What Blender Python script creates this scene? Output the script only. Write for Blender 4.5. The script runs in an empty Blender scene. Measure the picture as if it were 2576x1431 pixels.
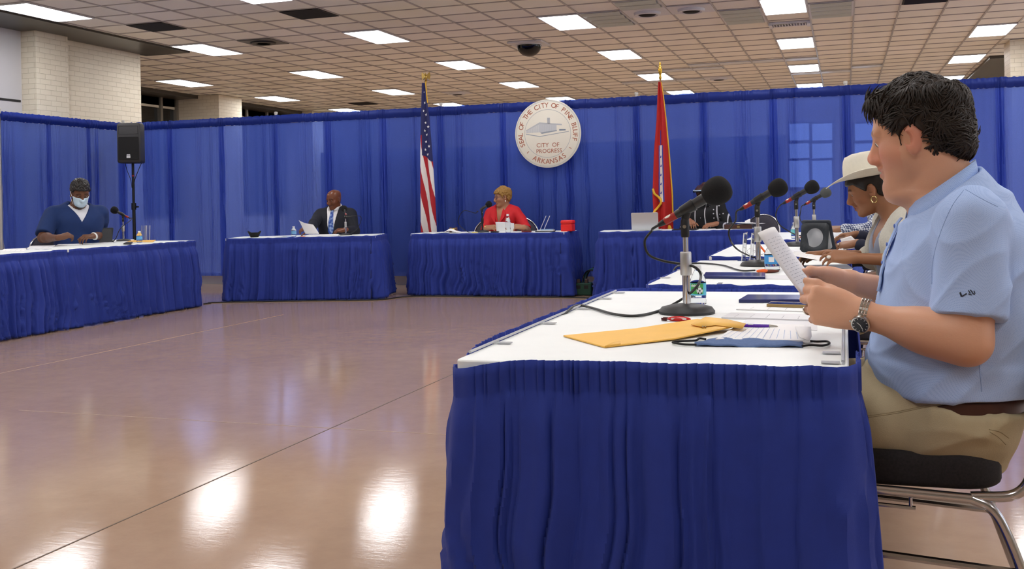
import bpy, math, random
import numpy as np
from mathutils import Vector, Matrix
random.seed(7)
PI = math.pi
SC = bpy.context.scene
COL = SC.collection

# ---------------------------------------------------------------- camera model
F, YAW, ROLL, CY, CAMH = 2595.0, 0.3125, -0.0215, 507.0, 1.10
def _axes():
    c, s = math.cos(YAW), math.sin(YAW)
    fw = np.array([-s, c, 0.]); r = np.array([c, s, 0.]); up = np.array([0, 0, 1.])
    a, b = math.cos(ROLL), math.sin(ROLL)
    return a*r + b*up, -b*r + a*up, fw
CR, CU, CF = _axes()
EYE = np.array([0, 0, CAMH])
def _ray(px, py): return CF + CR*(px-1288)/F - CU*(py-CY)/F
def atz(px, py, z):
    d = _ray(px, py); return EYE + d*(z-CAMH)/d[2]
def aty(px, py, y):
    d = _ray(px, py); return EYE + d*y/d[1]
def atx(px, py, x):
    d = _ray(px, py); return EYE + d*x/d[0]
cam_d = bpy.data.cameras.new('camera'); cam = bpy.data.objects.new('camera', cam_d); COL.objects.link(cam)
cam_d.sensor_width = 36; cam_d.sensor_fit = 'HORIZONTAL'; cam_d.lens = 36*F/2576
cam_d.shift_y = -(1431/2-CY)/2576; cam_d.clip_start = 0.05; cam_d.clip_end = 200
cam.matrix_world = Matrix(((CR[0], CU[0], -CF[0], 0), (CR[1], CU[1], -CF[1], 0), (CR[2], CU[2], -CF[2], CAMH), (0, 0, 0, 1)))
SC.camera = cam

# ---------------------------------------------------------------- materials
def lin(c):
    return tuple(((v/255)/12.92 if v/255 <= .04045 else ((v/255+.055)/1.055)**2.4) for v in c)
_M = {}
def mat(name, c=(200, 200, 200), rough=.5, metal=0, spec=.5, noise=0, nscale=20, bump=0, bscale=60, emit=0, trans=0, alpha=1, ior=1.45, coat=0, sheen=0, sss=0, attr=None, gen=False):
    """Principled material; c is sRGB 0-255; noise = +-value variation; bump = micro relief."""
    if name in _M: return _M[name]
    m = bpy.data.materials.new(name); m.use_nodes = True; _M[name] = m
    nt = m.node_tree; b = nt.nodes['Principled BSDF']; L = nt.links.new
    b.inputs['Base Color'].default_value = (*lin(c), 1)
    b.inputs['Roughness'].default_value = rough; b.inputs['Metallic'].default_value = metal
    b.inputs['Specular IOR Level'].default_value = spec; b.inputs['IOR'].default_value = ior
    b.inputs['Transmission Weight'].default_value = trans; b.inputs['Alpha'].default_value = alpha
    b.inputs['Coat Weight'].default_value = coat; b.inputs['Sheen Weight'].default_value = sheen
    if sss:
        b.inputs['Subsurface Weight'].default_value = sss; b.inputs['Subsurface Radius'].default_value = (.012, .005, .003)
        b.inputs['Subsurface Scale'].default_value = .6
    if emit:
        b.inputs['Emission Color'].default_value = (*lin(c), 1); b.inputs['Emission Strength'].default_value = emit
    tc = nt.nodes.new('ShaderNodeTexCoord')
    src = None
    if attr:
        a = nt.nodes.new('ShaderNodeAttribute'); a.attribute_name = attr; src = a.outputs['Color']
    if noise:
        n = nt.nodes.new('ShaderNodeTexNoise'); n.inputs['Scale'].default_value = nscale; n.inputs['Detail'].default_value = 5
        L(tc.outputs['Object'], n.inputs['Vector'])
        mr = nt.nodes.new('ShaderNodeMapRange'); mr.inputs['To Min'].default_value = 1-noise; mr.inputs['To Max'].default_value = 1+noise
        mr.inputs['From Min'].default_value = .25; mr.inputs['From Max'].default_value = .75
        L(n.outputs['Fac'], mr.inputs['Value'])
        mx = nt.nodes.new('ShaderNodeVectorMath'); mx.operation = 'SCALE'
        if src is not None: L(src, mx.inputs[0])
        else: mx.inputs[0].default_value = lin(c)
        L(mr.outputs[0], mx.inputs['Scale']); src = mx.outputs[0]
    if src is not None: L(src, b.inputs['Base Color'])
    if bump:
        n2 = nt.nodes.new('ShaderNodeTexNoise'); n2.inputs['Scale'].default_value = bscale; n2.inputs['Detail'].default_value = 4
        L(tc.outputs['Object'], n2.inputs['Vector'])
        bp = nt.nodes.new('ShaderNodeBump'); bp.inputs['Strength'].default_value = bump; bp.inputs['Distance'].default_value = .002
        L(n2.outputs['Fac'], bp.inputs['Height']); L(bp.outputs[0], b.inputs['Normal'])
    return m
def weave(m, scale, strength, kind='dots'):
    """adds a fine woven relief to a material"""
    nt = m.node_tree; b = nt.nodes['Principled BSDF']; L = nt.links.new
    tc = nt.nodes.new('ShaderNodeTexCoord'); w = nt.nodes.new('ShaderNodeTexVoronoi'); w.inputs['Scale'].default_value = scale
    L(tc.outputs['Object'], w.inputs['Vector']); bp = nt.nodes.new('ShaderNodeBump'); bp.inputs['Strength'].default_value = strength; bp.inputs['Distance'].default_value = .002
    L(w.outputs['Distance'], bp.inputs['Height']); L(bp.outputs[0], b.inputs['Normal'])

# ---------------------------------------------------------------- mesh builder
class MB:
    def __init__(s): s.v = []; s.f = []; s.m = []
    def add(s, V, Fs, mi=0):
        o = len(s.v); s.v.extend([tuple(map(float, p)) for p in V]); s.f.extend([tuple(i+o for i in q) for q in Fs]); s.m.extend([mi]*len(Fs)); return s
    def box(s, c, d, R=None, mi=0):
        c = np.array(c, float); V = []
        for z in (-1, 1):
            for x, y in ((-1, -1), (1, -1), (1, 1), (-1, 1)):
                p = np.array([x*d[0]/2, y*d[1]/2, z*d[2]/2])
                V.append(c+(R @ p if R is not None else p))
        return s.add(V, [(3, 2, 1, 0), (4, 5, 6, 7), (0, 1, 5, 4), (1, 2, 6, 5), (2, 3, 7, 6), (3, 0, 4, 7)], mi)
    def tube(s, P, r, n=10, cap=True, closed=False, mi=0):
        P = np.array(P, float); N = len(P)
        rr = np.full(N, r, float) if np.isscalar(r) else np.array(r, float)
        T = np.gradient(P, axis=0) if not closed else np.roll(P, -1, 0)-np.roll(P, 1, 0)
        T /= (np.linalg.norm(T, axis=1)[:, None]+1e-12)
        a = np.array([0, 0, 1.]) if abs(T[0][2]) < .9 else np.array([1., 0, 0])
        u = np.cross(T[0], a); u /= np.linalg.norm(u); V = []
        for i in range(N):
            u = u-T[i]*(u @ T[i]); u /= (np.linalg.norm(u)+1e-12); w = np.cross(T[i], u)
            for k in range(n):
                t = 2*PI*k/n; V.append(P[i]+rr[i]*(math.cos(t)*u+math.sin(t)*w))
        Fs = []
        for i in range(N if closed else N-1):
            j = (i+1) % N
            for k in range(n):
                l = (k+1) % n; Fs.append((i*n+k, i*n+l, j*n+l, j*n+k))
        if cap and not closed: Fs += [tuple(range(n-1, -1, -1)), tuple((N-1)*n+k for k in range(n))]
        return s.add(V, Fs, mi)
    def cyl(s, a, b, r, r2=None, n=24, mi=0): return s.tube([a, b], [r, r if r2 is None else r2], n, mi=mi)
    def lathe(s, prof, n=28, o=(0, 0, 0), R=None, mi=0, cap=True):
        o = np.array(o, float); V = []
        for r, z in prof:
            for k in range(n):
                t = 2*PI*k/n; p = np.array([r*math.cos(t), r*math.sin(t), z]); V.append(o+(R @ p if R is not None else p))
        Fs = []
        for i in range(len(prof)-1):
            for k in range(n):
                l = (k+1) % n; Fs.append((i*n+k, i*n+l, (i+1)*n+l, (i+1)*n+k))
        if cap: Fs += [tuple(range(n-1, -1, -1)), tuple((len(prof)-1)*n+k for k in range(n))]
        return s.add(V, Fs, mi)
    def grid(s, P, cu=False, cv=False, mi=None, flip=False):
        nu, nv = len(P), len(P[0]); Fs = []; ms = []
        for i in range(nu if cu else nu-1):
            for j in range(nv if cv else nv-1):
                a, b, c, d = i*nv+j, ((i+1) % nu)*nv+j, ((i+1) % nu)*nv+(j+1) % nv, i*nv+(j+1) % nv
                Fs.append((a, d, c, b) if flip else (a, b, c, d)); ms.append(mi(i, j) if callable(mi) else (mi or 0))
        o = len(s.v); s.v.extend([tuple(map(float, p)) for row in P for p in row]); s.f.extend([tuple(i+o for i in q) for q in Fs]); s.m.extend(ms); return s
    def ell(s, c, r, R=None, nu=16, nv=24, mi=0):
        P = []
        for i in range(nu+1):
            t = PI*i/nu*.998+.001*PI
            P.append([np.array(c)+((R @ np.array([r[0]*math.sin(t)*math.cos(2*PI*j/nv), r[1]*math.sin(t)*math.sin(2*PI*j/nv), r[2]*math.cos(t)])) if R is not None else np.array([r[0]*math.sin(t)*math.cos(2*PI*j/nv), r[1]*math.sin(t)*math.sin(2*PI*j/nv), r[2]*math.cos(t)])) for j in range(nv)])
        return s.grid(P, cv=True, mi=mi)
    def prism(s, poly, z0, z1, R=None, o=(0, 0, 0), mi=0):
        n = len(poly); o = np.array(o, float)
        V = [o+(R @ np.array([x, y, z]) if R is not None else np.array([x, y, z])) for z in (z0, z1) for x, y in poly]
        return s.add(V, [tuple(range(n-1, -1, -1)), tuple(range(n, 2*n))]+[(i, (i+1) % n, n+(i+1) % n, n+i) for i in range(n)], mi)

def rotz(a): c, s = math.cos(a), math.sin(a); return np.array([[c, -s, 0], [s, c, 0], [0, 0, 1.]])
def roty(a): c, s = math.cos(a), math.sin(a); return np.array([[c, 0, s], [0, 1., 0], [-s, 0, c]])
def rotx(a): c, s = math.cos(a), math.sin(a); return np.array([[1., 0, 0], [0, c, -s], [0, s, c]])
def nrm(v): v = np.array(v, float); return v/(np.linalg.norm(v)+1e-12)
def frame(z, x=(1, 0, 0)):
    """columns x,y,z with z along z"""
    z = nrm(z); x = np.array(x, float); x = x-z*(x @ z)
    if np.linalg.norm(x) < 1e-6: x = np.array([0, 1., 0])-z*z[1]
    x = nrm(x); return np.stack([x, np.cross(z, x), z], 1)
def spline(pts, n=12):
    P = [np.array(p, float) for p in pts]; P = [2*P[0]-P[1]]+P+[2*P[-1]-P[-2]]; out = []
    for i in range(1, len(P)-2):
        for k in range(n):
            t = k/n; a, b, c, d = P[i-1], P[i], P[i+1], P[i+2]
            out.append(.5*((2*b)+(c-a)*t+(2*a-5*b+4*c-d)*t*t+(3*b-a-3*c+d)*t**3))
    out.append(P[-2]); return np.array(out)
def rrect(w, h, r, n=5):
    out = []
    for cx, cy, a in ((w/2-r, h/2-r, 0), (-w/2+r, h/2-r, 90), (-w/2+r, -h/2+r, 180), (w/2-r, -h/2+r, 270)):
        for k in range(n+1):
            t = math.radians(a+90*k/n); out.append((cx+r*math.cos(t), cy+r*math.sin(t)))
    return out

# ---------------------------------------------------------------- scene objects
def tag(o, label=None, cat=None, group=None, kind=None):
    if label: o['label'] = label
    if cat: o['category'] = cat
    if group: o['group'] = group
    if kind: o['kind'] = kind
    return o
def thing(name, label, cat, loc=(0, 0, 0), rz=0, group=None):
    o = bpy.data.objects.new(name, None); COL.objects.link(o); o.empty_display_size = .1
    o.location = [float(v) for v in loc]; o.rotation_euler = (0, 0, float(rz)); return tag(o, label, cat, group)
def obj(name, mb, ms, parent=None, smooth=True, bevel=0, seg=2, label=None, cat=None, group=None, kind=None, solid=0, sub=0, loc=None, rz=0, autos=40):
    """links one mesh object; geometry is in the parent's own frame (or world when top-level)"""
    me = bpy.data.meshes.new(name); me.from_pydata(mb.v, [], mb.f)
    for m in (ms if isinstance(ms, (list, tuple)) else [ms]): me.materials.append(m)
    if any(mb.m): me.polygons.foreach_set('material_index', mb.m)
    if smooth: me.polygons.foreach_set('use_smooth', [True]*len(mb.f))
    me.update()
    if smooth and autos:
        try: me.set_sharp_from_angle(angle=math.radians(autos))
        except Exception: pass
    o = bpy.data.objects.new(name, me); COL.objects.link(o)
    if loc is not None: o.location = [float(v) for v in loc]; o.rotation_euler = (0, 0, float(rz))
    if parent is not None: o.parent = parent
    if solid: md = o.modifiers.new('solid', 'SOLIDIFY'); md.thickness = solid; md.offset = 0
    if bevel: md = o.modifiers.new('bevel', 'BEVEL'); md.width = bevel; md.segments = seg; md.limit_method = 'ANGLE'; md.angle_limit = math.radians(40)
    if sub: md = o.modifiers.new('sub', 'SUBSURF'); md.levels = md.render_levels = sub
    return tag(o, label, cat, group, kind)
def kids(o): return [c for c in bpy.data.objects if c.parent == o]
def dup(o, loc=None, rz=None, label=None, parent=None):
    c = o.copy(); COL.objects.link(c)
    if parent is not None: c.parent = parent
    if loc is not None: c.location = [float(v) for v in loc]
    if rz is not None: c.rotation_euler = (0, 0, float(rz))
    if label: c['label'] = label
    for ch in kids(o): dup(ch, parent=c)
    return c
def text_mb(txt, size, depth=.0006, spacing=1.0, bold=0):
    """outline lettering as mesh data, centred, in the xy plane"""
    cu = bpy.data.curves.new('t', 'FONT'); cu.body = txt; cu.size = size; cu.extrude = depth; cu.align_x = 'CENTER'; cu.align_y = 'CENTER'; cu.space_character = spacing; cu.offset = bold; cu.resolution_u = 3
    o = bpy.data.objects.new('t', cu); COL.objects.link(o)
    dg = bpy.context.evaluated_depsgraph_get(); dg.update(); me = bpy.data.meshes.new_from_object(o.evaluated_get(dg))
    V = [tuple(v.co) for v in me.vertices]; Fs = [tuple(p.vertices) for p in me.polygons]
    bpy.data.objects.remove(o); bpy.data.curves.remove(cu); bpy.data.meshes.remove(me)
    return np.array(V).reshape(-1, 3), Fs
def put_text(mb, txt, size, o, R, mi=0, **k):
    V, Fs = text_mb(txt, size, **k); mb.add([np.array(o)+R @ v for v in V], Fs, mi); return mb
class Wave:
    """smooth random 1-d function"""
    def __init__(s, seed, n=400, step=.1): r = np.random.RandomState(seed); s.a = r.uniform(-1, 1, n); s.n = n; s.st = step
    def __call__(s, x):
        x = np.asarray(x, float)/s.st; i = np.floor(x).astype(int); t = x-i; t = t*t*(3-2*t); return s.a[i % s.n]*(1-t)+s.a[(i+1) % s.n]*t

# ---------------------------------------------------------------- smooth implicit bodies
def smin(a, b, k):
    if k <= 0: return np.minimum(a, b)
    h = np.maximum(k-np.abs(a-b), 0)/k; return np.minimum(a, b)-h*h*k*.25
class Body:
    def __init__(s, lo, hi, h):
        s.h = h; s.lo = np.array(lo, float); n = np.ceil((np.array(hi)-s.lo)/h).astype(int)+1
        s.ax = [(s.lo[i]+h*np.arange(n[i])).astype(np.float32) for i in range(3)]; s.F = np.full(n, 1.0, np.float32)
    def _sl(s, lo, hi):
        r = []
        for i in range(3):
            a = int(max(0, math.floor((lo[i]-s.lo[i])/s.h))); b = int(min(len(s.ax[i]), math.ceil((hi[i]-s.lo[i])/s.h)+1))
            if b <= a: return None
            r.append(slice(a, b))
        return tuple(r)
    def _pts(s, sl): return s.ax[0][sl[0]][:, None, None], s.ax[1][sl[1]][None, :, None], s.ax[2][sl[2]][None, None, :]
    def add(s, prim, k=.01, grow=0):
        fn, lo, hi = prim; m = k+grow+s.h*3; sl = s._sl(np.array(lo)-m, np.array(hi)+m)
        if sl is not None: s.F[sl] = smin(s.F[sl], fn(*s._pts(sl))-grow, k)
        return s
    def cut(s, prim, k=0, grow=0):
        fn, lo, hi = prim; m = k+grow+s.h*3; sl = s._sl(np.array(lo)-m, np.array(hi)+m)
        if sl is not None: s.F[sl] = -smin(-s.F[sl], fn(*s._pts(sl))-grow, k)
        return s
    def keep(s, fn, k=0):
        """intersect with fn<0 everywhere"""
        sl = tuple(slice(0, n) for n in s.F.shape); s.F = -smin(-s.F, -fn(*s._pts(sl)), k).astype(np.float32); return s
    def mesh(s, relax=2):
        Fv = s.F; S = Fv < 0; nx, ny, nz = [n-1 for n in Fv.shape]
        c = np.zeros((nx, ny, nz), np.int8)
        for dx in (0, 1):
            for dy in (0, 1):
                for dz in (0, 1): c += S[dx:nx+dx, dy:ny+dy, dz:nz+dz]
        act = (c > 0) & (c < 8); ijk = np.argwhere(act); idx = np.full(act.shape, -1, np.int32); idx[act] = np.arange(len(ijk))
        acc = np.zeros((len(ijk), 3)); cnt = np.zeros(len(ijk)); C = [(0, 0, 0), (1, 0, 0), (0, 1, 0), (1, 1, 0), (0, 0, 1), (1, 0, 1), (0, 1, 1), (1, 1, 1)]
        vals = [Fv[ijk[:, 0]+q[0], ijk[:, 1]+q[1], ijk[:, 2]+q[2]] for q in C]
        for a in range(8):
            for b in range(a+1, 8):
                if sum(abs(C[a][i]-C[b][i]) for i in range(3)) != 1: continue
                va, vb = vals[a], vals[b]; m = (va < 0) != (vb < 0); t = va[m]/(va[m]-vb[m])
                acc[m] += np.array(C[a])+t[:, None]*(np.array(C[b])-np.array(C[a])); cnt[m] += 1
        V = s.lo+s.h*(ijk+acc/cnt[:, None]); Q = []
        for ax in range(3):
            o1, o2 = [(1, 2), (2, 0), (0, 1)][ax]; d = [0, 0, 0]; d[ax] = 1
            A = S[tuple(slice(0, S.shape[i]-d[i]) for i in range(3))]; B = S[tuple(slice(d[i], S.shape[i]) for i in range(3))]
            e = np.argwhere(A != B); ok = (e[:, o1] > 0) & (e[:, o2] > 0) & (e[:, o1] < S.shape[o1]-1) & (e[:, o2] < S.shape[o2]-1); e = e[ok]
            def I(x1, x2): q = e.copy(); q[:, o1] -= x1; q[:, o2] -= x2; return idx[q[:, 0], q[:, 1], q[:, 2]]
            q = np.stack([I(1, 1), I(0, 1), I(0, 0), I(1, 0)], 1); fl = ~A[e[:, 0], e[:, 1], e[:, 2]]; q[fl] = q[fl][:, ::-1]; Q.append(q)
        Q = np.concatenate(Q)
        for _ in range(relax):
            acc = np.zeros_like(V); cnt = np.zeros(len(V))
            for a in range(4):
                np.add.at(acc, Q[:, a], V[Q[:, (a+1) % 4]]); np.add.at(cnt, Q[:, a], 1)
            V = V*.5+.5*acc/np.maximum(cnt, 1)[:, None]
        return V, Q
def np_obj(name, V, Q, m, parent=None, col=None, **k):
    me = bpy.data.meshes.new(name); nv, nf, w = len(V), len(Q), Q.shape[1]
    me.vertices.add(nv); me.vertices.foreach_set('co', np.asarray(V, np.float32).ravel()); me.loops.add(nf*w); me.loops.foreach_set('vertex_index', np.asarray(Q, np.int32).ravel())
    me.polygons.add(nf); me.polygons.foreach_set('loop_start', np.arange(0, nf*w, w, dtype=np.int32)); me.polygons.foreach_set('loop_total', np.full(nf, w, np.int32)) if False else None
    me.update(calc_edges=True); me.validate(); me.polygons.foreach_set('use_smooth', np.ones(len(me.polygons), bool)); me.materials.append(m)
    if col is not None:
        a = me.color_attributes.new('tint', 'FLOAT_COLOR', 'POINT'); a.data.foreach_set('color', np.concatenate([col, np.ones((nv, 1))], 1).astype(np.float32).ravel())
    o = bpy.data.objects.new(name, me); COL.objects.link(o)
    if parent is not None: o.parent = parent
    return tag(o, **k)
def vnormals(V, Q):
    n = np.cross(V[Q[:, 2]]-V[Q[:, 0]], V[Q[:, 3]]-V[Q[:, 1]]); N = np.zeros_like(V)
    for a in range(4): np.add.at(N, Q[:, a], n)
    return N/(np.linalg.norm(N, axis=1)[:, None]+1e-12)
def cap(a, b, r1, r2=None):
    a = np.array(a, float); b = np.array(b, float); r2 = r1 if r2 is None else r2; R = max(r1, r2); ab = b-a; L2 = float(ab @ ab)+1e-12
    def fn(X, Y, Z):
        x, y, z = X-a[0], Y-a[1], Z-a[2]; t = np.clip((x*ab[0]+y*ab[1]+z*ab[2])/L2, 0, 1)
        return np.sqrt((x-t*ab[0])**2+(y-t*ab[1])**2+(z-t*ab[2])**2)-(r1+(r2-r1)*t)
    return fn, np.minimum(a, b)-R, np.maximum(a, b)+R
def ell(c, r, R=None):
    c = np.array(c, float); r = np.array(r, float); m = max(r)
    def fn(X, Y, Z):
        x, y, z = X-c[0], Y-c[1], Z-c[2]
        if R is not None: x, y, z = (R[0, 0]*x+R[1, 0]*y+R[2, 0]*z, R[0, 1]*x+R[1, 1]*y+R[2, 1]*z, R[0, 2]*x+R[1, 2]*y+R[2, 2]*z)
        k0 = np.sqrt((x/r[0])**2+(y/r[1])**2+(z/r[2])**2); k1 = np.sqrt((x/r[0]**2)**2+(y/r[1]**2)**2+(z/r[2]**2)**2)+1e-9; return k0*(k0-1)/k1
    return fn, c-m, c+m
def loft(st, p=2.3):
    """stack of flattened rings along z: rows (z, front x, back x, half width)"""
    st = np.array(st, float); z0, z1 = st[0, 0], st[-1, 0]
    def sm(z, j):
        zz = np.clip(z, z0, z1); i = np.clip(np.searchsorted(st[:, 0], zz)-1, 0, len(st)-2); t = (zz-st[i, 0])/(st[i+1, 0]-st[i, 0])
        def P(q): return st[np.clip(q, 0, len(st)-1), j]
        a, b, c, d = P(i-1), P(i), P(i+1), P(i+2); return .5*(2*b+(c-a)*t+(2*a-5*b+4*c-d)*t*t+(3*b-a-3*c+d)*t**3)
    def fn(X, Y, Z):
        z = np.ravel(Z); f, bk, w = sm(z, 1), sm(z, 2), np.maximum(sm(z, 3), .004); cx, hx = (f+bk)/2, np.maximum((f-bk)/2, .004)
        sh = (1, 1, -1); cx, hx, w = cx.reshape(sh), hx.reshape(sh), w.reshape(sh)
        q = (np.abs((X-cx)/hx)**p+np.abs(Y/w)**p)**(1/p); d = (q-1)*np.minimum(hx, w); e = np.maximum(Z-z1, z0-Z)
        return np.where(e > 0, np.sqrt(np.maximum(d, 0)**2+e*e), np.maximum(d, e*.7)).astype(np.float32)
    return fn, (st[:, 2].min(), -st[:, 3].max(), z0), (st[:, 1].max(), st[:, 3].max(), z1)
# ================================================================ the hall
ZC = 3.70; GX, GY, TP = 0.17, 13.37, 0.61           # ceiling height, grid origin, tile pitch
X0, X1, Y0, Y1 = -14.9, 7.6, -7.0, 31.0
SC.view_settings.view_transform = 'Standard'; SC.view_settings.look = 'None'; SC.view_settings.gamma = 1; SC.view_settings.exposure = 0.13
w = bpy.data.worlds.new('world'); SC.world = w; w.use_nodes = True
w.node_tree.nodes['Background'].inputs['Color'].default_value = (.55, .65, .8, 1); w.node_tree.nodes['Background'].inputs['Strength'].default_value = .6

def floor_mat():
    m = mat('polished_floor', (168, 130, 104), rough=.14, spec=.5)
    nt = m.node_tree; b = nt.nodes['Principled BSDF']; L = nt.links.new; N = nt.nodes.new
    tc = N('ShaderNodeTexCoord')
    n1 = N('ShaderNodeTexNoise'); n1.inputs['Scale'].default_value = .9; n1.inputs['Detail'].default_value = 7; n1.inputs['Roughness'].default_value = .62
    n2 = N('ShaderNodeTexNoise'); n2.inputs['Scale'].default_value = 9; n2.inputs['Detail'].default_value = 8; n2.inputs['Roughness'].default_value = .7
    L(tc.outputs['Object'], n1.inputs['Vector']); L(tc.outputs['Object'], n2.inputs['Vector'])
    cr = N('ShaderNodeValToRGB'); e = cr.color_ramp.elements
    e[0].position = .3; e[0].color = (*lin((164, 136, 117)), 1); e[1].position = .72; e[1].color = (*lin((186, 158, 135)), 1)
    ad = N('ShaderNodeMath'); ad.operation = 'MULTIPLY_ADD'; L(n2.outputs['Fac'], ad.inputs[0]); ad.inputs[1].default_value = .45
    sc_ = N('ShaderNodeMath'); sc_.operation = 'MULTIPLY'; L(n1.outputs['Fac'], sc_.inputs[0]); sc_.inputs[1].default_value = .55; L(sc_.outputs[0], ad.inputs[2])
    L(ad.outputs[0], cr.inputs['Fac']); L(cr.outputs['Color'], b.inputs['Base Color'])
    mp = N('ShaderNodeMapping'); mp.inputs['Scale'].default_value = (6, 22, 6); mp.inputs['Rotation'].default_value = (0, 0, .35); L(tc.outputs['Object'], mp.inputs['Vector'])
    n3 = N('ShaderNodeTexNoise'); n3.inputs['Scale'].default_value = 1.6; n3.inputs['Detail'].default_value = 6; n3.inputs['Roughness'].default_value = .7; L(mp.outputs[0], n3.inputs['Vector'])
    bp = N('ShaderNodeBump'); bp.inputs['Strength'].default_value = .10; bp.inputs['Distance'].default_value = .003; L(n3.outputs['Fac'], bp.inputs['Height']); L(bp.outputs[0], b.inputs['Normal'])
    mr = N('ShaderNodeMapRange'); mr.inputs['To Min'].default_value = .025; mr.inputs['To Max'].default_value = .10; L(n2.outputs['Fac'], mr.inputs['Value']); L(mr.outputs[0], b.inputs['Roughness'])
    return m
def tile_mat():
    m = mat('ceiling_tile', (205, 190, 168), rough=.9, spec=.2)
    nt = m.node_tree; b = nt.nodes['Principled BSDF']; L = nt.links.new; N = nt.nodes.new
    tc = N('ShaderNodeTexCoord'); mp = N('ShaderNodeMapping'); mp.inputs['Location'].default_value = (-GX/TP, -GY/TP, 0); mp.inputs['Scale'].default_value = (1/TP, 1/TP, 0); L(tc.outputs['Object'], mp.inputs['Vector'])
    fl = N('ShaderNodeVectorMath'); fl.operation = 'FLOOR'; L(mp.outputs[0], fl.inputs[0])
    wn = N('ShaderNodeTexWhiteNoise'); wn.noise_dimensions = '2D'; L(fl.outputs[0], wn.inputs['Vector'])
    n = N('ShaderNodeTexNoise'); n.inputs['Scale'].default_value = .35; n.inputs['Detail'].default_value = 4; L(tc.outputs['Object'], n.inputs['Vector'])
    ad = N('ShaderNodeMath'); ad.operation = 'MULTIPLY_ADD'; L(wn.outputs['Value'], ad.inputs[0]); ad.inputs[1].default_value = .35; L(n.outputs['Fac'], ad.inputs[2])
    cr = N('ShaderNodeValToRGB'); e = cr.color_ramp.elements; e[0].position = .35; e[0].color = (*lin((236, 235, 222)), 1); e[1].position = .95; e[1].color = (*lin((249, 248, 240)), 1)
    L(ad.outputs[0], cr.inputs['Fac']); L(cr.outputs['Color'], b.inputs['Base Color'])
    n2 = N('ShaderNodeTexNoise'); n2.inputs['Scale'].default_value = 90; n2.inputs['Detail'].default_value = 3; L(tc.outputs['Object'], n2.inputs['Vector'])
    bp = N('ShaderNodeBump'); bp.inputs['Strength'].default_value = .5; bp.inputs['Distance'].default_value = .003; L(n2.outputs['Fac'], bp.inputs['Height']); L(bp.outputs[0], b.inputs['Normal'])
    return m
def brick_mat():
    m = mat('painted_brick', (226, 218, 198), rough=.55, spec=.4)
    nt = m.node_tree; b = nt.nodes['Principled BSDF']; L = nt.links.new; N = nt.nodes.new
    tc = N('ShaderNodeTexCoord'); sx = N('ShaderNodeSeparateXYZ'); L(tc.outputs['Object'], sx.inputs[0])
    ad = N('ShaderNodeMath'); L(sx.outputs[0], ad.inputs[0]); L(sx.outputs[1], ad.inputs[1]); cx = N('ShaderNodeCombineXYZ'); L(ad.outputs[0], cx.inputs[0]); L(sx.outputs[2], cx.inputs[1])
    br = N('ShaderNodeTexBrick'); br.inputs['Scale'].default_value = 1; br.inputs['Brick Width'].default_value = .21; br.inputs['Row Height'].default_value = .075; br.inputs['Mortar Size'].default_value = .005; br.inputs['Mortar Smooth'].default_value = .6
    br.inputs['Color1'].default_value = (*lin((228, 220, 200)), 1); br.inputs['Color2'].default_value = (*lin((222, 213, 192)), 1); br.inputs['Mortar'].default_value = (*lin((206, 196, 174)), 1)
    L(cx.outputs[0], br.inputs['Vector']); L(br.outputs['Color'], b.inputs['Base Color'])
    iv = N('ShaderNodeMath'); iv.operation = 'SUBTRACT'; iv.inputs[0].default_value = 1; L(br.outputs['Fac'], iv.inputs[1])
    bp = N('ShaderNodeBump'); bp.inputs['Strength'].default_value = .55; bp.inputs['Distance'].default_value = .006; L(iv.outputs[0], bp.inputs['Height']); L(bp.outputs[0], b.inputs['Normal'])
    return m
M_FLOOR, M_TILE, M_BRICK = floor_mat(), tile_mat(), brick_mat()
M_GREYWALL = mat('grey_panel', (200, 198, 200), rough=.6, noise=.03, nscale=2)
M_DARK = mat('dark_soffit', (66, 62, 56), rough=.35, noise=.2, nscale=3)
M_TBAR = mat('grid_bar', (176, 172, 170), rough=.3, metal=.35)
M_ALU = mat('window_metal', (150, 146, 136), rough=.4, metal=.6)
M_GLASSD = mat('night_glass', (10, 10, 11), rough=.03, spec=.8)
M_CREAM = mat('cream_paint', (222, 215, 196), rough=.55, noise=.03, nscale=3)
M_LAMP = mat('lamp_lens', (250, 250, 252), emit=16, rough=.4)
M_WHITEM = mat('white_enamel', (216, 218, 222), rough=.3, noise=.03)
M_BLACK = mat('black_plastic', (18, 18, 19), rough=.45)
M_BLACKM = mat('matte_black', (14, 14, 15), rough=.85)
M_CHROME = mat('chrome', (205, 205, 208), rough=.12, metal=1)

obj('floor', MB().box(((X0+X1)/2, (Y0+Y1)/2, -.05), (X1-X0, Y1-Y0, .1)), M_FLOOR, smooth=False, kind='structure')
obj('ceiling', MB().box(((X0+X1)/2, (Y0+Y1)/2, ZC+.06), (X1-X0, Y1-Y0, .1)), M_TILE, smooth=False, kind='structure')
g = MB()
k0, k1 = math.ceil((X0-GX)/TP), math.floor((X1-GX)/TP)
for k in range(k0, k1+1): g.box((GX+k*TP, (Y0+Y1)/2, ZC+.004), (.024, Y1-Y0, .014))
for k in range(math.ceil((Y0-GY)/TP), math.floor((Y1-GY)/TP)+1): g.box(((X0+X1)/2, GY+k*TP, ZC+.006), (X1-X0, .022, .012))
obj('trim_1', g, M_TBAR, smooth=False, kind='structure')
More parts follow.
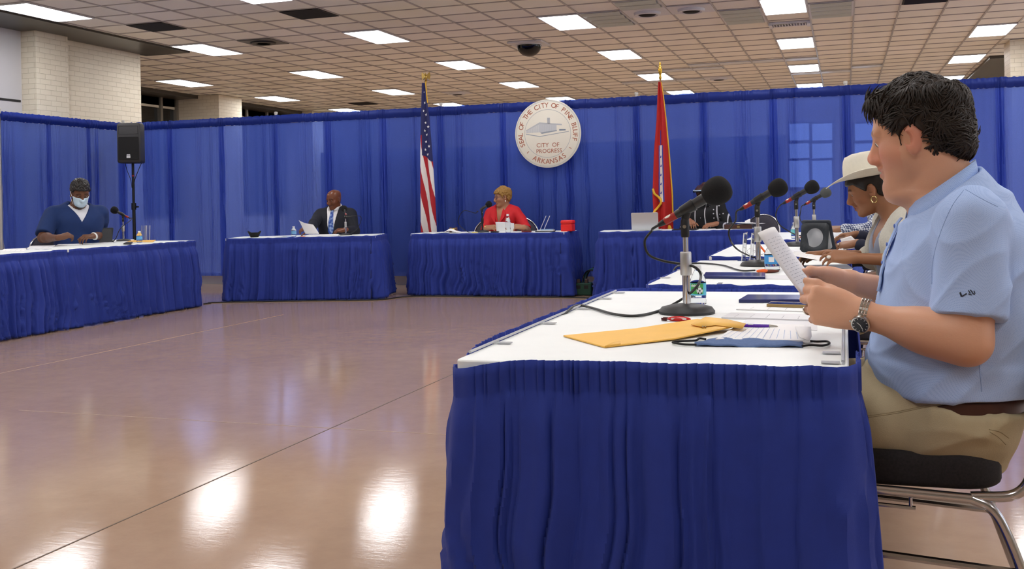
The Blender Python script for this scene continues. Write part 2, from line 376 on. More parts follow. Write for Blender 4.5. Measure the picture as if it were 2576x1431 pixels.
# sawn joints of the floor
for nm_, a, b, w_, m_ in (('trim_2', (34, 1431), (1096, 960), .007, mat('joint_dark', (98, 80, 66), rough=.6)), ('trim_11', (0, 939), (483, 839), .004, mat('joint_pale', (184, 158, 134), rough=.4)), ('trim_12', (155, 1038), (1130, 1094), .004, mat('joint_pale'))):
    p, q = atz(*a, 0), atz(*b, 0); d = nrm(q-p); e = 2.0 if a[1] > 1400 else .3; p = p-d*e; q = q+d*(e+1.2)
    obj(nm_, MB().box((p+q)/2+[0, 0, .0005], (np.linalg.norm(q-p), w_, .001), rotz(math.atan2(d[1], d[0]))), m_, smooth=False, kind='structure')

# walls
T = .2
obj('wall_left', MB().box((-11.26, (Y0+11.88)/2, ZC/2), (T, 11.88-Y0, ZC)), M_GREYWALL, smooth=False, kind='structure')
zg = atx(30, 252, -11.16)[2]
obj('trim_3', MB().box((-11.157, 9.6, zg), (.012, 4.5, .03)), mat('panel_groove', (40, 38, 38), rough=.8), smooth=False, kind='structure')
obj('trim_4', MB().box((-11.13, 12.20, ZC/2), (.46, .64, ZC)), M_BRICK, smooth=False, kind='structure')
obj('wall_left_brick', MB().box((-11.22, 13.47, ZC/2), (.24, 1.92, ZC)), M_BRICK, smooth=False, kind='structure')
obj('wall_left_return', MB().box((-13.1, 14.36, ZC/2), (3.6, .14, ZC)), M_BRICK, smooth=False, kind='structure')
obj('trim_5', MB().box((-10.72, 4.2, ZC-.006), (.86, 20.9, .03)), M_DARK, smooth=False, kind='structure')
XW = -14.75
obj('wall_left_far', MB().box((XW-.1, 22.7, .45), (.2, 16.6, .9)).box((XW-.1, 22.7, 3.55), (.2, 16.6, .3)), M_CREAM, smooth=False, kind='structure')
obj('trim_6', MB().box((-14.47, 22.7, ZC-.03), (.6, 16.6, .08)), M_DARK, smooth=False, kind='structure')
for n_, (x_, ya, yb) in enumerate(((-13.62, 20.45, 21.4), (-13.86, 25.25, 25.85))):
    obj('trim_%d' % (7+n_), MB().box(((XW+x_)/2, (ya+yb)/2, ZC/2), (x_-XW, yb-ya, ZC)), M_BRICK, smooth=False, kind='structure')
zt = atx(362, 235, XW)[2]
for n_, (ya, yb, mul) in enumerate(((14.5, 20.45, (atx(402, 250, XW)[1], 16.6)), (21.4, 25.25, (atx(618, 275, XW)[1], atx(669, 284, XW)[1])), (25.85, 31, (27.5, 29.3)))):
    r = obj('window_%d' % (n_+1), MB().box((XW-.05, (ya+yb)/2, (zt+.9)/2), (.02, yb-ya, zt-.9)), M_GLASSD, smooth=False, kind='structure')
    f = MB().box((XW, (ya+yb)/2, zt+.03), (.1, yb-ya, .07)).box((XW, (ya+yb)/2, .93), (.1, yb-ya, .06))
    for y_ in mul: f.box((XW, y_, (zt+.9)/2), (.1, .08, zt-.9))
    for y_ in (ya+.04, yb-.04): f.box((XW, y_, (zt+.9)/2), (.1, .08, zt-.9))
    obj('window_frame', f, M_ALU, r, smooth=False)
obj('wall_left_head', MB().box((XW-.1, 22.7, (zt+3.45)/2), (.2, 16.6, 3.45-zt)), M_DARK, smooth=False, kind='structure')
# back wall with bright daylight windows far behind the drape
yb_ = Y1
def win_hole(px0, px1, py0, py1):
    a, b = aty(px0, py0, yb_), aty(px1, py1, yb_); return a[0], b[0], b[2], a[2]
obj('wall_back', MB().box(((X0+X1)/2, yb_+.1, ZC/2), (X1-X0, .2, ZC)), M_CREAM, smooth=False, kind='structure')
M_DAY = mat('daylight_pane', (226, 236, 255), emit=1.5, rough=.1); M_DAYF = mat('hazy_pane', (190, 206, 228), emit=.85, rough=.1)
for i, (c0, c1) in enumerate(((1986, 2036), (2043, 2094), (2150, 2200))):
    for j, (r0, r1) in enumerate(((312, 352), (362, 398), (404, 470))):
        if i == 2 and j == 2: continue
        x0, x1, z0, z1 = win_hole(c0, c1, r0, r1)
        r = obj('window_%d' % (10+i*3+j), MB().box(((x0+x1)/2, yb_-.02, (z0+z1)/2), (x1-x0, .02, z1-z0)), M_DAYF, smooth=False, kind='structure')
        obj('window_frame', MB().box(((x0+x1)/2, yb_-.02, z1+.03), (x1-x0+.12, .06, .06)).box(((x0+x1)/2, yb_-.02, z0-.03), (x1-x0+.12, .06, .06)).box((x0-.03, yb_-.02, (z0+z1)/2), (.06, .06, z1-z0)).box((x1+.03, yb_-.02, (z0+z1)/2), (.06, .06, z1-z0)), M_ALU, r, smooth=False)
for k in range(4):
    yc = 3.5+6.6*k; r = obj('window_%d' % (30+k), MB().box((X1-.02, yc, 2.0), (.02, 4.6, 2.1)), M_DAY, smooth=False, kind='structure'); f = MB()
    for z_ in (.95, 2.0, 3.05): f.box((X1-.03, yc, z_), (.08, 4.7, .07))
    for j in range(5): f.box((X1-.03, yc-2.3+1.15*j, 2.0), (.08, .07, 2.1))
    obj('window_frame', f, M_ALU, r, smooth=False)
obj('wall_right', MB().box((X1+.1, (Y0+Y1)/2, ZC/2), (.2, Y1-Y0, ZC)), M_CREAM, smooth=False, kind='structure')
obj('wall_front', MB().box(((X0+X1)/2, Y0-.1, ZC/2), (X1-X0, .2, ZC)), M_CREAM, smooth=False, kind='structure')
obj('wall_left_outer', MB().box((X0-.1, (Y0+Y1)/2, ZC/2), (.2, Y1-Y0, ZC)), M_CREAM, smooth=False, kind='structure')
obj('trim_9', MB().box((3.1, 19.9, ZC/2), (.7, .7, ZC)), M_BRICK, smooth=False, kind='structure')
obj('trim_10', MB().box((3.3, 24.5, ZC-.02), (1.2, 5.5, .06)), M_DARK, smooth=False, kind='structure')
# low cream kerb along the foot of the drape line
obj('baseboard_back', MB().box((-3.4, 12.98, .075), (14.4, .1, .15)).box((-3.4, 12.96, .155), (14.4, .16, .02)), M_CREAM, smooth=False, kind='structure')

# ---------------------------------------------------------------- ceiling fixtures
def cell(x, y):   # centre of the 2x4 bay whose tiles hold the point
    return GX+(math.floor((x-GX)/TP)+.5)*TP
proto = None
def _proj(x, y, z):
    p = np.array([x, y, z])-EYE; d = max(p @ CF, .01); return 1288+F*(p @ CR)/d, CY-F*(p @ CU)/d
FILE = {1: 'at the far right of the ceiling', 0: 'running over the white hat', -1: 'running toward the red flag', -2: 'running toward the round seal', -3: 'running toward the striped flag', -4: 'farthest left, beyond the brick column'}; _cnt = {}
for j in range(-5, 3):
    for i in range(-4, 4):
        x, y = -.745+3.05*j, 14.59+3.66*i
        if x < -10.5 and y < 15 or x > X1-.5 or x < X0+.7: continue
        if proto is None:
            r = thing('ceiling_light', 'x', 'ceiling light', (x, y, ZC), 0, 'lit troffers in the tiled ceiling'); proto = r
            fr = MB()
            for sx in (-1, 1): fr.box((sx*.2925, 0, -.006), (.022, 1.215, .016))
            for sy in (-1, 1): fr.box((0, sy*.596, -.006), (.60, .022, .016))
            obj('frame', fr, M_WHITEM, r, smooth=False)
            obj('diffuser', MB().prism(rrect(.566, 1.176, .03), -.008, -.002), M_LAMP, r, smooth=False)
        else: r = dup(proto, (x, y, ZC))
        px = _proj(x, y, ZC); vis = -60 < px[0] < 2636 and -14 < px[1] < 300 and y > 1
        if vis: _cnt[j] = _cnt.get(j, 0)+1
        if vis and j in FILE: r['label'] = ('nearest', 'second', 'third', 'fourth', 'fifth')[min(4, _cnt[j]-1)]+' lit ceiling light in the file '+FILE[j]
        else: r['label'] = 'lit ceiling light overhead outside the picture'; r['group'] = 'ceiling lights outside the picture'
M_LENS = mat('unlit_prism_lens', (176, 190, 184), rough=.28, bump=.6, bscale=160, spec=.6)
def flush(name, px, py, label, cat, kindf, group=None, ny=1):
    c = atz(px, py, ZC); x = GX+(math.floor((c[0]-GX)/TP)+.5)*TP; y = GY+(math.floor((c[1]-GY)/TP)+.5*ny)*TP
    r = thing(name, label, cat, (x, y, ZC), 0, group); kindf(r, ny); return r
def dark_grille(r, ny):
    obj('frame', MB().box((0, 0, -.004), (.585, .585, .012)), mat('black_return_air', (30, 29, 28), rough=.7), r, smooth=False)
    s_ = MB()
    for k in range(15): s_.box((0, -.26+k*.037, -.012), (.54, .004, .012), rotx(.5))
    obj('louvre', s_, mat('black_louvre', (46, 45, 43), rough=.5), r, smooth=False)
def dark_round(r, ny):
    dark_grille_frame = MB().box((0, 0, -.004), (.585, .585, .012)); obj('frame', dark_grille_frame, mat('grey_diffuser', (74, 74, 74), rough=.4), r, smooth=False)
    obj('cone', MB().lathe([(.2, -.01), (.19, -.03), (.12, -.03), (.1, -.012)], 32, cap=False).lathe([(.1, -.035), (.001, -.035)], 32), M_BLACK, r)
def white_round(r, ny):
    obj('frame', MB().box((0, 0, -.004), (.59, .59, .012)), M_WHITEM, r, smooth=False)
    obj('cone', MB().lathe([(.19, -.008), (.18, -.045), (.15, -.05), (.12, -.02)], 32, cap=False), M_WHITEM, r)
    obj('throat', MB().lathe([(.13, -.03), (.1, -.052), (.001, -.052)], 32), M_BLACKM, r)
def lens(r, ny):
    obj('frame', MB().box((0, 0, -.002), (.595, .61*ny-.02, .01)), M_WHITEM, r, smooth=False)
    l = MB()
    for k in range(ny*2):
        y = (-ny/2+.25+.5*k)*.61
        P = [[(-.27+.54*i/8, y-.14+.28*j/6, -.012-.02*math.sin(PI*j/6)) for j in range(7)] for i in range(9)]
        l.grid(P)
    obj('lens', l, M_LENS, r)
def white_tile(r, ny): obj('panel', MB().box((0, 0, -.006), (.585, .28, .016)), mat('white_tile_panel', (225, 230, 236), rough=.25), r, smooth=False)
def slat_grille(r, ny):
    obj('frame', MB().box((-.275, 0, -.02), (.05, .3, .05)).box((.275, 0, -.02), (.05, .3, .05)).box((0, .13, -.01), (.5, .03, .03)).box((0, -.13, -.01), (.5, .03, .03)), M_WHITEM, r, smooth=False)
    s_ = MB()
    for k in range(12): s_.box((-.23+k*.042, 0, -.02), (.012, .24, .03))
    obj('slat', s_, M_WHITEM, r, smooth=False)
flush('ceiling_vent', 764, 32, 'black square air grille beyond the topmost ceiling light, left of centre', 'vent', dark_grille)
flush('ceiling_vent', 381, 69, 'black square air grille nearest the white brick column', 'vent', dark_grille)
flush('ceiling_vent', 652, 106, 'dark square ceiling diffuser with a round core between two lit lights', 'vent', dark_round)
flush('ceiling_vent', 908, 262, 'small black air grille far off above the back drape', 'vent', dark_grille)
flush('ceiling_vent', 2330, 3, 'dark air grille at the upper right frame edge', 'vent', dark_grille)
flush('ceiling_diffuser', 1628, 24, 'white square ceiling diffuser with a round dark throat', 'vent', white_round)
flush('ceiling_diffuser', 1745, 22, 'white ceiling diffuser with a dark throat beside a lens panel', 'vent', white_round)
flush('ceiling_diffuser', 1810, 193, 'small far white ceiling diffuser right of the red flag', 'vent', white_round)
flush('ceiling_diffuser', 1145, 233, 'far white ceiling diffuser right of the striped flag', 'vent', white_round)
flush('ceiling_lens_panel', 1525, 33, 'unlit greenish lens panel right of the big lit light', 'ceiling panel', lens, ny=2)
flush('ceiling_lens_panel', 1850, 24, 'unlit lens panel left of the lit light at the top edge', 'ceiling panel', lens, ny=2)
flush('ceiling_lens_panel', 2090, 24, 'unlit ribbed lens panel right of the lit light at the top edge', 'ceiling panel', lens, ny=2)
flush('ceiling_lens_panel', 1560, 6, 'unlit lens panel before the white round diffuser', 'ceiling panel', lens)
flush('ceiling_grille', 1990, 55, 'white slatted grille between two lit ceiling lights', 'vent', slat_grille)
for px, py, lb in ((1760, 163, 'left one of the upper pair right of the red flag'), (1830, 161, 'right one of the upper pair right of the red flag'), (1720, 172, 'left one of the lower pair right of the red flag'), (1790, 170, 'right one of the lower pair right of the red flag'), (1640, 178, 'just above the light behind the red flag'),
                   (1600, 207, 'left of the red flag pole'), (1690, 205, 'below the light behind the red flag'), (1770, 199, 'beside the small far diffuser'), (1960, 147, 'left below the second light over the hat'), (2020, 145, 'directly below the second light over the hat'), (2030, 185, 'directly below the third light over the hat'), (2110, 180, 'right below the third light over the hat'), (2185, 167, 'farthest right, above the man with dark hair')):
    flush('ceiling_tile_panel', px, py, 'shiny white ceiling strip panel, '+lb, 'ceiling panel', white_tile, 'shiny white strip panels in the ceiling')
c = atz(1331, 109, ZC)
r = thing('dome_camera', 'black half dome hanging from a white plate under the ceiling', 'dome camera', (c[0], c[1], ZC))
obj('base_plate', MB().box((0, 0, -.01), (.58, .58, .03)), M_WHITEM, r, smooth=False, bevel=.004)
obj('dome', MB().lathe([(.205*math.cos(t), -.02-.2*math.sin(t)) for t in np.linspace(0, PI/2-.01, 14)], 40), mat('smoked_dome', (12, 11, 11), rough=.08), r)
obj('rim', MB().lathe([(.225, -.02), (.225, -.035), (.205, -.04)], 40, cap=False), M_WHITEM, r)

# ---------------------------------------------------------------- pipe and drape
def sheer(name, c, alpha):
    m = bpy.data.materials.new(name); m.use_nodes = True; nt = m.node_tree; nt.nodes.clear(); N = nt.nodes.new; L = nt.links.new
    out = N('ShaderNodeOutputMaterial'); d = N('ShaderNodeBsdfDiffuse'); t = N('ShaderNodeBsdfTranslucent'); tr = N('ShaderNodeBsdfTransparent'); a = N('ShaderNodeMixShader'); b = N('ShaderNodeMixShader')
    g1 = N('ShaderNodeBsdfGlossy'); g1.inputs['Roughness'].default_value = .45; g1.inputs['Color'].default_value = (.35, .4, .7, 1)
    col = N('ShaderNodeRGB'); col.outputs[0].default_value = (*lin(c), 1)
    tc = N('ShaderNodeTexCoord'); n = N('ShaderNodeTexNoise'); n.inputs['Scale'].default_value = 140; n.inputs['Detail'].default_value = 2; L(tc.outputs['Object'], n.inputs['Vector'])
    mr = N('ShaderNodeMapRange'); mr.inputs['To Min'].default_value = .85; mr.inputs['To Max'].default_value = 1.15; L(n.outputs['Fac'], mr.inputs['Value'])
    v = N('ShaderNodeVectorMath'); v.operation = 'SCALE'; L(col.outputs[0], v.inputs[0]); L(mr.outputs[0], v.inputs['Scale'])
    L(v.outputs[0], d.inputs['Color']); L(v.outputs[0], t.inputs['Color']); tr.inputs['Color'].default_value = (.30, .44, 1, 1)
    a.inputs[0].default_value = .4; L(d.outputs[0], a.inputs[1]); L(t.outputs[0], a.inputs[2])
    gm = N('ShaderNodeMixShader'); gm.inputs[0].default_value = .05; L(a.outputs[0], gm.inputs[1]); L(g1.outputs[0], gm.inputs[2])
    b.inputs[0].default_value = alpha; L(gm.outputs[0], b.inputs[1]); L(tr.outputs[0], b.inputs[2]); L(b.outputs[0], out.inputs[0]); return m
M_SHEER = sheer('sheer_blue_drape', (74, 100, 198), .24)
M_DENSE = sheer('blue_drape_hem', (34, 56, 148), .04)
ZT, ZB = 2.38, .13
def drape_panel(A, B, n, seed, label):
    A = np.array(A, float); B = np.array(B, float); L_ = np.linalg.norm(B-A); d = (B-A)/L_; n = np.array(n, float); R = np.random.RandomState(seed)
    w1, w2, w3 = Wave(seed), Wave(seed+50), Wave(seed+90); ov = .045; S = np.arange(-ov, L_+ov+.001, .0085); TT = np.concatenate([[0, .015, .05, .051], np.linspace(.06, 1, 26)])
    ce = [R.uniform(.1, .9)*L_ for _ in range(2)]
    def P(s, t):
        edge = math.exp(-(s/.07)**2)+math.exp(-((L_-s)/.07)**2)+sum(.7*math.exp(-((s-c_)/.055)**2) for c_ in ce)
        dr = t*.03*w3(t*.5+s*1.3)   # folds drift sideways as they fall
        q = s+dr
        f = .006*math.sin(2*PI*q/.21+3*w1(q/2))+.004*w2(q/.6)+edge*(.013*math.sin(2*PI*q/.031+2*w2(q))+.010*math.sin(2*PI*q/.052+w1(q)))
        am = .5+.6*min(1, t*3) if t > .05 else .35
        return f*am
    hem = MB(); body = MB(); rows = []
    for s in S:
        rows.append([A+d*s+n*(.012+P(s, t))+np.array([0, 0, ZT-(ZT-ZB)*t]) for t in TT[3:]])
    body.grid(rows)
    o = obj('drape_curtain', body, M_SHEER, label=label, cat='drape', group=None)
    rows = []
    for s in S:
        rows.append([A+d*s+n*(.017+P(s, t)*.8+.02*math.sin(PI*max(0, min(1, t/.05))))+np.array([0, 0, ZT-(ZT-ZB)*t+.006*w1(s/.3)]) for t in np.linspace(0, .052, 7)]+[A+d*s-n*.02+np.array([0, 0, ZT-.005])]+[A+d*s-n*.02+np.array([0, 0, ZT-.11])])
    hem.grid(rows); obj('rod_pocket', hem, M_DENSE, o)
    return o
PX = [-10.18, -7.58, -5.09, -2.46, .03, 2.5, 4.98]
YD = 12.75
PLACE = [('beside the corner with the loudspeaker', 'left of centre in the bay with the loudspeaker', 'right end of the bay behind the suited man'),
 ('left end of the bay behind the suited man', 'directly behind the suited man', 'left of the striped flag'),
 ('right behind the striped flag', 'behind the woman in red', 'behind the round seal'),
 ('just left of the red flag', 'right of the red flag', 'behind the woman in the dotted blouse'),
 ('behind the hat and straight right of a pole', 'behind the head of the man in the polo shirt', 'at the right edge of the picture'), None]
sd = 11
for i in range(6):
    a, b = PX[i], PX[i+1]
    for k in range(3):
        sd += 7
        lab = 'sheer blue drape panel '+(PLACE[i][k] if PLACE[i] else ('beyond the right picture edge, '+('first', 'second', 'third')[k]+' past the edge'))
        drape_panel((a+(b-a)*k/3, YD, 0), (a+(b-a)*(k+1)/3, YD, 0), (0, -1, 0), sd, lab)
for k in range(3):
    sd += 7
    drape_panel((-10.13, 10.46+.765*k, 0), (-10.13, 10.46+.765*(k+1), 0), (1, 0, 0), sd, 'sheer blue drape panel on the left run, '+('at the left picture edge', 'behind the man in scrubs', 'next to the loudspeaker')[k])
M_POLE = mat('drape_pole_white', (205, 203, 196), rough=.4, metal=.3)
def pole(x, y, label):
    r = thing('drape_pole', label, 'drape pole', (x, y, 0))
    obj('upright', MB().cyl((0, 0, .01), (0, 0, ZT+.02), .019, n=14), M_POLE, r)
    obj('cap', MB().lathe([(.02, ZT+.02), (.024, ZT+.022), (.024, ZT+.05), (.006, ZT+.055)], 14), M_POLE, r)
    obj('base_plate', MB().box((0, 0, .005), (.36, .36, .01)), M_POLE, r, smooth=False)
for i, x in enumerate(PX[1:6]):
    pole(x, YD+.02, 'white drape upright '+('behind the black bowl and front left table', 'right of the striped flag', 'between the round seal and the red flag', 'above the white hat', 'beyond the right picture edge')[i])
pole(-10.22, 12.86, 'white drape upright in the left corner behind the loudspeaker'); pole(-10.16, 10.43, 'white drape upright at the left picture edge')
for i in range(6):
    obj('drape_rod', MB().cyl((PX[i]+.02, YD+.012, ZT-.045), (PX[i+1]-.02, YD+.012, ZT-.045), .012, n=10), M_POLE, label='slim crossbar inside the drape pocket, bay '+('by the loudspeaker', 'behind the suited man', 'behind the woman in red', 'behind the red flag', 'behind the man in the polo shirt', 'beyond the right edge')[i], cat='drape rod')
obj('drape_rod', MB().cyl((-10.142, 10.46, ZT-.045), (-10.142, 12.66, ZT-.045), .012, n=10), M_POLE, label='slim crossbar inside the pocket of the left drape run', cat='drape rod')
# darker partition that shows through the lower half of the drape
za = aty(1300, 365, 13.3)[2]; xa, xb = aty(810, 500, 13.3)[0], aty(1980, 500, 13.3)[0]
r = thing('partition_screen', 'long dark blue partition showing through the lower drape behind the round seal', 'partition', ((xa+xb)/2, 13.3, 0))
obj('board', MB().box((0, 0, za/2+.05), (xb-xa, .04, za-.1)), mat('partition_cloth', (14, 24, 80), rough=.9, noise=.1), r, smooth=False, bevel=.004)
obj('foot', MB().box((-2.4, 0, .02), (.06, .5, .04)).box((2.4, 0, .02), (.06, .5, .04)).box((-2.4, 0, .06), (.04, .04, .1)).box((2.4, 0, .06), (.04, .04, .1)), M_ALU, r, smooth=False)

try:
    SC.cycles.caustics_reflective = False; SC.cycles.caustics_refractive = False; SC.cycles.sample_clamp_indirect = 6
except Exception: pass
# ================================================================ skirted tables
ZTAB = .74
M_TOP = mat('white_table_top', (236, 240, 238), rough=.45, noise=.03, nscale=6)
M_SKIRT = mat('blue_table_skirt', (27, 51, 142), rough=.75, sheen=.04, noise=.06, nscale=25, bump=.25, bscale=700)
M_CLIP = mat('clear_plastic', (228, 231, 234), rough=.2, trans=.35, ior=1.2)
M_LEG = mat('grey_table_leg', (90, 90, 92), rough=.4, metal=.6)
def skirt_path(pts, r, step):
    """polyline of corner points -> rounded, evenly sampled (pos, outward normal, arclength); outward = left of travel"""
    P = [np.array(p, float) for p in pts]; out = []
    for i in range(len(P)-1):
        a, b = P[i], P[i+1]; d = nrm(b-a); n = np.array([-d[1], d[0]])
        s0 = r if i > 0 else 0; s1 = r if i < len(P)-2 else 0; L_ = np.linalg.norm(b-a)
        for t in np.arange(s0, L_-s1-.4*step, step): out.append((a+d*t, n))
        if i < len(P)-2:
            d2 = nrm(P[i+2]-b); n2 = np.array([-d2[1], d2[0]]); c = b-n*r-d*r
            for k in range(9): t = k/8; m = nrm(n*math.cos(t*PI/2)+n2*math.sin(t*PI/2)); out.append((c+m*r, m))
    pos = np.array([o[0] for o in out]); nn = np.array([o[1] for o in out]); s = np.concatenate([[0], np.cumsum(np.linalg.norm(np.diff(pos, axis=0), axis=1))]); return pos, nn, s
def skirt(pts, seed, step=.009, r=.05, flare=.035, amp=.02, zb=.012, head=.066, gap=.006, topw=.004, fold=.115, pleat=.021, drop=None, topz=.0):
    pos, nn, s = skirt_path(pts, r, step); w1, w2, w3, w4 = Wave(seed), Wave(seed+1), Wave(seed+2), Wave(seed+3)
    zt = ZTAB+topz+topw*w1(s/.55)
    if drop is not None: zt = zt+drop(s)
    fr = (s/pleat+.35*w2(s/.1)) % 1.0; rows = []; ts = np.concatenate([[0, .35, .7, 1.0], 1+np.linspace(.012, 1, 34)**1.15])
    for i in range(len(s)):
        q = s[i]; row = []
        for t in ts:
            if t <= 1: o = gap+.0095*fr[i]+.002*w3(q/.2); z = zt[i]-head*t
            else:
                u = t-1; qd = q+.04*u*w4(u*.35+q*.25)
                ph = 2*PI*(qd/fold+1.1*w2(qd/.35)); f = .5*(1+math.sin(ph))*(.65+.35*w3(qd/.3))+.4*(w4(qd/.45)+.3*math.sin(ph*1.9+2*w1(q)))
                early = min(1, u*9); o = gap+.002+.0075*fr[i]*math.exp(-u*25)-.004*math.exp(-(u/.006)**2)+flare*u**.75+amp*(.45*early+.75*u**.6)*f+.006*early; z = zt[i]-head-(zt[i]-head-zb)*u
            row.append((pos[i][0]+nn[i][0]*o, pos[i][1]+nn[i][1]*o, z))
        rows.append(row)
    return MB().grid(rows)
_tab = [0]
def table(label, x, y, w, l, rz, path, group='skirted tables', step=.011, clips=(), **k):
    """x, y: table centre; w, l: local x and y size; path: local corner points of the skirt"""
    r = thing('skirted_table', label, 'table', (x, y, 0), rz, group); _tab[0] += 1
    obj('tabletop', MB().prism(rrect(w, l, .02), ZTAB-.03, ZTAB), M_TOP, r, bevel=.004)
    obj('skirt', skirt(path, 40+_tab[0]*11, step, **k), M_SKIRT, r, solid=.0015, autos=38 if step < .005 else 0)
    for sx in (-1, 1):
        for sy in (-1, 1):
            obj('leg', MB().tube([(sx*(w/2-.09), sy*(l/2-.16), .705), (sx*(w/2-.09), sy*(l/2-.11), .0)], .0125, 10), M_LEG, r)
    for cx, cy, a in clips:
        c, s_ = math.cos(a), math.sin(a); R = rotz(a); o = np.array([cx, cy, 0])
        m = MB().box(o+R @ [-.012, 0, ZTAB+.004], (.038, .018, .003), R).box(o+R @ [.013, 0, ZTAB-.012], (.003, .022, .035), R).box(o+R @ [-.004, 0, ZTAB-.034], (.03, .022, .003), R)
        obj('skirt_clip', m, M_CLIP, r, smooth=False)
    return r
def rect(w, l): return [(w/2, -l/2), (-w/2, -l/2), (-w/2, l/2), (w/2, l/2)]
XA = -.83
def rtable(label, y0, y1, step, x0=-.80, clips=(), **k):
    w, l = -x0, y1-y0; h = rect(w, l)
    # travelling clockwise seen from above puts the outside on the left: right side stub, near end, left side, far end
    p = [(w/2, -l/2+.22), (w/2, -l/2), (-w/2, -l/2), (-w/2, l/2), (w/2, l/2), (w/2, l/2-.12)]
    return table(label, x0/2, (y0+y1)/2, w, l, 0, p, step=step, clips=clips, **k)
T1 = rtable('nearest white-topped table with dark blue pleated skirt, at the seated man in the polo shirt', 2.21, 3.98, .0042, x0=-.86, amp=.021, flare=.034, gap=.014, fold=.125, topz=.010, topw=.0022,
            drop=lambda s: -.030*np.exp(-((s-1.08)/.12)**2), clips=[(.405, -.66, 0), (.405, -.80, 0), (-.41, -.62, PI), (-.41, -.2, PI), (-.41, .2, PI), (-.41, .55, PI), (-.41, .78, PI)])
for x_ in (-.425, .418): obj('edge_rail', MB().tube([(x_, -.8, ZTAB+.006), (x_, .84, ZTAB+.006)], .0035, 8), M_CLIP, T1, label='clear plastic edge rail')
T2 = rtable('second blue-skirted table of the right row, in front of the woman in the hat', 4.30, 5.95, .008, clips=[(.36, -.74, 0), (-.385, -.5, PI), (-.385, 0, PI), (-.385, .5, PI), (-.1, -.81, -PI/2)])
T3 = rtable('third blue-skirted table of the right row, with the black tablet stand', 6.35, 7.92, .01)
T4 = rtable('farthest blue-skirted table of the right row, with the grey microphone', 8.72, 10.5, .011)
def ftable(label, A, B, dep, step=.011, **k):
    """front row: A, B front corners seen left to right; the room lies behind"""
    A, B = np.array(A, float), np.array(B, float); d = B-A; w = np.linalg.norm(d); d /= w; n = np.array([-d[1], d[0]]); c = (A+B)/2+n*dep/2
    p = [(w/2, dep/2), (w/2, -dep/2), (-w/2, -dep/2), (-w/2, dep/2)]
    return table(label, c[0], c[1], w, dep, math.atan2(d[1], d[0]), p, step=step, **k)
TF = ftable('blue-skirted table in front of the bald man in the dark suit', (-6.92, 10.46), (-5.21, 10.93), .74, flare=.045, amp=.048, fold=.13)
TC = ftable('blue-skirted centre table in front of the woman in the red jacket', (-4.98, 11.41), (-3.06, 11.42), .6, flare=.035, amp=.045, fold=.13)
TR = ftable('blue-skirted table with the open laptop and the woman in the dotted blouse', (-2.64, 11.33), (-.93, 11.56), .6, flare=.04, amp=.05, fold=.12)
def ltable(label, y0, y1, end, **k):
    w, l = .8, y1-y0; x1 = -6.97
    p = [(-w/2, l/2), (w/2, l/2), (w/2, -l/2), (-w/2, -l/2)] if end else [(w/2, l/2), (w/2, -l/2), (-w/2, -l/2)]
    p = p[::-1] if False else p
    return table(label, x1-w/2, (y0+y1)/2, w, l, 0, p, **k)
TL2 = ltable('blue-skirted table in front of the man in scrubs', 7.95, 9.97, True, flare=.05, amp=.055, fold=.15)
TL1 = ltable('blue-skirted table cut by the left picture edge', 5.9, 7.93, False, flare=.05, amp=.06, fold=.15)

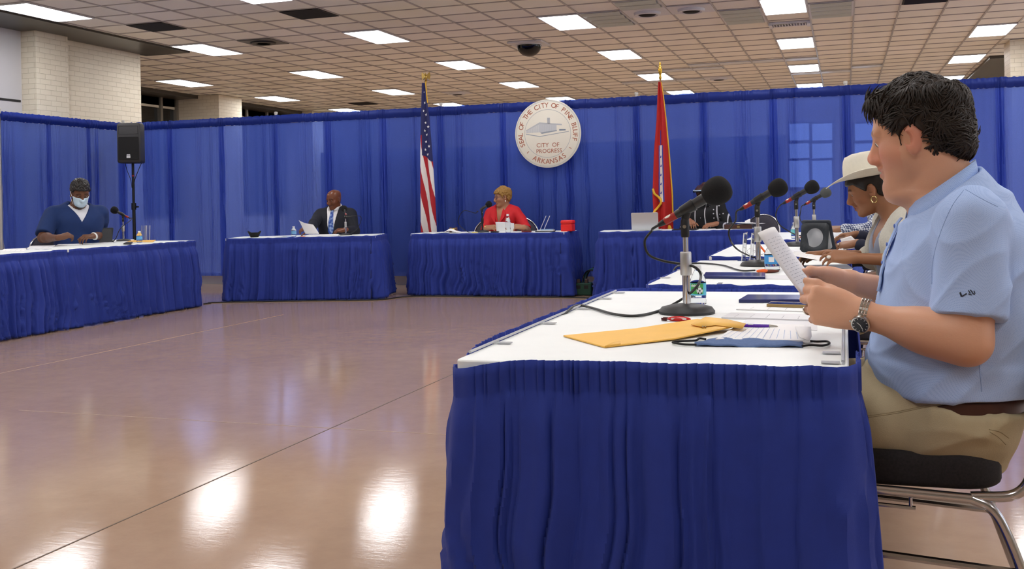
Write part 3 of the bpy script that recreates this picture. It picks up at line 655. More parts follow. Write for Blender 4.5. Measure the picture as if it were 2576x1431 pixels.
# ================================================================ banquet chairs
M_PAD = mat('black_upholstery', (30, 26, 27), rough=.85, noise=.5, nscale=220)
M_PADG = mat('grey_upholstery', (66, 64, 74), rough=.85, noise=.2, nscale=120)
M_TUBE = mat('chrome_tube', (196, 196, 200), rough=.16, metal=1)
def chair(label, x, y, rz, pad, bw=.44, top=.86, group='banquet chairs', rim=True, bo=0):
    """faces local +x; origin on the floor under the seat"""
    r = thing('banquet_chair', label, 'chair', (x, y, 0), rz, group)
    s = MB(); P = []
    for i in range(15):
        t = i/14; zz = [.445, .44, .44, .445, .455, .475, .495, .51, .518, .52, .518, .51, .495, .47, .45][i]
        sc_ = [.7, .9, .96, .985, 1, 1, 1, .98, .95, .9, .8, .6, .4, .2, .02][i]
        P.append([(.02+px*sc_, py*sc_, zz) for px, py in rrect(.46, .45, .09, 6)])
    P.insert(0, [(.02+px*.02, py*.02, .445) for px, py in rrect(.46, .45, .09, 6)])
    s.grid(P, cv=True, flip=True); obj('seat', s, pad, r)
    hw = bw/2
    arch = lambda k, a, z0: [(-a*math.cos(t)*1.0, z0+(top-z0)*max(0, math.sin(t))**.8) for t in np.linspace(0, PI, k)]
    bx = lambda z: -.215-bo-.16*max(0, z-.5)
    out = [(-hw*.82, .60)]+[(yy, zz) for yy, zz in arch(17, hw, .66)]+[(hw*.82, .60)]
    b = MB(); n = len(out); c = np.array([0, .70]); P = []
    for off, sc_ in ((-.012, .02), (-.02, .6), (-.018, .86), (-.008, .95), (.008, .96), (.02, .88), (.026, .6), (.026, .02)):
        P.append([(bx(c[1]+(z-c[1])*sc_)+off, yy*sc_, c[1]+(z-c[1])*sc_) for yy, z in out])
    b.grid(P, cv=True); obj('backrest', b, pad, r)
    for s_ in (-1, 1):
        y_ = s_*.235
        obj('leg', MB().tube(spline([(.275, y_, 0), (.245, y_, .25), (.225, y_, .40), (.19, y_, .432), (.10, y_, .434), (-.06-bo, y_, .425)], 6), .0115, 10), M_TUBE, r)
        obj('leg', MB().tube(spline([(-.06-bo, y_, .425), (-.10-bo, y_, .405), (-.135-bo, y_, .34), (-.2-bo, y_, .15), (-.25-bo, y_, 0)], 6), .0115, 10), M_TUBE, r)
        obj('stretcher', MB().tube([(.235, y_, .30), (-.155-bo, y_, .27)], .009, 8), M_TUBE, r)
        obj('bumper_bar', MB().tube([(.18, y_*1.0, .405), (-.02, y_*1.0, .396)], .005, 8).cyl((.17, y_, .405), (.17, y_, .43), .004).cyl((-.01, y_, .398), (-.01, y_, .425), .004), M_TUBE, r)
        obj('back_upright', MB().tube(spline([(-.06-bo, y_*.98, .428), (-.15-bo, y_*.98, .44), (-.19-bo, y_*.96, .50), (bx(.6), s_*hw*.9, .62)], 6), .0115, 10), M_TUBE, r)
    if rim: obj('back_rim', MB().tube([(bx(z)-.004, yy, z) for yy, z in out], .0135, 10), M_TUBE, r)
    return r
SEATX = .25
# ================================================================ people
def table_loft(st, p=2.3, R=None, t=(0, 0, 0), s=1.0):
    """rings stacked along z: rows (z, front x, back x, half width); R, t, s place it"""
    st = np.array(st, float); n = len(st); zz = np.linspace(st[0, 0], st[-1, 0], 400)
    i = np.clip(np.searchsorted(st[:, 0], zz)-1, 0, n-2); u = (zz-st[i, 0])/(st[i+1, 0]-st[i, 0])
    def cm(j):
        P = lambda q: st[np.clip(q, 0, n-1), j]; a, b, c, d = P(i-1), P(i), P(i+1), P(i+2); return .5*(2*b+(c-a)*u+(2*a-5*b+4*c-d)*u*u+(3*b-a-3*c+d)*u**3)
    f, bk, w = cm(1), cm(2), np.maximum(cm(3), .004); cxt, hxt = (f+bk)/2, np.maximum((f-bk)/2, .004); z0, z1 = zz[0], zz[-1]; t = np.array(t, float)
    def fn(X, Y, Z):
        x, y, z = X-t[0], Y-t[1], Z-t[2]
        if R is not None: x, y, z = (R[0, 0]*x+R[1, 0]*y+R[2, 0]*z, R[0, 1]*x+R[1, 1]*y+R[2, 1]*z, R[0, 2]*x+R[1, 2]*y+R[2, 2]*z)
        x, y, z = x/s, y/s, z/s; cx, hx, ww = np.interp(z, zz, cxt), np.interp(z, zz, hxt), np.interp(z, zz, w)
        q = (np.abs((x-cx)/hx)**p+np.abs(y/ww)**p)**(1/p); d = (q-1)*np.minimum(hx, ww); e = np.maximum(z-z1, z0-z)
        return (s*np.where(e > 0, np.sqrt(np.maximum(d, 0)**2+e*e), np.maximum(d, e*.7))).astype(np.float32)
    m = s*max(abs(st[:, 0]).max(), abs(st[:, 1:]).max())*1.3 if R is not None else None
    if m: return fn, t-m, t+m
    return fn, t+np.array([st[:, 2].min(), -st[:, 3].max(), z0]), t+np.array([st[:, 1].max(), st[:, 3].max(), z1])
HEAD = [(-.118, .072, .018, .020), (-.107, .083, .004, .036), (-.088, .087, -.022, .048), (-.062, .086, -.056, .057), (-.035, .086, -.078, .064), (-.01, .087, -.090, .069),
        (.02, .092, -.098, .073), (.05, .094, -.102, .076), (.08, .084, -.098, .073), (.105, .060, -.080, .060), (.121, .03, -.045, .036), (.128, .0, -.02, .012)]
def jaw_fat(st, k):
    """wider, fuller lower face"""
    return [(z, f+(.003*k if z < -.05 else 0), b, w*(1+k*(.16 if z < -.03 else .05))) for z, f, b, w in st]
def add_head(B, c, R, s, o, lids=True):
    T = lambda x, y, z: np.array(c)+s*(R @ np.array([x, y, z])); E_ = lambda p, r, k=.01, RR=None: B.add(ell(T(*p), np.array(r)*s, R if RR is None else R @ RR), k*s)
    st = jaw_fat(HEAD, o.get('fat', 0)); B.add(table_loft(st, 2.25, R, c, s), .01)
    C_ = lambda a, b, r1, r2, k=.008: B.add(cap(T(*a), T(*b), r1*s, r2*s), k*s)
    for y in (-1, 1):
        B.cut(ell(T(.107, y*.034, .008), np.array([.020, .019, .013])*s, R), .014*s)              # eye socket
        E_((.064-.008*o.get('fat', 0), y*.043, -.022), (.026-.005*o.get('fat', 0), .022, .02), .03)                                            # cheekbone
        C_((.091, y*.014, .026), (.080, y*.052, .026), .0095, .008, .018)                            # brow ridge
        B.add(ell(T(.0775, y*.0335, .0085), np.array([.0142, .0160, .0128])*s, R), .004*s)           # lid
        B.add(ell(T(-.006, y*.081, -.004), np.array([.0215, .0085, .0355])*s, R @ rotz(y*.45) @ roty(-.15)), .006*s)   # ear
        B.cut(ell(T(.003, y*.087, -.002), np.array([.0085, .0115, .016])*s, R @ rotz(y*.42)), .004*s)
        E_((-.002, y*.080, -.033), (.009, .005, .010), .005)
        E_((.107, y*.0125, -.036), (.012, .009, .0085), .008)                                       # nostril wing
    nl = o.get('nose', 1.0)
    C_((.080, 0, .022), (.088, 0, -.030), .012, .017, .012); C_((.090, 0, .020), (.090+.026*nl, 0, -.020), .0095, .0115, .010); E_((.094+.026*nl, 0, -.028), (.012, .0135, .0115), .009)
    C_((.100, 0, -.040), (.098, 0, -.052), .006, .007, .008)
    for y in (-1, 1):
        C_((.0975, 0, -.0565), (.086, y*.023, -.0625), .0062, .004, .005); C_((.0955, 0, -.0705), (.086, y*.021, -.0645), .0075, .004, .005)
    B.cut(ell(T(.104, 0, -.0632), np.array([.012, .024, .0016])*s, R), .003*s)                        # mouth line
    E_((.078, 0, -.099), (.018, .022, .015), .018)                                                   # chin
    if o.get('fat', 0) > .6: E_((.040, 0, -.122), (.056, .056, .030), .03)
    return T
def add_hand(B, W, d, n, s=1.0, left=True, curl=((.5, .6, .4),)*4, spread=.05, thumb=(.75, .5, -.25), tcurl=(.25, .3), k=.0045):
    """W wrist, d along the hand, n out of its back"""
    d = nrm(d); n = nrm(np.array(n, float)-d*(np.array(n, float) @ d)); t = np.cross(d, n)*(1 if left else -1)
    W = np.array(W, float); P = lambda a, b, c: W+s*(d*a+t*b+n*c); kn = []
    for j, (of, ds) in enumerate(((.030, .090), (.010, .094), (-.011, .089), (-.029, .079))):
        b = P(ds, of, .0); kn.append(b); B.add(cap(P(-.01, of*.45, 0), b, .0155*s, .0128*s), .014*s)
    B.add(ell(P(.036, .024, -.010), np.array([.034, .019, .017])*s, np.stack([nrm(d+t*.4), np.cross(n, nrm(d+t*.4)), n], 1)), .016*s)
    B.add(ell(P(.04, -.022, -.008), np.array([.034, .014, .014])*s, np.stack([d, np.cross(n, d), n], 1)), .014*s)
    for j in range(4):
        L_ = ((.044, .027, .021), (.049, .031, .022), (.045, .029, .021), (.035, .021, .019))[j]; r = ((.0100, .0088, .0075), (.0103, .009, .0077), (.0098, .0086, .0073), (.0086, .0076, .0066))[j]
        c = curl[j] if len(curl) == 4 else curl[0]; A = 0; p = kn[j]; sp = spread*(1.5-j)
        for q in range(3):
            A += c[q]; e = nrm(d*math.cos(sp)+t*math.sin(sp)); v = e*math.cos(A)-n*math.sin(A); p2 = p+v*L_[q]*s
            B.add(cap(p, p2, r[q]*s*1.04, r[min(q+1, 2)]*s*(1 if q < 2 else .88)), k*s); p = p2
    v = nrm(d*thumb[0]+t*thumb[1]+n*thumb[2]); p = P(.024, .026, -.010); side = nrm(np.cross(v, np.cross(d, t)))
    ax = nrm(-t*.6-n*.8)
    for q, (L_, r1, r2) in enumerate(((.044, .0135, .0115), (.034, .0112, .0100), (.027, .0100, .0080))):
        p2 = p+v*L_*s; B.add(cap(p, p2, r1*s, r2*s), k*s*1.5); p = p2; v = nrm(v+ax*tcurl[min(q, 1)]*.7)
    return kn
def ik(S, W, a, b, pole):
    S, W = np.array(S, float), np.array(W, float); v = W-S; D = np.linalg.norm(v)
    if D > (a+b)*.995: k = D/((a+b)*.995); a *= k; b *= k
    v /= D; x = (a*a-b*b+D*D)/(2*D); h = math.sqrt(max(a*a-x*x, 1e-6)); p = np.array(pole, float); p = nrm(p-v*(p @ v)); return S+v*x+p*h
TORSO = [(.45, .10, -.12, .15), (.50, .13, -.135, .178), (.58, .135, -.13, .172), (.68, .128, -.115, .158), (.78, .125, -.115, .160), (.88, .125, -.12, .172), (.96, .108, -.115, .182), (1.02, .078, -.105, .166), (1.065, .050, -.085, .105), (1.095, .038, -.07, .06)]
def skin_mat(name, c, rough=.5):
    return mat(name, c, rough=rough, attr='tint', sss=.12, spec=.4, bump=.12, bscale=260)
class Person: pass
def tint_head(V, T0, R, s, skin, lips, brow, blush=.0, stubble=0, browz=.030, base=None):
    col = np.tile(np.array(lin(skin)), (len(V), 1)); q = ((V-T0) @ R)/s; x, y, z = q[:, 0], q[:, 1], q[:, 2]
    def mix(m, c, k=1): col[:] = col*(1-(m*k)[:, None])+np.array(lin(c))*(m*k)[:, None]
    near = (np.abs(x) < .2) & (np.abs(y) < .12) & (z > -.16) & (z < .16)
    if blush:
        m = near*np.exp(-(((np.abs(y)-.048)/.028)**2+((z+.03)/.03)**2))*(x > .03)+near*np.exp(-((y/.02)**2+((z+.03)/.018)**2))*(x > .09)+near*(np.abs(y) > .076)*(np.abs(x+.005) < .03)*np.exp(-(z/.05)**2)
        mix(np.clip(m, 0, 1), (206, 118, 100), blush)
    if stubble: mix(near*np.clip((-.040-z)/.02, 0, 1)*np.clip((x+.01)/.03, 0, 1), (92, 70, 62), stubble)
    mix(near*(x > .078)*np.exp(-(((z+.064)/.0085)**2))*np.clip(1-(np.abs(y)/.028)**4, 0, 1), lips, .75)
    m = near*(x > .06)*np.exp(-(((z-browz-.002*np.sign(.045-np.abs(y)))/.0055)**2))*(np.abs(y) > .012)*(np.abs(y) < .056); mix(np.clip(m, 0, 1), brow, .85)
    mix(near*(x > .075)*np.exp(-(((z-.006)/.003)**2+((np.abs(y)-.034)/.013)**2)), tuple(v*.35 for v in brow), .5)
    return col
def eyes(P, iris=(60, 42, 30), rr=.0112):
    M1 = mat('eye_white', (226, 220, 214), rough=.15); M2 = mat('iris_%d' % iris[0], iris, rough=.1); 
    for y in (-1, 1):
        c = P.T(.0805, y*.0335, .0040); m = MB(); n_ = 12; Pp = []
        gaze = P.R @ nrm([1, 0, P.gaze]); Fr = frame(gaze)
        for i in range(n_+1):
            t = PI*i/n_*.996+.004; Pp.append([c+P.hs*rr*(Fr @ np.array([math.sin(t)*math.cos(2*PI*k/16), math.sin(t)*math.sin(2*PI*k/16), math.cos(t)])) for k in range(16)])
        m.grid(Pp, cv=True, mi=lambda i, j: 1 if i < 3 else 0); obj('eye', m, [M1, M2], P.o)
def build_person(label, pos, heading, s=1.0, skin=(120, 80, 58), res=.007, torso=TORSO, wide=1.0, lean=.0, seat=.0, head_yaw=0, head_pitch=.1, head_roll=0, hs=1.0, head_fwd=.02, head_up=0, armL=None, armR=None, fat=0, nose=1.0,
                 lips=(120, 64, 58), brow=(30, 22, 18), blush=0, stubble=0, gaze=-.3, iris=(50, 34, 26), armr=1.0, legs=True, sho=None, headc=None, headw=None, name='person', rough=.48, handk=None, knee=.42, thigh=1.0):
    """everything in the person's own frame: +x forward, +y left, z up from the floor"""
    P = Person(); P.s = s; P.res = res; P.M = Matrix.Translation(Vector((float(pos[0]), float(pos[1]), seat))) @ Matrix.Rotation(heading, 4, 'Z')
    P.Mi = np.array(P.M.inverted()); loc = lambda p: (P.Mi @ np.append(np.array(p, float), 1))[:3]; P.loc = loc; vec = lambda v: P.Mi[:3, :3] @ np.array(v, float); P.vec = vec
    tz = lambda z: lean*max(0, z-.5*s)
    P.torso = [(z*s, f*s*(.5+.5*wide)+tz(z*s), b*s*(.5+.5*wide)+tz(z*s), w*s*wide) for z, f, b, w in torso] if torso is TORSO else torso
    P.sho = sho or [np.array([-.02*s+tz(1.0*s), y*.182*s*wide, 1.005*s]) for y in (1, -1)]
    if headw is not None: headc = loc(headw)
    P.hc = np.array(headc) if headc is not None else np.array([head_fwd+tz(1.15*s), 0, 1.235*s+head_up]); P.hs = hs; P.R = rotz(head_yaw) @ roty(head_pitch) @ rotx(head_roll); P.gaze = gaze
    P.arms = []
    for k, a in enumerate((armL, armR)):
        if a is None: a = dict(w=(.34, (.12, -.12)[k], .80), d=(1, (-.5, .5)[k], 0), n=(0, 0, 1), local=True)
        W = np.array(a['w'], float) if a.get('local') else loc(a['w']); d = nrm(a['d']) if a.get('local') else nrm(vec(a['d'])); n = np.array(a['n'], float) if a.get('local') else vec(a['n'])
        E0 = (np.array(a['e'], float) if a.get('local') else loc(a['e'])) if 'e' in a else ik(P.sho[k], W, .285*s, .255*s, a.get('pole', (-.35, (.55, -.55)[k], -1)))
        P.arms.append((P.sho[k], E0, W, d, n, a))
    top = P.hc[2]+.2*hs; ys = max(.42, max(abs(q[1]) for A in P.arms for q in A[:3])+.18); xs = max([.5 if legs else .3]+[A[2][0]+.25 for A in P.arms]); xm = min([-.33]+[q[0]-.1 for A in P.arms for q in A[:3]]+[min(r[2] for r in P.torso)-.05])
    P.lo, P.hi = (xm, -ys, 0), (max(xs, .72), ys, top)
    B = Body(P.lo, P.hi, res); P.B = B
    B.add(table_loft(P.torso, 2.4), .01, -.004)
    nb = np.array([P.torso[-2][1]*.5+P.torso[-2][2]*.5, 0, P.torso[-2][0]-.02]); nt = P.hc+P.R @ np.array([-.022, 0, -.055])*hs; P.nb, P.nt = nb, nt
    for S_ in P.sho: B.add(cap(nb+[0, .25*S_[1], .012], S_+[0, -.03*np.sign(S_[1]), .006], .046*s, .046*s), .04)
    B.add(cap(nb, nt, .060*hs*(1+.25*fat), .053*hs*(1+.25*fat)), .035)
    for k, (S, E0, W, d, n, a) in enumerate(P.arms):
        B.add(cap(S, E0, .052*s*armr, .041*s*armr), .008); B.add(cap(E0, W+d*(-.02), .040*s*armr, .0265*s*(.6+.4*armr)), .02); B.add(ell(E0*.72+W*.28, np.array([.08, .043, .043])*s*armr, np.stack([nrm(W-E0), *(lambda f: (f[:, 0], f[:, 1]))(frame(W-E0))], 1)), .02)
        B.add(ell(W, np.array([.03, .029, .021])*s*(.6+.4*armr), np.stack([d, np.cross(nrm(n), d), nrm(n)], 1)), .018)
        kn = add_hand(B, W, d, n, a.get('hs', 1.0)*s, k == 0, a.get('curl', ((.45, .55, .35),)*4), a.get('spread', .05), a.get('thumb', (.75, .5, -.3)), a.get('tcurl', (.25, .3)), k=handk or .0045); P.__dict__['kn%d' % k] = kn
    if legs:
        P.legs = []; P.th = thigh
        for y in (1, -1):
            H, K, A_ = np.array([.0, y*.088*s*wide, .545*s]), np.array([knee*s, y*.115*s*wide, .525*s+.05*(thigh-1)]), np.array([(knee+.03)*s, y*.12*s*wide, .10])
            P.legs.append((H, K, A_)); B.add(cap(H, K, .082*s*wide*thigh, .058*s*thigh), .03); B.add(cap(K, A_, .053*s, .036*s), .02); B.add(cap(A_+[0, 0, -.03], A_+[.14*s, 0, -.055], .036, .026), .02)
    P.T = add_head(B, P.hc, P.R, hs, dict(fat=fat, nose=nose), lids=res < .006)
    V, Q = B.mesh(2); col = tint_head(V, P.hc, P.R, hs, skin, lips, brow, blush, stubble)
    P.o = np_obj(name, V, Q, skin_mat('skin_%d_%d_%d' % skin, skin, rough), col=col, label=label, cat='person'); P.o.matrix_world = P.M; P.V, P.Q = V, Q
    eyes(P, iris); return P
def garment(P, name, m, grow, torso=True, sleeve=1.0, hem=.5, top=None, neck=None, vneck=None, res=None, wrinkle=.004, seed=1, cuts=(), legs=False, belt=None, label=None, hollow=True, extra=None, cut_extra=None, wk=(26, 15), armgrow=None, crease=.0):
    """cloth over the same implicit body, cut at hem, sleeves and neckline"""
    B = Body(P.lo, P.hi, res or P.res)
    if torso:
        B.add(table_loft(P.torso, 2.4), .01, grow)
        for S_ in P.sho: B.add(cap(P.nb+[0, .25*S_[1], .012], S_+[0, -.03*np.sign(S_[1]), .006], .046*P.s, .046*P.s), .04, grow)
    ag = grow if armgrow is None else armgrow
    if sleeve > 0 and not legs:
        for k, (S, E0, W, d, n, a) in enumerate(P.arms):
            s, r = P.s, P.arms[k][5].get('sr', 1.0); B2 = Body(P.lo, P.hi, res or P.res)
            if sleeve <= 1:
                e = S+(E0-S)*sleeve; B2.add(cap(S, e+nrm(E0-S)*.06, .056*s*r, (.058-.008*sleeve)*s*r), .02, ag)
                pl = nrm(nrm(E0-S)+np.array(a.get('hem', (0, 0, 0)))); B2.cut((lambda X, Y, Z, e=e, pl=pl: -((X-e[0])*pl[0]+(Y-e[1])*pl[1]+(Z-e[2])*pl[2]), e-.16*s, e+.16*s), .004)
            else:
                f = sleeve-1; B2.add(cap(S, E0, .056*s*r, .046*s*r), .02, ag); e = E0+(W-E0)*f; B2.add(cap(E0, e, .045*s*r, (.045-.013*f)*s*r), .02, ag)
            kk = np.float32(.035)*np.clip((B.ax[2]-(S[2]-.10*s))/(.1*s), .12, 1).astype(np.float32)[None, None, :]; h = np.maximum(kk-np.abs(B.F-B2.F), 0)/kk; B.F = np.minimum(B.F, B2.F)-h*h*kk*.25
    if legs:
        for H, K, A_ in P.legs: s = P.s; B.add(cap(H, K, .088*s*P.th, .064*s*P.th), .035, grow); B.add(cap(K, A_+[0, 0, .0], .058*s, .050*s), .02, grow)
    if extra: extra(B)
    if top is not None: B.keep(lambda X, Y, Z: Z-top+0*X+0*Y)
    B.keep(lambda X, Y, Z: hem-Z+0*X+0*Y)
    nb, nt = P.nb, P.nt
    if neck is not None: B.cut(cap(nb-(nt-nb)*.6, nt+(nt-nb), neck, neck), .006)
    if vneck is not None:
        zb, kx, hw = vneck   # V reaching down to zb
        B.keep(lambda X, Y, Z: -np.maximum(np.maximum(np.abs(Y)-np.maximum((Z-zb)*kx, 0)-.0*X, zb-Z), .0-X+P.torso[-3][1]*.2))
    for c in cuts: B.cut(c, .004)
    if cut_extra: cut_extra(B)
    V, Q = B.mesh(2); N = vnormals(V, Q); r = np.random.RandomState(seed); ph = r.uniform(0, 6, 8)
    d = np.sin(V[:, 2]*wk[0]+V[:, 0]*wk[1]+ph[0]+2*np.sin(V[:, 1]*9+ph[1]))+.7*np.sin(V[:, 2]*17-V[:, 1]*24+ph[2]+2*np.sin(V[:, 0]*11+ph[3]))+.5*np.sin(V[:, 0]*41+V[:, 2]*33+ph[4]+1.5*np.sin(V[:, 1]*23))
    if crease:
        for a_, b_, c_, f_ in ((.8, 1.4, .5, 9), (1.5, -.7, .8, 7.5), (-.5, .9, 1.5, 11), (.3, 1.7, -.9, 6.5)):
            q = V[:, 0]*a_+V[:, 2]*b_+V[:, 1]*c_; w_ = q*f_+1.6*np.sin(V[:, 2]*6+V[:, 0]*5+ph[5]+a_)+1.1*np.sin(V[:, 1]*8-V[:, 0]*7+ph[6]+b_); env = np.clip(np.sin(V[:, 0]*7*b_+V[:, 2]*9*a_+V[:, 1]*6+ph[7]+c_*3), 0, 1)
            d = d+(crease/wrinkle)*1.6*env*(1-np.abs(np.sin(w_)))**3
    V = V+N*(wrinkle*.5*d)[:, None]
    return np_obj(name, V, Q, m, P.o, label=label)
def hair_cap(P, m, grow, line, res=.004, noise=.0, nf=60, seed=3, name='hair', locks=0, ll=(.03, .05), lr=.004, extra=None, fat=0, curl=.012):
    """line: list of (x, lowest z) in head units; hair grows above it"""
    lx, lz = [q[0] for q in line], [q[1] for q in line]; B = Body((-.17, -.14, -.17), (.16, .14, .2), res); B.add(table_loft(HEAD, 2.25), .01, grow)
    if extra: extra(B)
    B.keep(lambda X, Y, Z: np.interp(X, lx, lz).astype(np.float32)-Z+0*Y, .012)
    for y in (-1, 1): B.cut(ell((-.004, y*.095, -.008), (.028, .05, .040)), .006)
    V, Q = B.mesh(1); N = vnormals(V, Q); r = np.random.RandomState(seed); ph = r.uniform(0, 6, 9)
    if noise:
        d = np.sin(V[:, 0]*nf+2*np.sin(V[:, 1]*nf*.7+ph[0])+ph[1])*np.sin(V[:, 2]*nf*.9+2*np.sin(V[:, 0]*nf*.6+ph[2])+ph[3])+.5*np.sin(V[:, 1]*nf*1.7+ph[4]+2*np.sin(V[:, 2]*nf))
        V = V+N*(noise*d)[:, None]
    W = (P.hs*V) @ P.R.T+P.hc; h = np_obj(name, W, Q, m, P.o)
    if locks:
        mb = MB(); ok = np.where((N[:, 2] > -.35) & ~((np.abs(V[:, 0]+.005) < .042) & (V[:, 2] < .046) & (V[:, 2] > -.05)))[0]; cen = np.array([-.04, 0, .10])
        for i in r.choice(ok, locks):
            p, n = V[i], N[i]; fl = np.array([p[0]-cen[0], p[1], -.06+p[2]*.3]) if p[0] < .05 else np.array([.02, .06*np.sign(p[1]+.02), .01]); fl = fl-n*(fl @ n); fl = nrm(fl+r.normal(size=3)*.03); wv = 1.0*math.sin(p[0]*48+2*math.sin(p[2]*31)+ph[5])+.8*math.sin(p[1]*42+p[2]*37+ph[6]); fl = nrm(fl+np.cross(n, fl)*(wv*.55+r.normal()*.16)); fl = nrm(fl-n*(fl @ n)); sd_ = np.cross(n, fl); L_ = r.uniform(*ll); a = math.copysign(1, math.sin(p[0]*70+p[2]*55+ph[7]))*curl*r.uniform(.5, 1.2); pts = []; rad = []
            for t in np.linspace(0, 1, 7): pts.append(p+fl*L_*t+sd_*a*math.sin(2.6*t)+n*(.001+.45*curl*math.sin(PI*t)*r.uniform(.7, 1.3)-.005*t-(L_*t)**2/.19)); rad.append(lr*(math.sin(PI*(.12+.86*t))**.7))
            pts = (P.hs*np.array(pts)) @ P.R.T+P.hc; mb.tube(pts, np.array(rad)*P.hs, 5, cap=False)
        obj('hair_locks', mb, m, h, autos=0)
    return h
def ptorso_shift(P, z, j): t = np.array(P.torso); return float(np.interp(z, t[:, 0], t[:, j]))
# ---------------------------------------------------------------- the man in the polo shirt (nearest)
YM, XM = 2.70, .25
def LM(px, py, y=YM):
    p = aty(px, py, y); return np.array([XM-p[0], YM-p[1], p[2]])
front = [LM(*q) for q in ((2345, 400), (2300, 470), (2284, 520), (2276, 565), (2258, 620), (2240, 690), (2222, 760), (2206, 830), (2194, 880), (2188, 915), (2192, 945), (2205, 985), (2225, 1040), (2240, 1140))]
back = [LM(*q) for q in ((2448, 395), (2476, 432), (2515, 468), (2550, 510), (2578, 570), (2598, 640), (2612, 720), (2614, 800), (2606, 880), (2586, 950), (2566, 1010), (2536, 1080), (2512, 1140))]
zf, xf = [p[2] for p in front][::-1], [p[0] for p in front][::-1]; zb_, xb_ = [p[2] for p in back][::-1], [p[0] for p in back][::-1]
hwz = [(.47, .17), (.52, .195), (.60, .205), (.68, .215), (.76, .215), (.85, .208), (.94, .212), (1.0, .205), (1.05, .150), (1.085, .112)]
man_torso = [(z, float(np.interp(z, zf, xf)), float(np.interp(z, zb_, xb_)), w) for z, w in hwz]
armL = dict(w=aty(2160, 790, 2.49), e=aty(2432, 858, 2.455), d=(-1, .10, .20), n=(-.12, -1, .22), curl=((.95, 1.25, .7), (1.05, 1.3, .7), (1.15, 1.3, .7), (1.2, 1.25, .7)), thumb=(.93, .30, -.18), tcurl=(.12, .35), spread=.03, sr=1.12, hs=1.04)
armR = dict(w=aty(2128, 712, 2.83), e=np.array([.24, 2.985, .80]), d=(-1, -.34, .06), n=(-.2, .9, .42), curl=((.9, 1.1, .6), (1.0, 1.2, .6), (1.1, 1.2, .6), (1.15, 1.2, .6)), thumb=(.95, .25, -.2), tcurl=(.1, .3), spread=.03, sr=1.12, hs=1.04)
hcM = LM(2312, 348, 2.70)
man = build_person('man with wavy dark hair in a light blue polo shirt reading at the nearest table', (XM, YM), PI, s=1.06, skin=(212, 160, 130), res=.004, torso=man_torso, wide=1.05, head_yaw=-.3, head_pitch=.15, head_roll=0, hs=1.045,
                   armL=armL, armR=armR, fat=1.0, nose=.72, lips=(176, 106, 98), brow=(70, 52, 40), blush=.55, stubble=.12, gaze=-.5, iris=(70, 70, 60), armr=1.2,
                   sho=[LM(2446, 556, 2.50)*[1, 0, 1]+[0, .20, 0], LM(2446, 556, 2.50)*[1, 0, 1]+[0, -.20, 0]], headc=hcM, legs=True, knee=.50, thigh=1.22, rough=.45)
def dotted(m, c0, c1, scale, r_):
    nt = m.node_tree; b = nt.nodes['Principled BSDF']; L = nt.links.new; N = nt.nodes.new; tc = N('ShaderNodeTexCoord'); v = N('ShaderNodeTexVoronoi'); v.inputs['Scale'].default_value = scale; v.inputs['Randomness'].default_value = .12
    mp = N('ShaderNodeMapping'); mp.inputs['Rotation'].default_value = (.5, .62, .4); L(tc.outputs['Object'], mp.inputs['Vector']); L(mp.outputs[0], v.inputs['Vector']); cr = N('ShaderNodeValToRGB'); e = cr.color_ramp.elements; e[0].position = r_*.7; e[0].color = (*lin(c1), 1); e[1].position = r_*1.3; e[1].color = (*lin(c0), 1); L(v.outputs['Distance'], cr.inputs['Fac']); L(cr.outputs['Color'], b.inputs['Base Color'])
M_POLO = mat('polo_knit', (170, 194, 236), rough=.8, noise=.03, nscale=30); dotted(M_POLO, (172, 196, 238), (146, 172, 224), 400, .32)
M_POLO2 = mat('polo_collar_knit', (162, 190, 238), rough=.8); dotted(M_POLO2, (164, 190, 236), (140, 168, 222), 330, .35)
M_KHAKI = mat('khaki_twill', (178, 164, 132), rough=.85, noise=.06, nscale=18, bump=.3, bscale=500)
cb, cf = LM(2452, 402), LM(2286, 520)
polo = garment(man, 'polo_shirt', M_POLO, .010, sleeve=.80, hem=.632, neck=.083, cut_extra=lambda B: B.keep(lambda X, Y, Z: Z-(cb[2]+(X-cb[0])*(cf[2]-cb[2])/(cf[0]-cb[0])-.028)+0*Y), res=.005, wrinkle=.008, wk=(13, 10), crease=.006, seed=4, armgrow=.012,
               extra=lambda B: B.add(table_loft([(.60, *[float(np.interp(.66, zf, xf))+.0, float(np.interp(.66, zb_, xb_))], .215), (.64, float(np.interp(.66, zf, xf)), float(np.interp(.66, zb_, xb_)), .218), (.70, float(np.interp(.70, zf, xf)), float(np.interp(.70, zb_, xb_)), .218)], 2.4), .01, .012) and B.add(table_loft([(z, float(np.interp(z, zf, xf))-.006, float(np.interp(z, zb_, xb_))+.004, w) for z, w in ((1.03, .160), (1.075, .128), (1.11, .108), (1.17, .095))], 2.2), .03, .004))
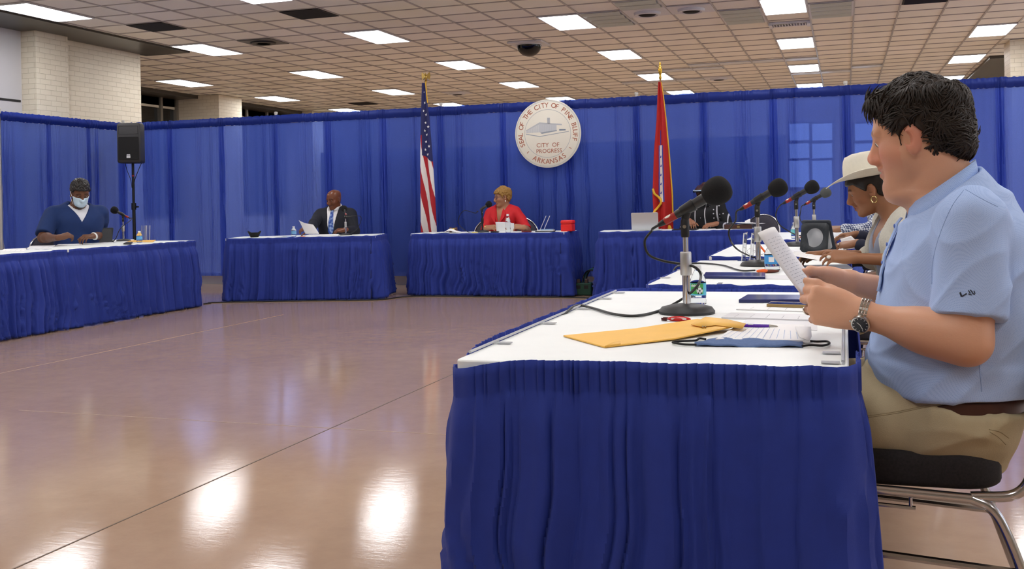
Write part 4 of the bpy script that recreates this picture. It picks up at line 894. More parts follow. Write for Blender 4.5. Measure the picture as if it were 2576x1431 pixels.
# collar: a folded band round the neck, open at the throat
def collar_band(P, rows, m, name='collar', n=48, gap=.16, parent=None):
    """rows: (radius x, radius y, centre x, z at back, z at front) from the inner top edge over the fold to the outer edge"""
    G = []
    for rx, ry, cx, zbk, zfr in rows:
        r_ = []
        for k in range(n+1):
            t = PI+gap-(PI+gap)*2*0+(2*PI-2*gap)*k/n-PI   # from one front edge round the back to the other
            a = gap+(2*PI-2*gap)*k/n; c = math.cos(a); u = (1+c)/2
            r_.append((cx+rx*c, ry*math.sin(a), zbk*(1-u)+zfr*u))
        G.append(r_)
    return obj(name, MB().grid(G), m, parent or P.o, solid=.003, autos=0)
ncx = (cb[0]+cf[0])/2; rx = (cf[0]-cb[0])/2
collar_band(man, [(rx*.94, .094, ncx-.004, cb[2]-.022, cf[2]-.03), (rx*.98, .098, ncx-.002, cb[2]-.004, cf[2]-.004), (rx*1.02, .104, ncx, cb[2], cf[2]+.003), (rx*1.08, .120, ncx+.002, cb[2]-.020, cf[2]-.024), (rx*1.14, .136, ncx+.004, cb[2]-.040, cf[2]-.062)], M_POLO2, gap=.30)
_pv = np.array([v.co[:] for v in polo.data.vertices]); _pv = _pv[np.abs(_pv[:, 1]) < .03]
def fx(z): k = np.abs(_pv[:, 2]-z) < .008; return float(_pv[k, 0].max())+.0025
pk = MB()
pk.grid([[(fx(z)+.003-abs(y)*.25, y, z) for y in np.linspace(-.018, .018, 5)] for z in np.linspace(.86, 1.04, 14)]); obj('placket', pk, M_POLO2, man.o, solid=.002)
for z in (1.02, .975, .93): obj('button', MB().ell((fx(z)+.004, 0, z), (.0025, .0052, .0052)), mat('blue_button', (92, 120, 196), rough=.3), man.o)
tr = garment(man, 'trousers', M_KHAKI, .006, sleeve=0, hem=.11, legs=True, res=.006, wrinkle=.008, crease=.010, seed=9, extra=lambda B: B.add(table_loft([q for q in man_torso if q[0] < .62], 2.4), .03, .006), cut_extra=lambda B: B.keep(lambda X, Y, Z: Z-(.60+.8*np.clip(X-.02, 0, .11))+0*Y))
bl = MB(); G = []
for z in (.584, .588, .628, .632):
    G.append([((float(np.interp(.62, zf, xf))+float(np.interp(.585, zb_, xb_)))/2+((float(np.interp(.62, zf, xf))-float(np.interp(.585, zb_, xb_)))/2+.011)*np.sign(math.cos(a))*abs(math.cos(a))**.83, .222*np.sign(math.sin(a))*abs(math.sin(a))**.83, z-.06*max(0, math.cos(a))) for a in np.linspace(0, 2*PI, 49)[:-1]])
obj('belt', MB().grid(G, cv=True), mat('brown_belt', (66, 34, 26), rough=.4, noise=.15), man.o, solid=.004)
for y in (.13, -.13):
    obj('shoe', MB().ell((.50+.03+.07, y, .05), (.145, .05, .045)).box((.50+.05, y, .012), (.26, .085, .024)), mat('brown_shoe', (60, 40, 30), rough=.4), man.o)
M_HAIRM = mat('dark_brown_hair', (33, 24, 17), rough=.45, spec=.4, noise=.5, nscale=90)
hm = hair_cap(man, M_HAIRM, .012, [(-.16, -.085), (-.09, -.085), (-.06, -.06), (-.035, -.02), (-.012, .03), (.016, -.018), (.027, -.016), (.033, .035), (.048, .068), (.066, .090), (.13, .088)], res=.004, noise=.004, nf=70, seed=5,
              extra=lambda B: (B.add(ell((-.01, 0, .078), (.094, .076, .066)), .03), B.add(ell((.056, 0, .094), (.040, .056, .022)), .02), B.add(ell((-.085, 0, .0), (.034, .062, .07)), .02)), locks=7000, ll=(.026, .050), lr=.0021, curl=.009)
# wrist watch, ring
S, E0, W, d, n, a = man.arms[0]; t = np.cross(d, n)
def watch(P, W, d, n, s=1.06):
    R = np.stack([d, np.cross(n, d), n], 1); r = thing('wrist_watch', None, None); r.parent = P.o
    C0 = W-d*.012; b = MB(); m_links = MB()
    for k in range(30):
        a = 2*PI*k/30; c, s_ = math.cos(a), math.sin(a); p = C0+R @ np.array([0, .0365*c, .0295*s_]); nn = nrm(R @ np.array([0, c/.0365, s_/.0295])); Fm = np.stack([d, np.cross(nn, d), nn], 1)
        for o_, w_ in ((-.0065, .006), (0, .0055), (.0065, .006)): m_links.box(p+d*o_, (w_, .0072, .0026), Fm)
    obj('bracelet', m_links, mat('steel_links', (196, 194, 190), rough=.2, metal=1), r, smooth=False, bevel=.0006)
    ang = -.95; c, s_ = math.cos(ang+PI/2+.15), math.sin(ang+PI/2+.15)
    fd = nrm(n*.84-np.cross(d, n)*.55); cpos = C0+R @ np.array([0, .0385*(fd @ R[:, 1])*1.0, .031*(fd @ n)]); Fm = frame(fd, d)
    obj('case', MB().lathe([(.0205, -.004), (.0212, .001), (.0205, .0055), (.0178, .0068)], 36, cpos, Fm), mat('steel_case', (188, 186, 182), rough=.22, metal=1), r)
    obj('dial', MB().lathe([(.0176, .0066), (.0174, .0070), (.0001, .0070)], 36, cpos, Fm), mat('watch_dial', (40, 40, 44), rough=.2, spec=.7), r)
    h = MB()
    for k in range(12): a2 = 2*PI*k/12; h.box(cpos+Fm @ np.array([.0150*math.cos(a2), .0150*math.sin(a2), .0073]), (.0032, .0010, .0004), Fm @ rotz(a2))
    for a2, L_ in ((2.2, .012), (-.5, .009)): h.box(cpos+Fm @ np.array([L_/2*math.cos(a2), L_/2*math.sin(a2), .0075]), (L_, .0012, .0004), Fm @ rotz(a2))
    obj('hands', h, mat('watch_hands', (226, 226, 226), rough=.3), r, smooth=False)
    obj('crown', MB().cyl(cpos+Fm @ np.array([0.021, 0, 0]), cpos+Fm @ np.array([.025, 0, 0]), .0025, n=10), mat('steel_case'), r)
watch(man, W, d, n)
kn = man.kn0[2]; dd = nrm(d*math.cos(1.0)-n*math.sin(1.0)); rp = kn+dd*.030*1.1
obj('wedding_ring', MB().tube([rp+(.0100)*1.06*(math.cos(x)*np.cross(dd, t)+math.sin(x)*t) for x in np.linspace(0, 2*PI, 25)[:-1]], .0022, 8, closed=True), mat('white_gold', (214, 210, 202), rough=.18, metal=1), man.o)
# chair under him
near_chair = chair('black padded chrome chair under the man in the polo shirt', .115, YM, PI, M_PAD, bw=.45, top=.92, bo=.075)
# ---------------------------------------------------------------- shared bits of clothing
def head_patch(P, name, m, grow, keep, res=.004, extra=None, label=None, parent=None):
    B = Body((-.16, -.13, -.17), (.17, .13, .18), res); B.add(table_loft(HEAD, 2.25), .01, grow)
    if extra: extra(B)
    B.keep(keep, .003); V, Q = B.mesh(2); return np_obj(name, (P.hs*V) @ P.R.T+P.hc, Q, m, parent or P.o, label=label)
def hp(P, x, y, z): return P.T(x, y, z)
def trousers(P, m, top=.56): return garment(P, 'trousers', m, .006, sleeve=0, hem=.10, top=top, legs=True, res=.009, wrinkle=.005)
def shoes(P, m, knee=.42):
    for y in (.12, -.12): obj('shoe', MB().ell(((knee+.09)*P.s, y*P.s, .045), (.13, .045, .042)), m, P.o)
def at_body(P, z, w=.0):
    """front surface x of the torso at height z"""
    t = np.array(P.torso); return float(np.interp(z, t[:, 0], t[:, 1]))
M_DKTROUS = mat('dark_trousers', (32, 34, 44), rough=.85)
M_DKSHOE = mat('black_shoe', (18, 17, 17), rough=.35)
FEM = [(.45, .10, -.125, .165), (.50, .125, -.14, .185), (.58, .115, -.125, .17), (.68, .098, -.10, .138), (.78, .108, -.10, .142), (.86, .128, -.105, .152), (.93, .115, -.105, .160), (.99, .078, -.098, .150), (1.035, .046, -.08, .09), (1.06, .034, -.065, .05)]

# ---------------------------------------------------------------- woman in the white hat, second table
YW, XW_ = 5.12, .27
wl = aty(2143, 648, 4.93); wr = aty(2075, 640, 5.30)
M_skin2 = (150, 104, 74)
hatw = build_person('woman in a cream felt hat and pale cardigan leafing through papers at the second table', (XW_, YW), PI+.28, s=.97, skin=M_skin2, res=.0055, torso=[(z*.97, f*.97+.10*max(0, z-.55), b*.97+.10*max(0, z-.55), w*.97) for z, f, b, w in FEM], wide=.95,
    headw=aty(2188, 478, YW), head_yaw=-.27, head_pitch=.33, hs=.93, lips=(134, 70, 66), brow=(34, 24, 20), blush=.1, gaze=-.6, nose=.85, iris=(40, 28, 22), armr=.86,
    sho=[np.array([.035, .155, .965]), np.array([.035, -.155, .965])],
    armL=dict(w=wl, e=np.array([.30, 4.84, .80]), d=(-1, .16, .10), n=(-.1, -.75, .75), curl=((.35, .5, .3), (.4, .5, .3), (.5, .55, .3), (.55, .55, .3)), thumb=(.8, .35, -.4), spread=.07, hs=.92),
    armR=dict(w=wr, e=np.array([.22, 5.42, .78]), d=(-1, -.15, -.05), n=(-.1, .4, .9), curl=((.5, .6, .4),)*4, thumb=(.8, .4, -.35), hs=.92))
M_CARD = mat('oatmeal_knit', (206, 204, 192), rough=.9, noise=.05, nscale=60); weave(M_CARD, 260, .5)
M_GREYT = mat('grey_blue_jersey', (142, 150, 168), rough=.85, noise=.04)
garment(hatw, 'blouse', M_GREYT, .005, sleeve=.12, hem=.50, neck=.062, res=.007, wrinkle=.006, seed=21, cut_extra=lambda B: B.cut((lambda X, Y, Z: np.maximum(np.maximum(np.abs(Y)-np.maximum((Z-.80)*.42, 0), .80-Z), .02-X), (.0, -.1, .8), (.3, .1, 1.1))))
garment(hatw, 'cardigan', M_CARD, .020, sleeve=1.35, hem=.47, neck=.068, res=.007, wrinkle=.009, seed=22, cut_extra=lambda B: B.cut((lambda X, Y, Z: np.maximum(np.maximum(np.abs(Y)-(.080+.02*(Z-.5)), .0-X), .4-Z), (.0, -.12, .4), (.4, .12, 1.2))))
trousers(hatw, M_KHAKI); shoes(hatw, M_DKSHOE)
M_HAIRD = mat('black_hair', (22, 17, 15), rough=.4, noise=.4, nscale=80)
hair_cap(hatw, M_HAIRD, .010, [(-.16, -.06), (-.07, -.075), (-.03, -.035), (-.01, .0), (.02, .0), (.04, .02), (.07, .05), (.13, .055)], res=.005, noise=.002, extra=lambda B: B.add(ell((-.10, 0, -.045), (.05, .055, .05)), .03))
def felt_hat(P):
    M = mat('cream_felt', (226, 222, 206), rough=.92, noise=.03, nscale=70, bump=.2, bscale=400); Rh = rotz(-.27) @ roty(.16); n = 56; Tt = lambda x, y, z: P.hc+P.hs*(P.R @ np.array([0, 0, .02]))+P.hs*(Rh @ np.array([x, y, z-.012]))
    rows = []
    for r_, z in ((1.0, .060), (1.0, .075), (.985, .10), (.95, .13), (.89, .155), (.80, .174), (.66, .184), (.45, .186), (.22, .178), (.02, .174)):
        row = []
        for k in range(n):
            a = 2*PI*k/n; c, s_ = math.cos(a), math.sin(a); pin = 1-.05*math.exp(-((a-.6)/.35)**2)*(z > .11)*(z-.1)/.08-.05*math.exp(-((a-2*PI+.6)/.35)**2)*(z > .11)*(z-.1)/.08
            row.append(Tt(-.006+.116*r_*c*pin, .096*r_*s_*pin, z+.012*(c < 0)*0+.0*c-.010*math.exp(-(s_*r_/.25)**2)*(r_ < .8)))
        rows.append(row)
    crown = obj('hat', MB().grid(rows, cv=True, flip=True), M, P.o, solid=.003, autos=0); rows = []
    for q in np.linspace(0, 1, 9):
        row = []
        for k in range(n):
            a = 2*PI*k/n; c, s_ = math.cos(a), math.sin(a); ex = .083+.012*abs(c)
            row.append(Tt(-.006+(.114+ex*q)*c, (.094+ex*q)*s_, .062+.006*q-.03*q*q*max(0, c)**2+.030*q*q*s_*s_))
        rows.append(row)
    obj('hat_brim', MB().grid(rows, cv=True), M, crown, solid=.0035, autos=0)
    g = MB()
    for k in range(64):
        a = 2*PI*k/64; g.ell(Tt(-.006+.1185*math.cos(a), .0985*math.sin(a), .070+.004*math.sin(3*a)), (.0045, .0045, .0032), nu=6, nv=8)
    obj('hat_band', g, mat('gold_chain', (206, 180, 96), rough=.25, metal=1), crown)
felt_hat(hatw)
for y in (1, -1):
    c = hp(hatw, .0, y*.088, -.050); obj('hoop_earring', MB().tube([c+hatw.R @ np.array([.013*math.cos(t), 0, .015*math.sin(t)]) for t in np.linspace(0, 2*PI, 21)[:-1]], .0024, 7, closed=True), mat('gold_ring', (210, 190, 130), rough=.2, metal=1), hatw.o)
k = hatw.kn0[2]; Wd = hatw.arms[0][3]; Wn = hatw.arms[0][4]; q = k+nrm(Wd*.9-Wn*.4)*.022
obj('finger_ring', MB().ell(q+nrm(Wn)*.010, (.011, .010, .008)), mat('pearl', (236, 232, 224), rough=.15), hatw.o)
chair('grey padded chrome chair under the woman in the hat', XW_-.06, YW, PI, M_PADG)

# ---------------------------------------------------------------- person in navy, third table, mostly hidden behind the hat
yb = 6.95; wb = aty(2150, 612, 6.75)
navy = build_person('person in navy mostly hidden behind the hat, one ringed hand on a sheet', (.36, yb), PI, s=.98, skin=(142, 100, 74), res=.008, torso=[(z*.98, f, b, w) for z, f, b, w in FEM], head_pitch=.35, hs=.93, armr=.85, headc=np.array([.02, 0, 1.14]),
    sho=[np.array([.0, .155, .95]), np.array([.0, -.155, .95])], armL=dict(w=wb, d=(-1, .1, -.12), n=(0, -.35, .9), curl=((.3, .4, .3),)*4, hs=.95), armR=dict(w=aty(2150, 590, 7.2), d=(-1, -.2, -.1), n=(0, .3, .9), curl=((.4, .5, .3),)*4))
garment(navy, 'blouse', mat('navy_cloth', (28, 32, 52), rough=.85), .010, sleeve=1.82, hem=.48, neck=.062, res=.010, wrinkle=.006, seed=31)
trousers(navy, M_DKTROUS); shoes(navy, M_DKSHOE); hair_cap(navy, M_HAIRD, .014, [(-.16, -.09), (-.05, -.08), (-.02, -.03), (.03, .01), (.07, .05), (.13, .055)], res=.006, noise=.002)
obj('finger_ring', MB().ell(navy.kn0[2]+np.array([.016, 0, .010]), (.006, .006, .005)), mat('pearl'), navy.o)
chair('grey padded chrome chair at the third table of the right row', .34, yb, PI, M_PADG)

# ---------------------------------------------------------------- man in the checked shirt, fourth table
yc = 9.62
def check_mat():
    m = mat('checked_shirt', (180, 190, 210), rough=.85); nt = m.node_tree; b = nt.nodes['Principled BSDF']; L = nt.links.new; N = nt.nodes.new
    tc = N('ShaderNodeTexCoord'); ck = N('ShaderNodeTexChecker'); ck.inputs['Scale'].default_value = 62; ck.inputs['Color1'].default_value = (*lin((206, 212, 222)), 1); ck.inputs['Color2'].default_value = (*lin((60, 72, 108)), 1)
    mp = N('ShaderNodeMapping'); mp.inputs['Rotation'].default_value = (.6, .5, .3); L(tc.outputs['Object'], mp.inputs['Vector']); L(mp.outputs[0], ck.inputs['Vector']); L(ck.outputs['Color'], b.inputs['Base Color']); return m
chk = build_person('man in a blue and white checked shirt writing at the farthest right-row table', (.42, yc), PI, s=1.02, skin=(148, 106, 80), res=.009, lean=.25, head_pitch=.4, hs=.98, headc=np.array([.10, 0, 1.22]),
    armL=dict(w=aty(2118, 575, 9.40), e=aty(2196, 588, 9.28)*[1, 1, 0]+[0, 0, .80], d=(-1, .1, -.02), n=(0, -.5, .85), curl=((.6, .8, .5),)*4), armR=dict(w=aty(2140, 592, 9.85), d=(-1, -.25, -.12), n=(0, .3, .9), curl=((.7, .9, .5),)*4))
garment(chk, 'shirt', check_mat(), .012, sleeve=1.9, hem=.49, neck=.075, res=.010, wrinkle=.008, seed=41)
obj('collar', MB().grid([[chk.nb+np.array([r_*math.cos(t)*.95, r_*math.sin(t), z-.05*math.cos(t)]) for t in np.linspace(.25, 2*PI-.25, 30)] for r_, z in ((.070, .055), (.076, .075), (.092, .045))]), mat('white_collar', (236, 236, 234), rough=.8), chk.o, solid=.003)
trousers(chk, M_DKTROUS); shoes(chk, M_DKSHOE); hair_cap(chk, M_HAIRD, .012, [(-.16, -.07), (-.05, -.05), (-.01, .0), (.03, .01), (.07, .055), (.13, .06)], res=.006, noise=.002)
obj('wrist_watch', MB().tube([chk.arms[0][2]-chk.arms[0][3]*.01+.032*(math.cos(t)*chk.arms[0][4]+math.sin(t)*np.cross(chk.arms[0][3], chk.arms[0][4])) for t in np.linspace(0, 2*PI, 21)[:-1]], .008, 6, closed=True), mat('yellow_strap', (206, 192, 70), rough=.5), chk.o)
chair('grey padded chrome chair under the man in the checked shirt', .38, yc, PI, M_PADG)

# ---------------------------------------------------------------- woman in the dotted blouse, right front table
def dots_mat():
    m = mat('dotted_blouse', (14, 14, 18), rough=.8); nt = m.node_tree; b = nt.nodes['Principled BSDF']; L = nt.links.new; N = nt.nodes.new
    tc = N('ShaderNodeTexCoord'); v = N('ShaderNodeTexVoronoi'); v.inputs['Scale'].default_value = 20; v.inputs['Randomness'].default_value = .25; L(tc.outputs['Object'], v.inputs['Vector'])
    lt = N('ShaderNodeMath'); lt.operation = 'LESS_THAN'; lt.inputs[1].default_value = .17; L(v.outputs['Distance'], lt.inputs[0])
    w_ = N('ShaderNodeTexWave'); w_.bands_direction = 'Y'; w_.inputs['Scale'].default_value = 2.6; w_.inputs['Distortion'].default_value = .6; L(tc.outputs['Object'], w_.inputs['Vector'])
    gt = N('ShaderNodeMath'); gt.operation = 'GREATER_THAN'; gt.inputs[1].default_value = .975; L(w_.outputs['Fac'], gt.inputs[0]); mx0 = N('ShaderNodeMath'); mx0.operation = 'MAXIMUM'; L(lt.outputs[0], mx0.inputs[0]); L(gt.outputs[0], mx0.inputs[1])
    mx = N('ShaderNodeMix'); mx.data_type = 'RGBA'; mx.inputs['A'].default_value = (*lin((16, 16, 20)), 1); mx.inputs['B'].default_value = (*lin((190, 190, 196)), 1); L(mx0.outputs[0], mx.inputs['Factor']); L(mx.outputs['Result'], b.inputs['Base Color']); return m
pd = aty(1772, 520, 12.22)
dot = build_person('woman with a clear face shield and black dotted blouse behind the front right table', (pd[0], 12.22), -PI/2-.25, s=1.02, skin=(150, 104, 78), res=.007, torso=[(z*1.02, f*1.1, b*1.1, w*1.15) for z, f, b, w in FEM], head_yaw=-.45, head_pitch=.12, hs=1.0, headc=np.array([.03, .02, aty(1762, 490, 12.2)[2]]), gaze=-.2,
    sho=[np.array([-.01, .185, .985]), np.array([-.01, -.185, .985])], armL=dict(w=aty(1800, 563, 11.93), d=(-.9, -.5, -.1), n=(0, -.3, .9), curl=((.5, .6, .4),)*4), armR=dict(w=aty(1735, 556, 11.95), d=(.3, -1, -.1), n=(0, -.5, .8), curl=((.5, .7, .4),)*4))
garment(dot, 'blouse', dots_mat(), .013, sleeve=1.85, hem=.48, neck=.064, res=.009, wrinkle=.007, seed=51)
M_AUB = mat('auburn_hair', (58, 30, 24), rough=.42, noise=.4, nscale=60)
hair_cap(dot, M_AUB, .020, [(-.18, -.16), (-.05, -.15), (-.01, -.14), (.02, -.10), (.045, .0), (.075, .052), (.13, .058)], res=.005, noise=.003, extra=lambda B: (B.add(ell((-.045, .06, -.06), (.07, .045, .10)), .03), B.add(ell((-.045, -.06, -.06), (.07, .045, .10)), .03), B.add(ell((-.08, 0, -.04), (.05, .08, .11)), .03)))
rows = [[hp(dot, .03+.105*math.cos(t), .115*math.sin(t), z) for t in np.linspace(-1.45, 1.45, 20)] for z in np.linspace(.06, -.13, 8)]
fs = obj('face_shield', MB().grid(rows), mat('shield_film', (236, 240, 245), rough=.06, trans=1, ior=1.08), dot.o, solid=.0008)
obj('shield_band', MB().grid([[hp(dot, .028+.104*math.cos(t), .113*math.sin(t), z) for t in np.linspace(-1.6, 1.6, 20)] for z in (.045, .062, .070)]), mat('pale_blue_band', (176, 200, 226), rough=.5), fs, solid=.003)
obj('necklace', MB().tube([dot.nb+np.array([.085*math.cos(t)+.02, .072*math.sin(t), .01-.055*math.cos(t)]) for t in np.linspace(0, 2*PI, 31)[:-1]], .006, 7, closed=True), mat('gold_chain'), dot.o)
trousers(dot, M_DKTROUS); shoes(dot, M_DKSHOE)
chair('grey padded chrome chair under the woman in the dotted blouse', pd[0]+.0, 12.24, -PI/2-.1, M_PADG, bw=.42, top=.80, rim=True)

# ---------------------------------------------------------------- woman in red, centre table
pr = aty(1266, 540, 12.25); X5 = pr[0]
red = build_person('woman in a red jacket with short golden hair at the centre table', (X5, 12.25), -PI/2-.12, s=1.0, skin=(168, 122, 92), res=.006, torso=[(z, f*1.08, b*1.08, w*1.12) for z, f, b, w in FEM], head_yaw=-.85, head_pitch=.10, hs=.98, headc=np.array([.02, .01, aty(1256, 497, 12.25)[2]]), lips=(140, 72, 66), brow=(90, 64, 40), gaze=-.2, nose=.9,
    sho=[np.array([-.01, .178, .965]), np.array([-.01, -.178, .965])], armL=dict(w=aty(1316, 571, 11.90), d=(-1, -.35, .1), n=(.1, -.6, .7), curl=((.6, .8, .5),)*4), armR=dict(w=aty(1226, 572, 11.92), d=(1, -.3, .05), n=(-.1, -.6, .7), curl=((.6, .8, .5),)*4))
M_RED = mat('red_jacket', (196, 20, 30), rough=.7, noise=.05, nscale=30)
M_REDIN = mat('red_shell_top', (170, 22, 30), rough=.75)
garment(red, 'jacket', M_RED, .014, sleeve=.98, hem=.48, neck=.066, res=.008, wrinkle=.007, seed=61, cut_extra=lambda B: B.cut((lambda X, Y, Z: np.maximum(np.maximum(np.abs(Y)-np.maximum((Z-.83)*.36, 0), .83-Z), .02-X), (.0, -.12, .80), (.4, .12, 1.2))))
for sd_ in (1, -1):   # lapels
    L_ = [(1.02, .062), (.965, .105), (.925, .085), (.918, .098), (.80, .012), (.86, .032), (.98, .052)]
    obj('lapel', MB().prism([(y*sd_, z) for z, y in L_][::sd_], 0, .006, np.stack([[0, 1, 0], [-.30, 0, .95], [1, 0, .3]], 1), (at_body(red, .9)+.020+.30*.93, 0, .05)), M_RED, red.o, solid=0, bevel=.002)
hair_cap(red, mat('golden_hair', (150, 112, 52), rough=.55, noise=.3, nscale=90), .016, [(-.16, -.075), (-.06, -.07), (-.035, -.03), (-.012, .03), (.015, -.005), (.03, .0), (.045, .035), (.068, .055), (.13, .06)], res=.0045, noise=.004, nf=120, extra=lambda B: B.add(ell((-.01, 0, .085), (.09, .074, .06)), .03))
def glasses(P, m, lens=True):
    r = obj('eyeglasses', MB().tube([hp(P, .105, .008, .012), hp(P, .107, 0, .014), hp(P, .105, -.008, .012)], .0022, 6).tube([hp(P, .098, .06, .012), hp(P, .05, .078, .012), hp(P, -.01, .084, .006)], .002, 6).tube([hp(P, .098, -.06, .012), hp(P, .05, -.078, .012), hp(P, -.01, -.084, .006)], .002, 6), m, P.o)
    for y in (1, -1): obj('lens_rim', MB().tube([hp(P, .104-.006*abs(math.cos(t))*.6, y*.034+.027*math.cos(t), .004+.019*math.sin(t)) for t in np.linspace(0, 2*PI, 25)[:-1]], .0026, 6, closed=True), m, r)
glasses(red, mat('purple_frames', (96, 40, 70), rough=.3))
for y in (1, -1): obj('earring', MB().ell(hp(red, .0, y*.090, -.046), (.007, .007, .012)), mat('pearl'), red.o)
for r_ in (.070, .078): obj('necklace', MB().tube([red.nb+np.array([r_*1.0*math.cos(t)+.022, r_*math.sin(t), .005-.07*max(-.4, math.cos(t))*r_/.07]) for t in np.linspace(0, 2*PI, 31)[:-1]], .004, 7, closed=True), mat('gold_chain'), red.o)
obj('bracelet', MB().tube([red.arms[1][2]-red.arms[1][3]*.02+.030*(math.cos(t)*red.arms[1][4]+math.sin(t)*np.cross(red.arms[1][3], red.arms[1][4])) for t in np.linspace(0, 2*PI, 21)[:-1]], .006, 6, closed=True), mat('gold_chain'), red.o)
trousers(red, M_DKTROUS); shoes(red, M_DKSHOE)
chair('chair with a broad rounded chrome-rimmed back behind the woman in red', X5-.06, 12.27, -PI/2, M_PADG, bw=.86, top=.93)

# ---------------------------------------------------------------- bald man in the suit
ps = aty(842, 540, 11.62)
suit = build_person('bald man in a dark suit and blue patterned tie holding a sheet', (ps[0], 11.62), -PI/2+.12, s=.985, skin=(112, 66, 44), res=.0065, wide=1.14, head_yaw=-.42, head_pitch=.20, hs=1.0, headc=np.array([.03, .01, aty(843, 503, 11.62)[2]]), lips=(92, 52, 46), brow=(28, 20, 16), stubble=0, gaze=-.4, rough=.28,
    armL=dict(w=aty(868, 578, 11.28), d=(-1, -.3, -.05), n=(0, -.4, .8), curl=((.5, .7, .4),)*4), armR=dict(w=aty(782, 577, 11.10), d=(-.8, -.6, .15), n=(-.2, -.7, .6), curl=((.7, .9, .5),)*4, pole=(-.3, -1, -.6)))
M_SUIT = mat('charcoal_suit', (24, 26, 36), rough=.85, noise=.1, nscale=40)
M_SHIRTW = mat('white_dress_shirt', (236, 236, 236), rough=.75)
garment(suit, 'dress_shirt', M_SHIRTW, .006, sleeve=1.95, hem=.49, neck=.068, res=.009, wrinkle=.003, seed=71, armgrow=.002)
def vcut(zb, kx, xm=.02, dy=0): return lambda B: B.cut((lambda X, Y, Z: np.maximum(np.maximum(np.abs(Y-dy)-np.maximum((Z-zb)*kx, 0), zb-Z), xm-X), (.0, -.14, zb-.02), (.5, .14, 1.3)))
garment(suit, 'suit_jacket', M_SUIT, .017, sleeve=1.86, hem=.48, neck=.076, res=.008, wrinkle=.006, seed=72, cut_extra=vcut(.66, .20))
cz = lambda z: at_body(suit, z)+.0085
tie = MB(); rows = []
for z, wd in ((1.085, .017), (1.06, .024), (1.045, .014), (1.0, .021), (.90, .030), (.78, .038), (.70, .041), (.66, .030)):
    rows.append([(cz(min(z, 1.05))+.006+.003*(1-abs(q)), q*wd, z) for q in np.linspace(-1, 1, 5)])
def tie_mat():
    m = mat('blue_paisley_tie', (62, 96, 170), rough=.5); nt = m.node_tree; b = nt.nodes['Principled BSDF']; L = nt.links.new; N = nt.nodes.new
    tc = N('ShaderNodeTexCoord'); v = N('ShaderNodeTexVoronoi'); v.feature = 'SMOOTH_F1'; v.inputs['Scale'].default_value = 34; L(tc.outputs['Object'], v.inputs['Vector']); cr = N('ShaderNodeValToRGB'); e = cr.color_ramp.elements; e[0].position = .2; e[0].color = (*lin((150, 176, 220)), 1); e[1].position = .5; e[1].color = (*lin((44, 78, 160)), 1); L(v.outputs['Distance'], cr.inputs['Fac']); L(cr.outputs['Color'], b.inputs['Base Color']); return m
obj('necktie', tie.grid(rows), tie_mat(), suit.o, solid=.004)
obj('shirt_collar', MB().grid([[suit.nb+np.array([r_*math.cos(t)+.006, r_*math.sin(t), z-.030*math.cos(t)]) for t in np.linspace(.22, 2*PI-.22, 30)] for r_, z in ((.072, .045), (.075, .072), (.082, .070), (.095, .035))]), M_SHIRTW, suit.o, solid=.003)
head_patch(suit, 'moustache', M_HAIRD, .0035, lambda X, Y, Z: np.maximum(np.maximum(np.abs(Z+.0505)-.0045, np.abs(Y)-.028), .07-X))
trousers(suit, M_DKTROUS); shoes(suit, M_DKSHOE)
chair('grey padded chrome chair under the bald man in the suit', ps[0], 11.64, -PI/2+.1, M_PADG, top=.78)

# ---------------------------------------------------------------- man in scrubs, left table
pn = atx(192, 560, -8.12)
scr = build_person('bearded man in navy scrubs and a pale blue face mask at the left table', (-8.12, pn[1]), -.55, s=1.07, skin=(104, 68, 48), res=.0065, wide=1.30, fat=.6, lean=.08, head_yaw=-.05, head_pitch=.42, hs=1.10, headc=None, head_fwd=.08, head_up=-.03, brow=(20, 15, 13), gaze=-.5, armr=1.2,
    armL=dict(w=atx(232, 594, -7.66), e=atx(250, 592, -8.05), d=(.0, -1, .0), n=(.3, -.2, .9), curl=((.6, .8, .5),)*4, sr=1.2), armR=dict(w=atx(150, 597, -7.70), e=atx(108, 598, -8.16), d=(.5, .9, .25), n=(.3, -.5, .8), curl=((.7, .9, .5),)*4, sr=1.2))
M_SCRUB = mat('navy_scrubs', (22, 48, 98), rough=.85, noise=.06, nscale=20)
garment(scr, 'undershirt', mat('white_tee', (224, 226, 232), rough=.85), .004, sleeve=0, hem=.6, neck=.085, res=.010, wrinkle=.002, seed=82)
garment(scr, 'scrub_top', M_SCRUB, .020, sleeve=.88, hem=.48, neck=.088, res=.008, wrinkle=.010, wk=(14, 10), seed=81, cut_extra=vcut(.97, .62, .06))
hair_cap(scr, M_HAIRD, .016, [(-.16, -.02), (-.05, -.01), (-.012, .03), (.02, .02), (.04, .03), (.06, .062), (.13, .066)], res=.005, noise=.003, nf=140, extra=lambda B: B.add(ell((-.005, 0, .10), (.092, .078, .055)), .02))
head_patch(scr, 'beard', M_HAIRD, .010, lambda X, Y, Z: np.maximum(np.maximum(Z+.030-.0*X, .004-X), -.135-Z), extra=lambda B: B.add(ell((.055, 0, -.105), (.045, .045, .028)), .02))
mk = head_patch(scr, 'face_mask', mat('mask_fabric', (196, 220, 236), rough=.8), .0155, lambda X, Y, Z: np.maximum(np.maximum(np.maximum(Z+.016-.10*np.abs(Y), -.112-Z), .045-X), np.abs(Y)-.075), extra=lambda B: (B.add(cap((.098, 0, .0), (.118, 0, -.03), .018, .022), .02), B.add(ell((.09, 0, -.08), (.022, .035, .03)), .02)))
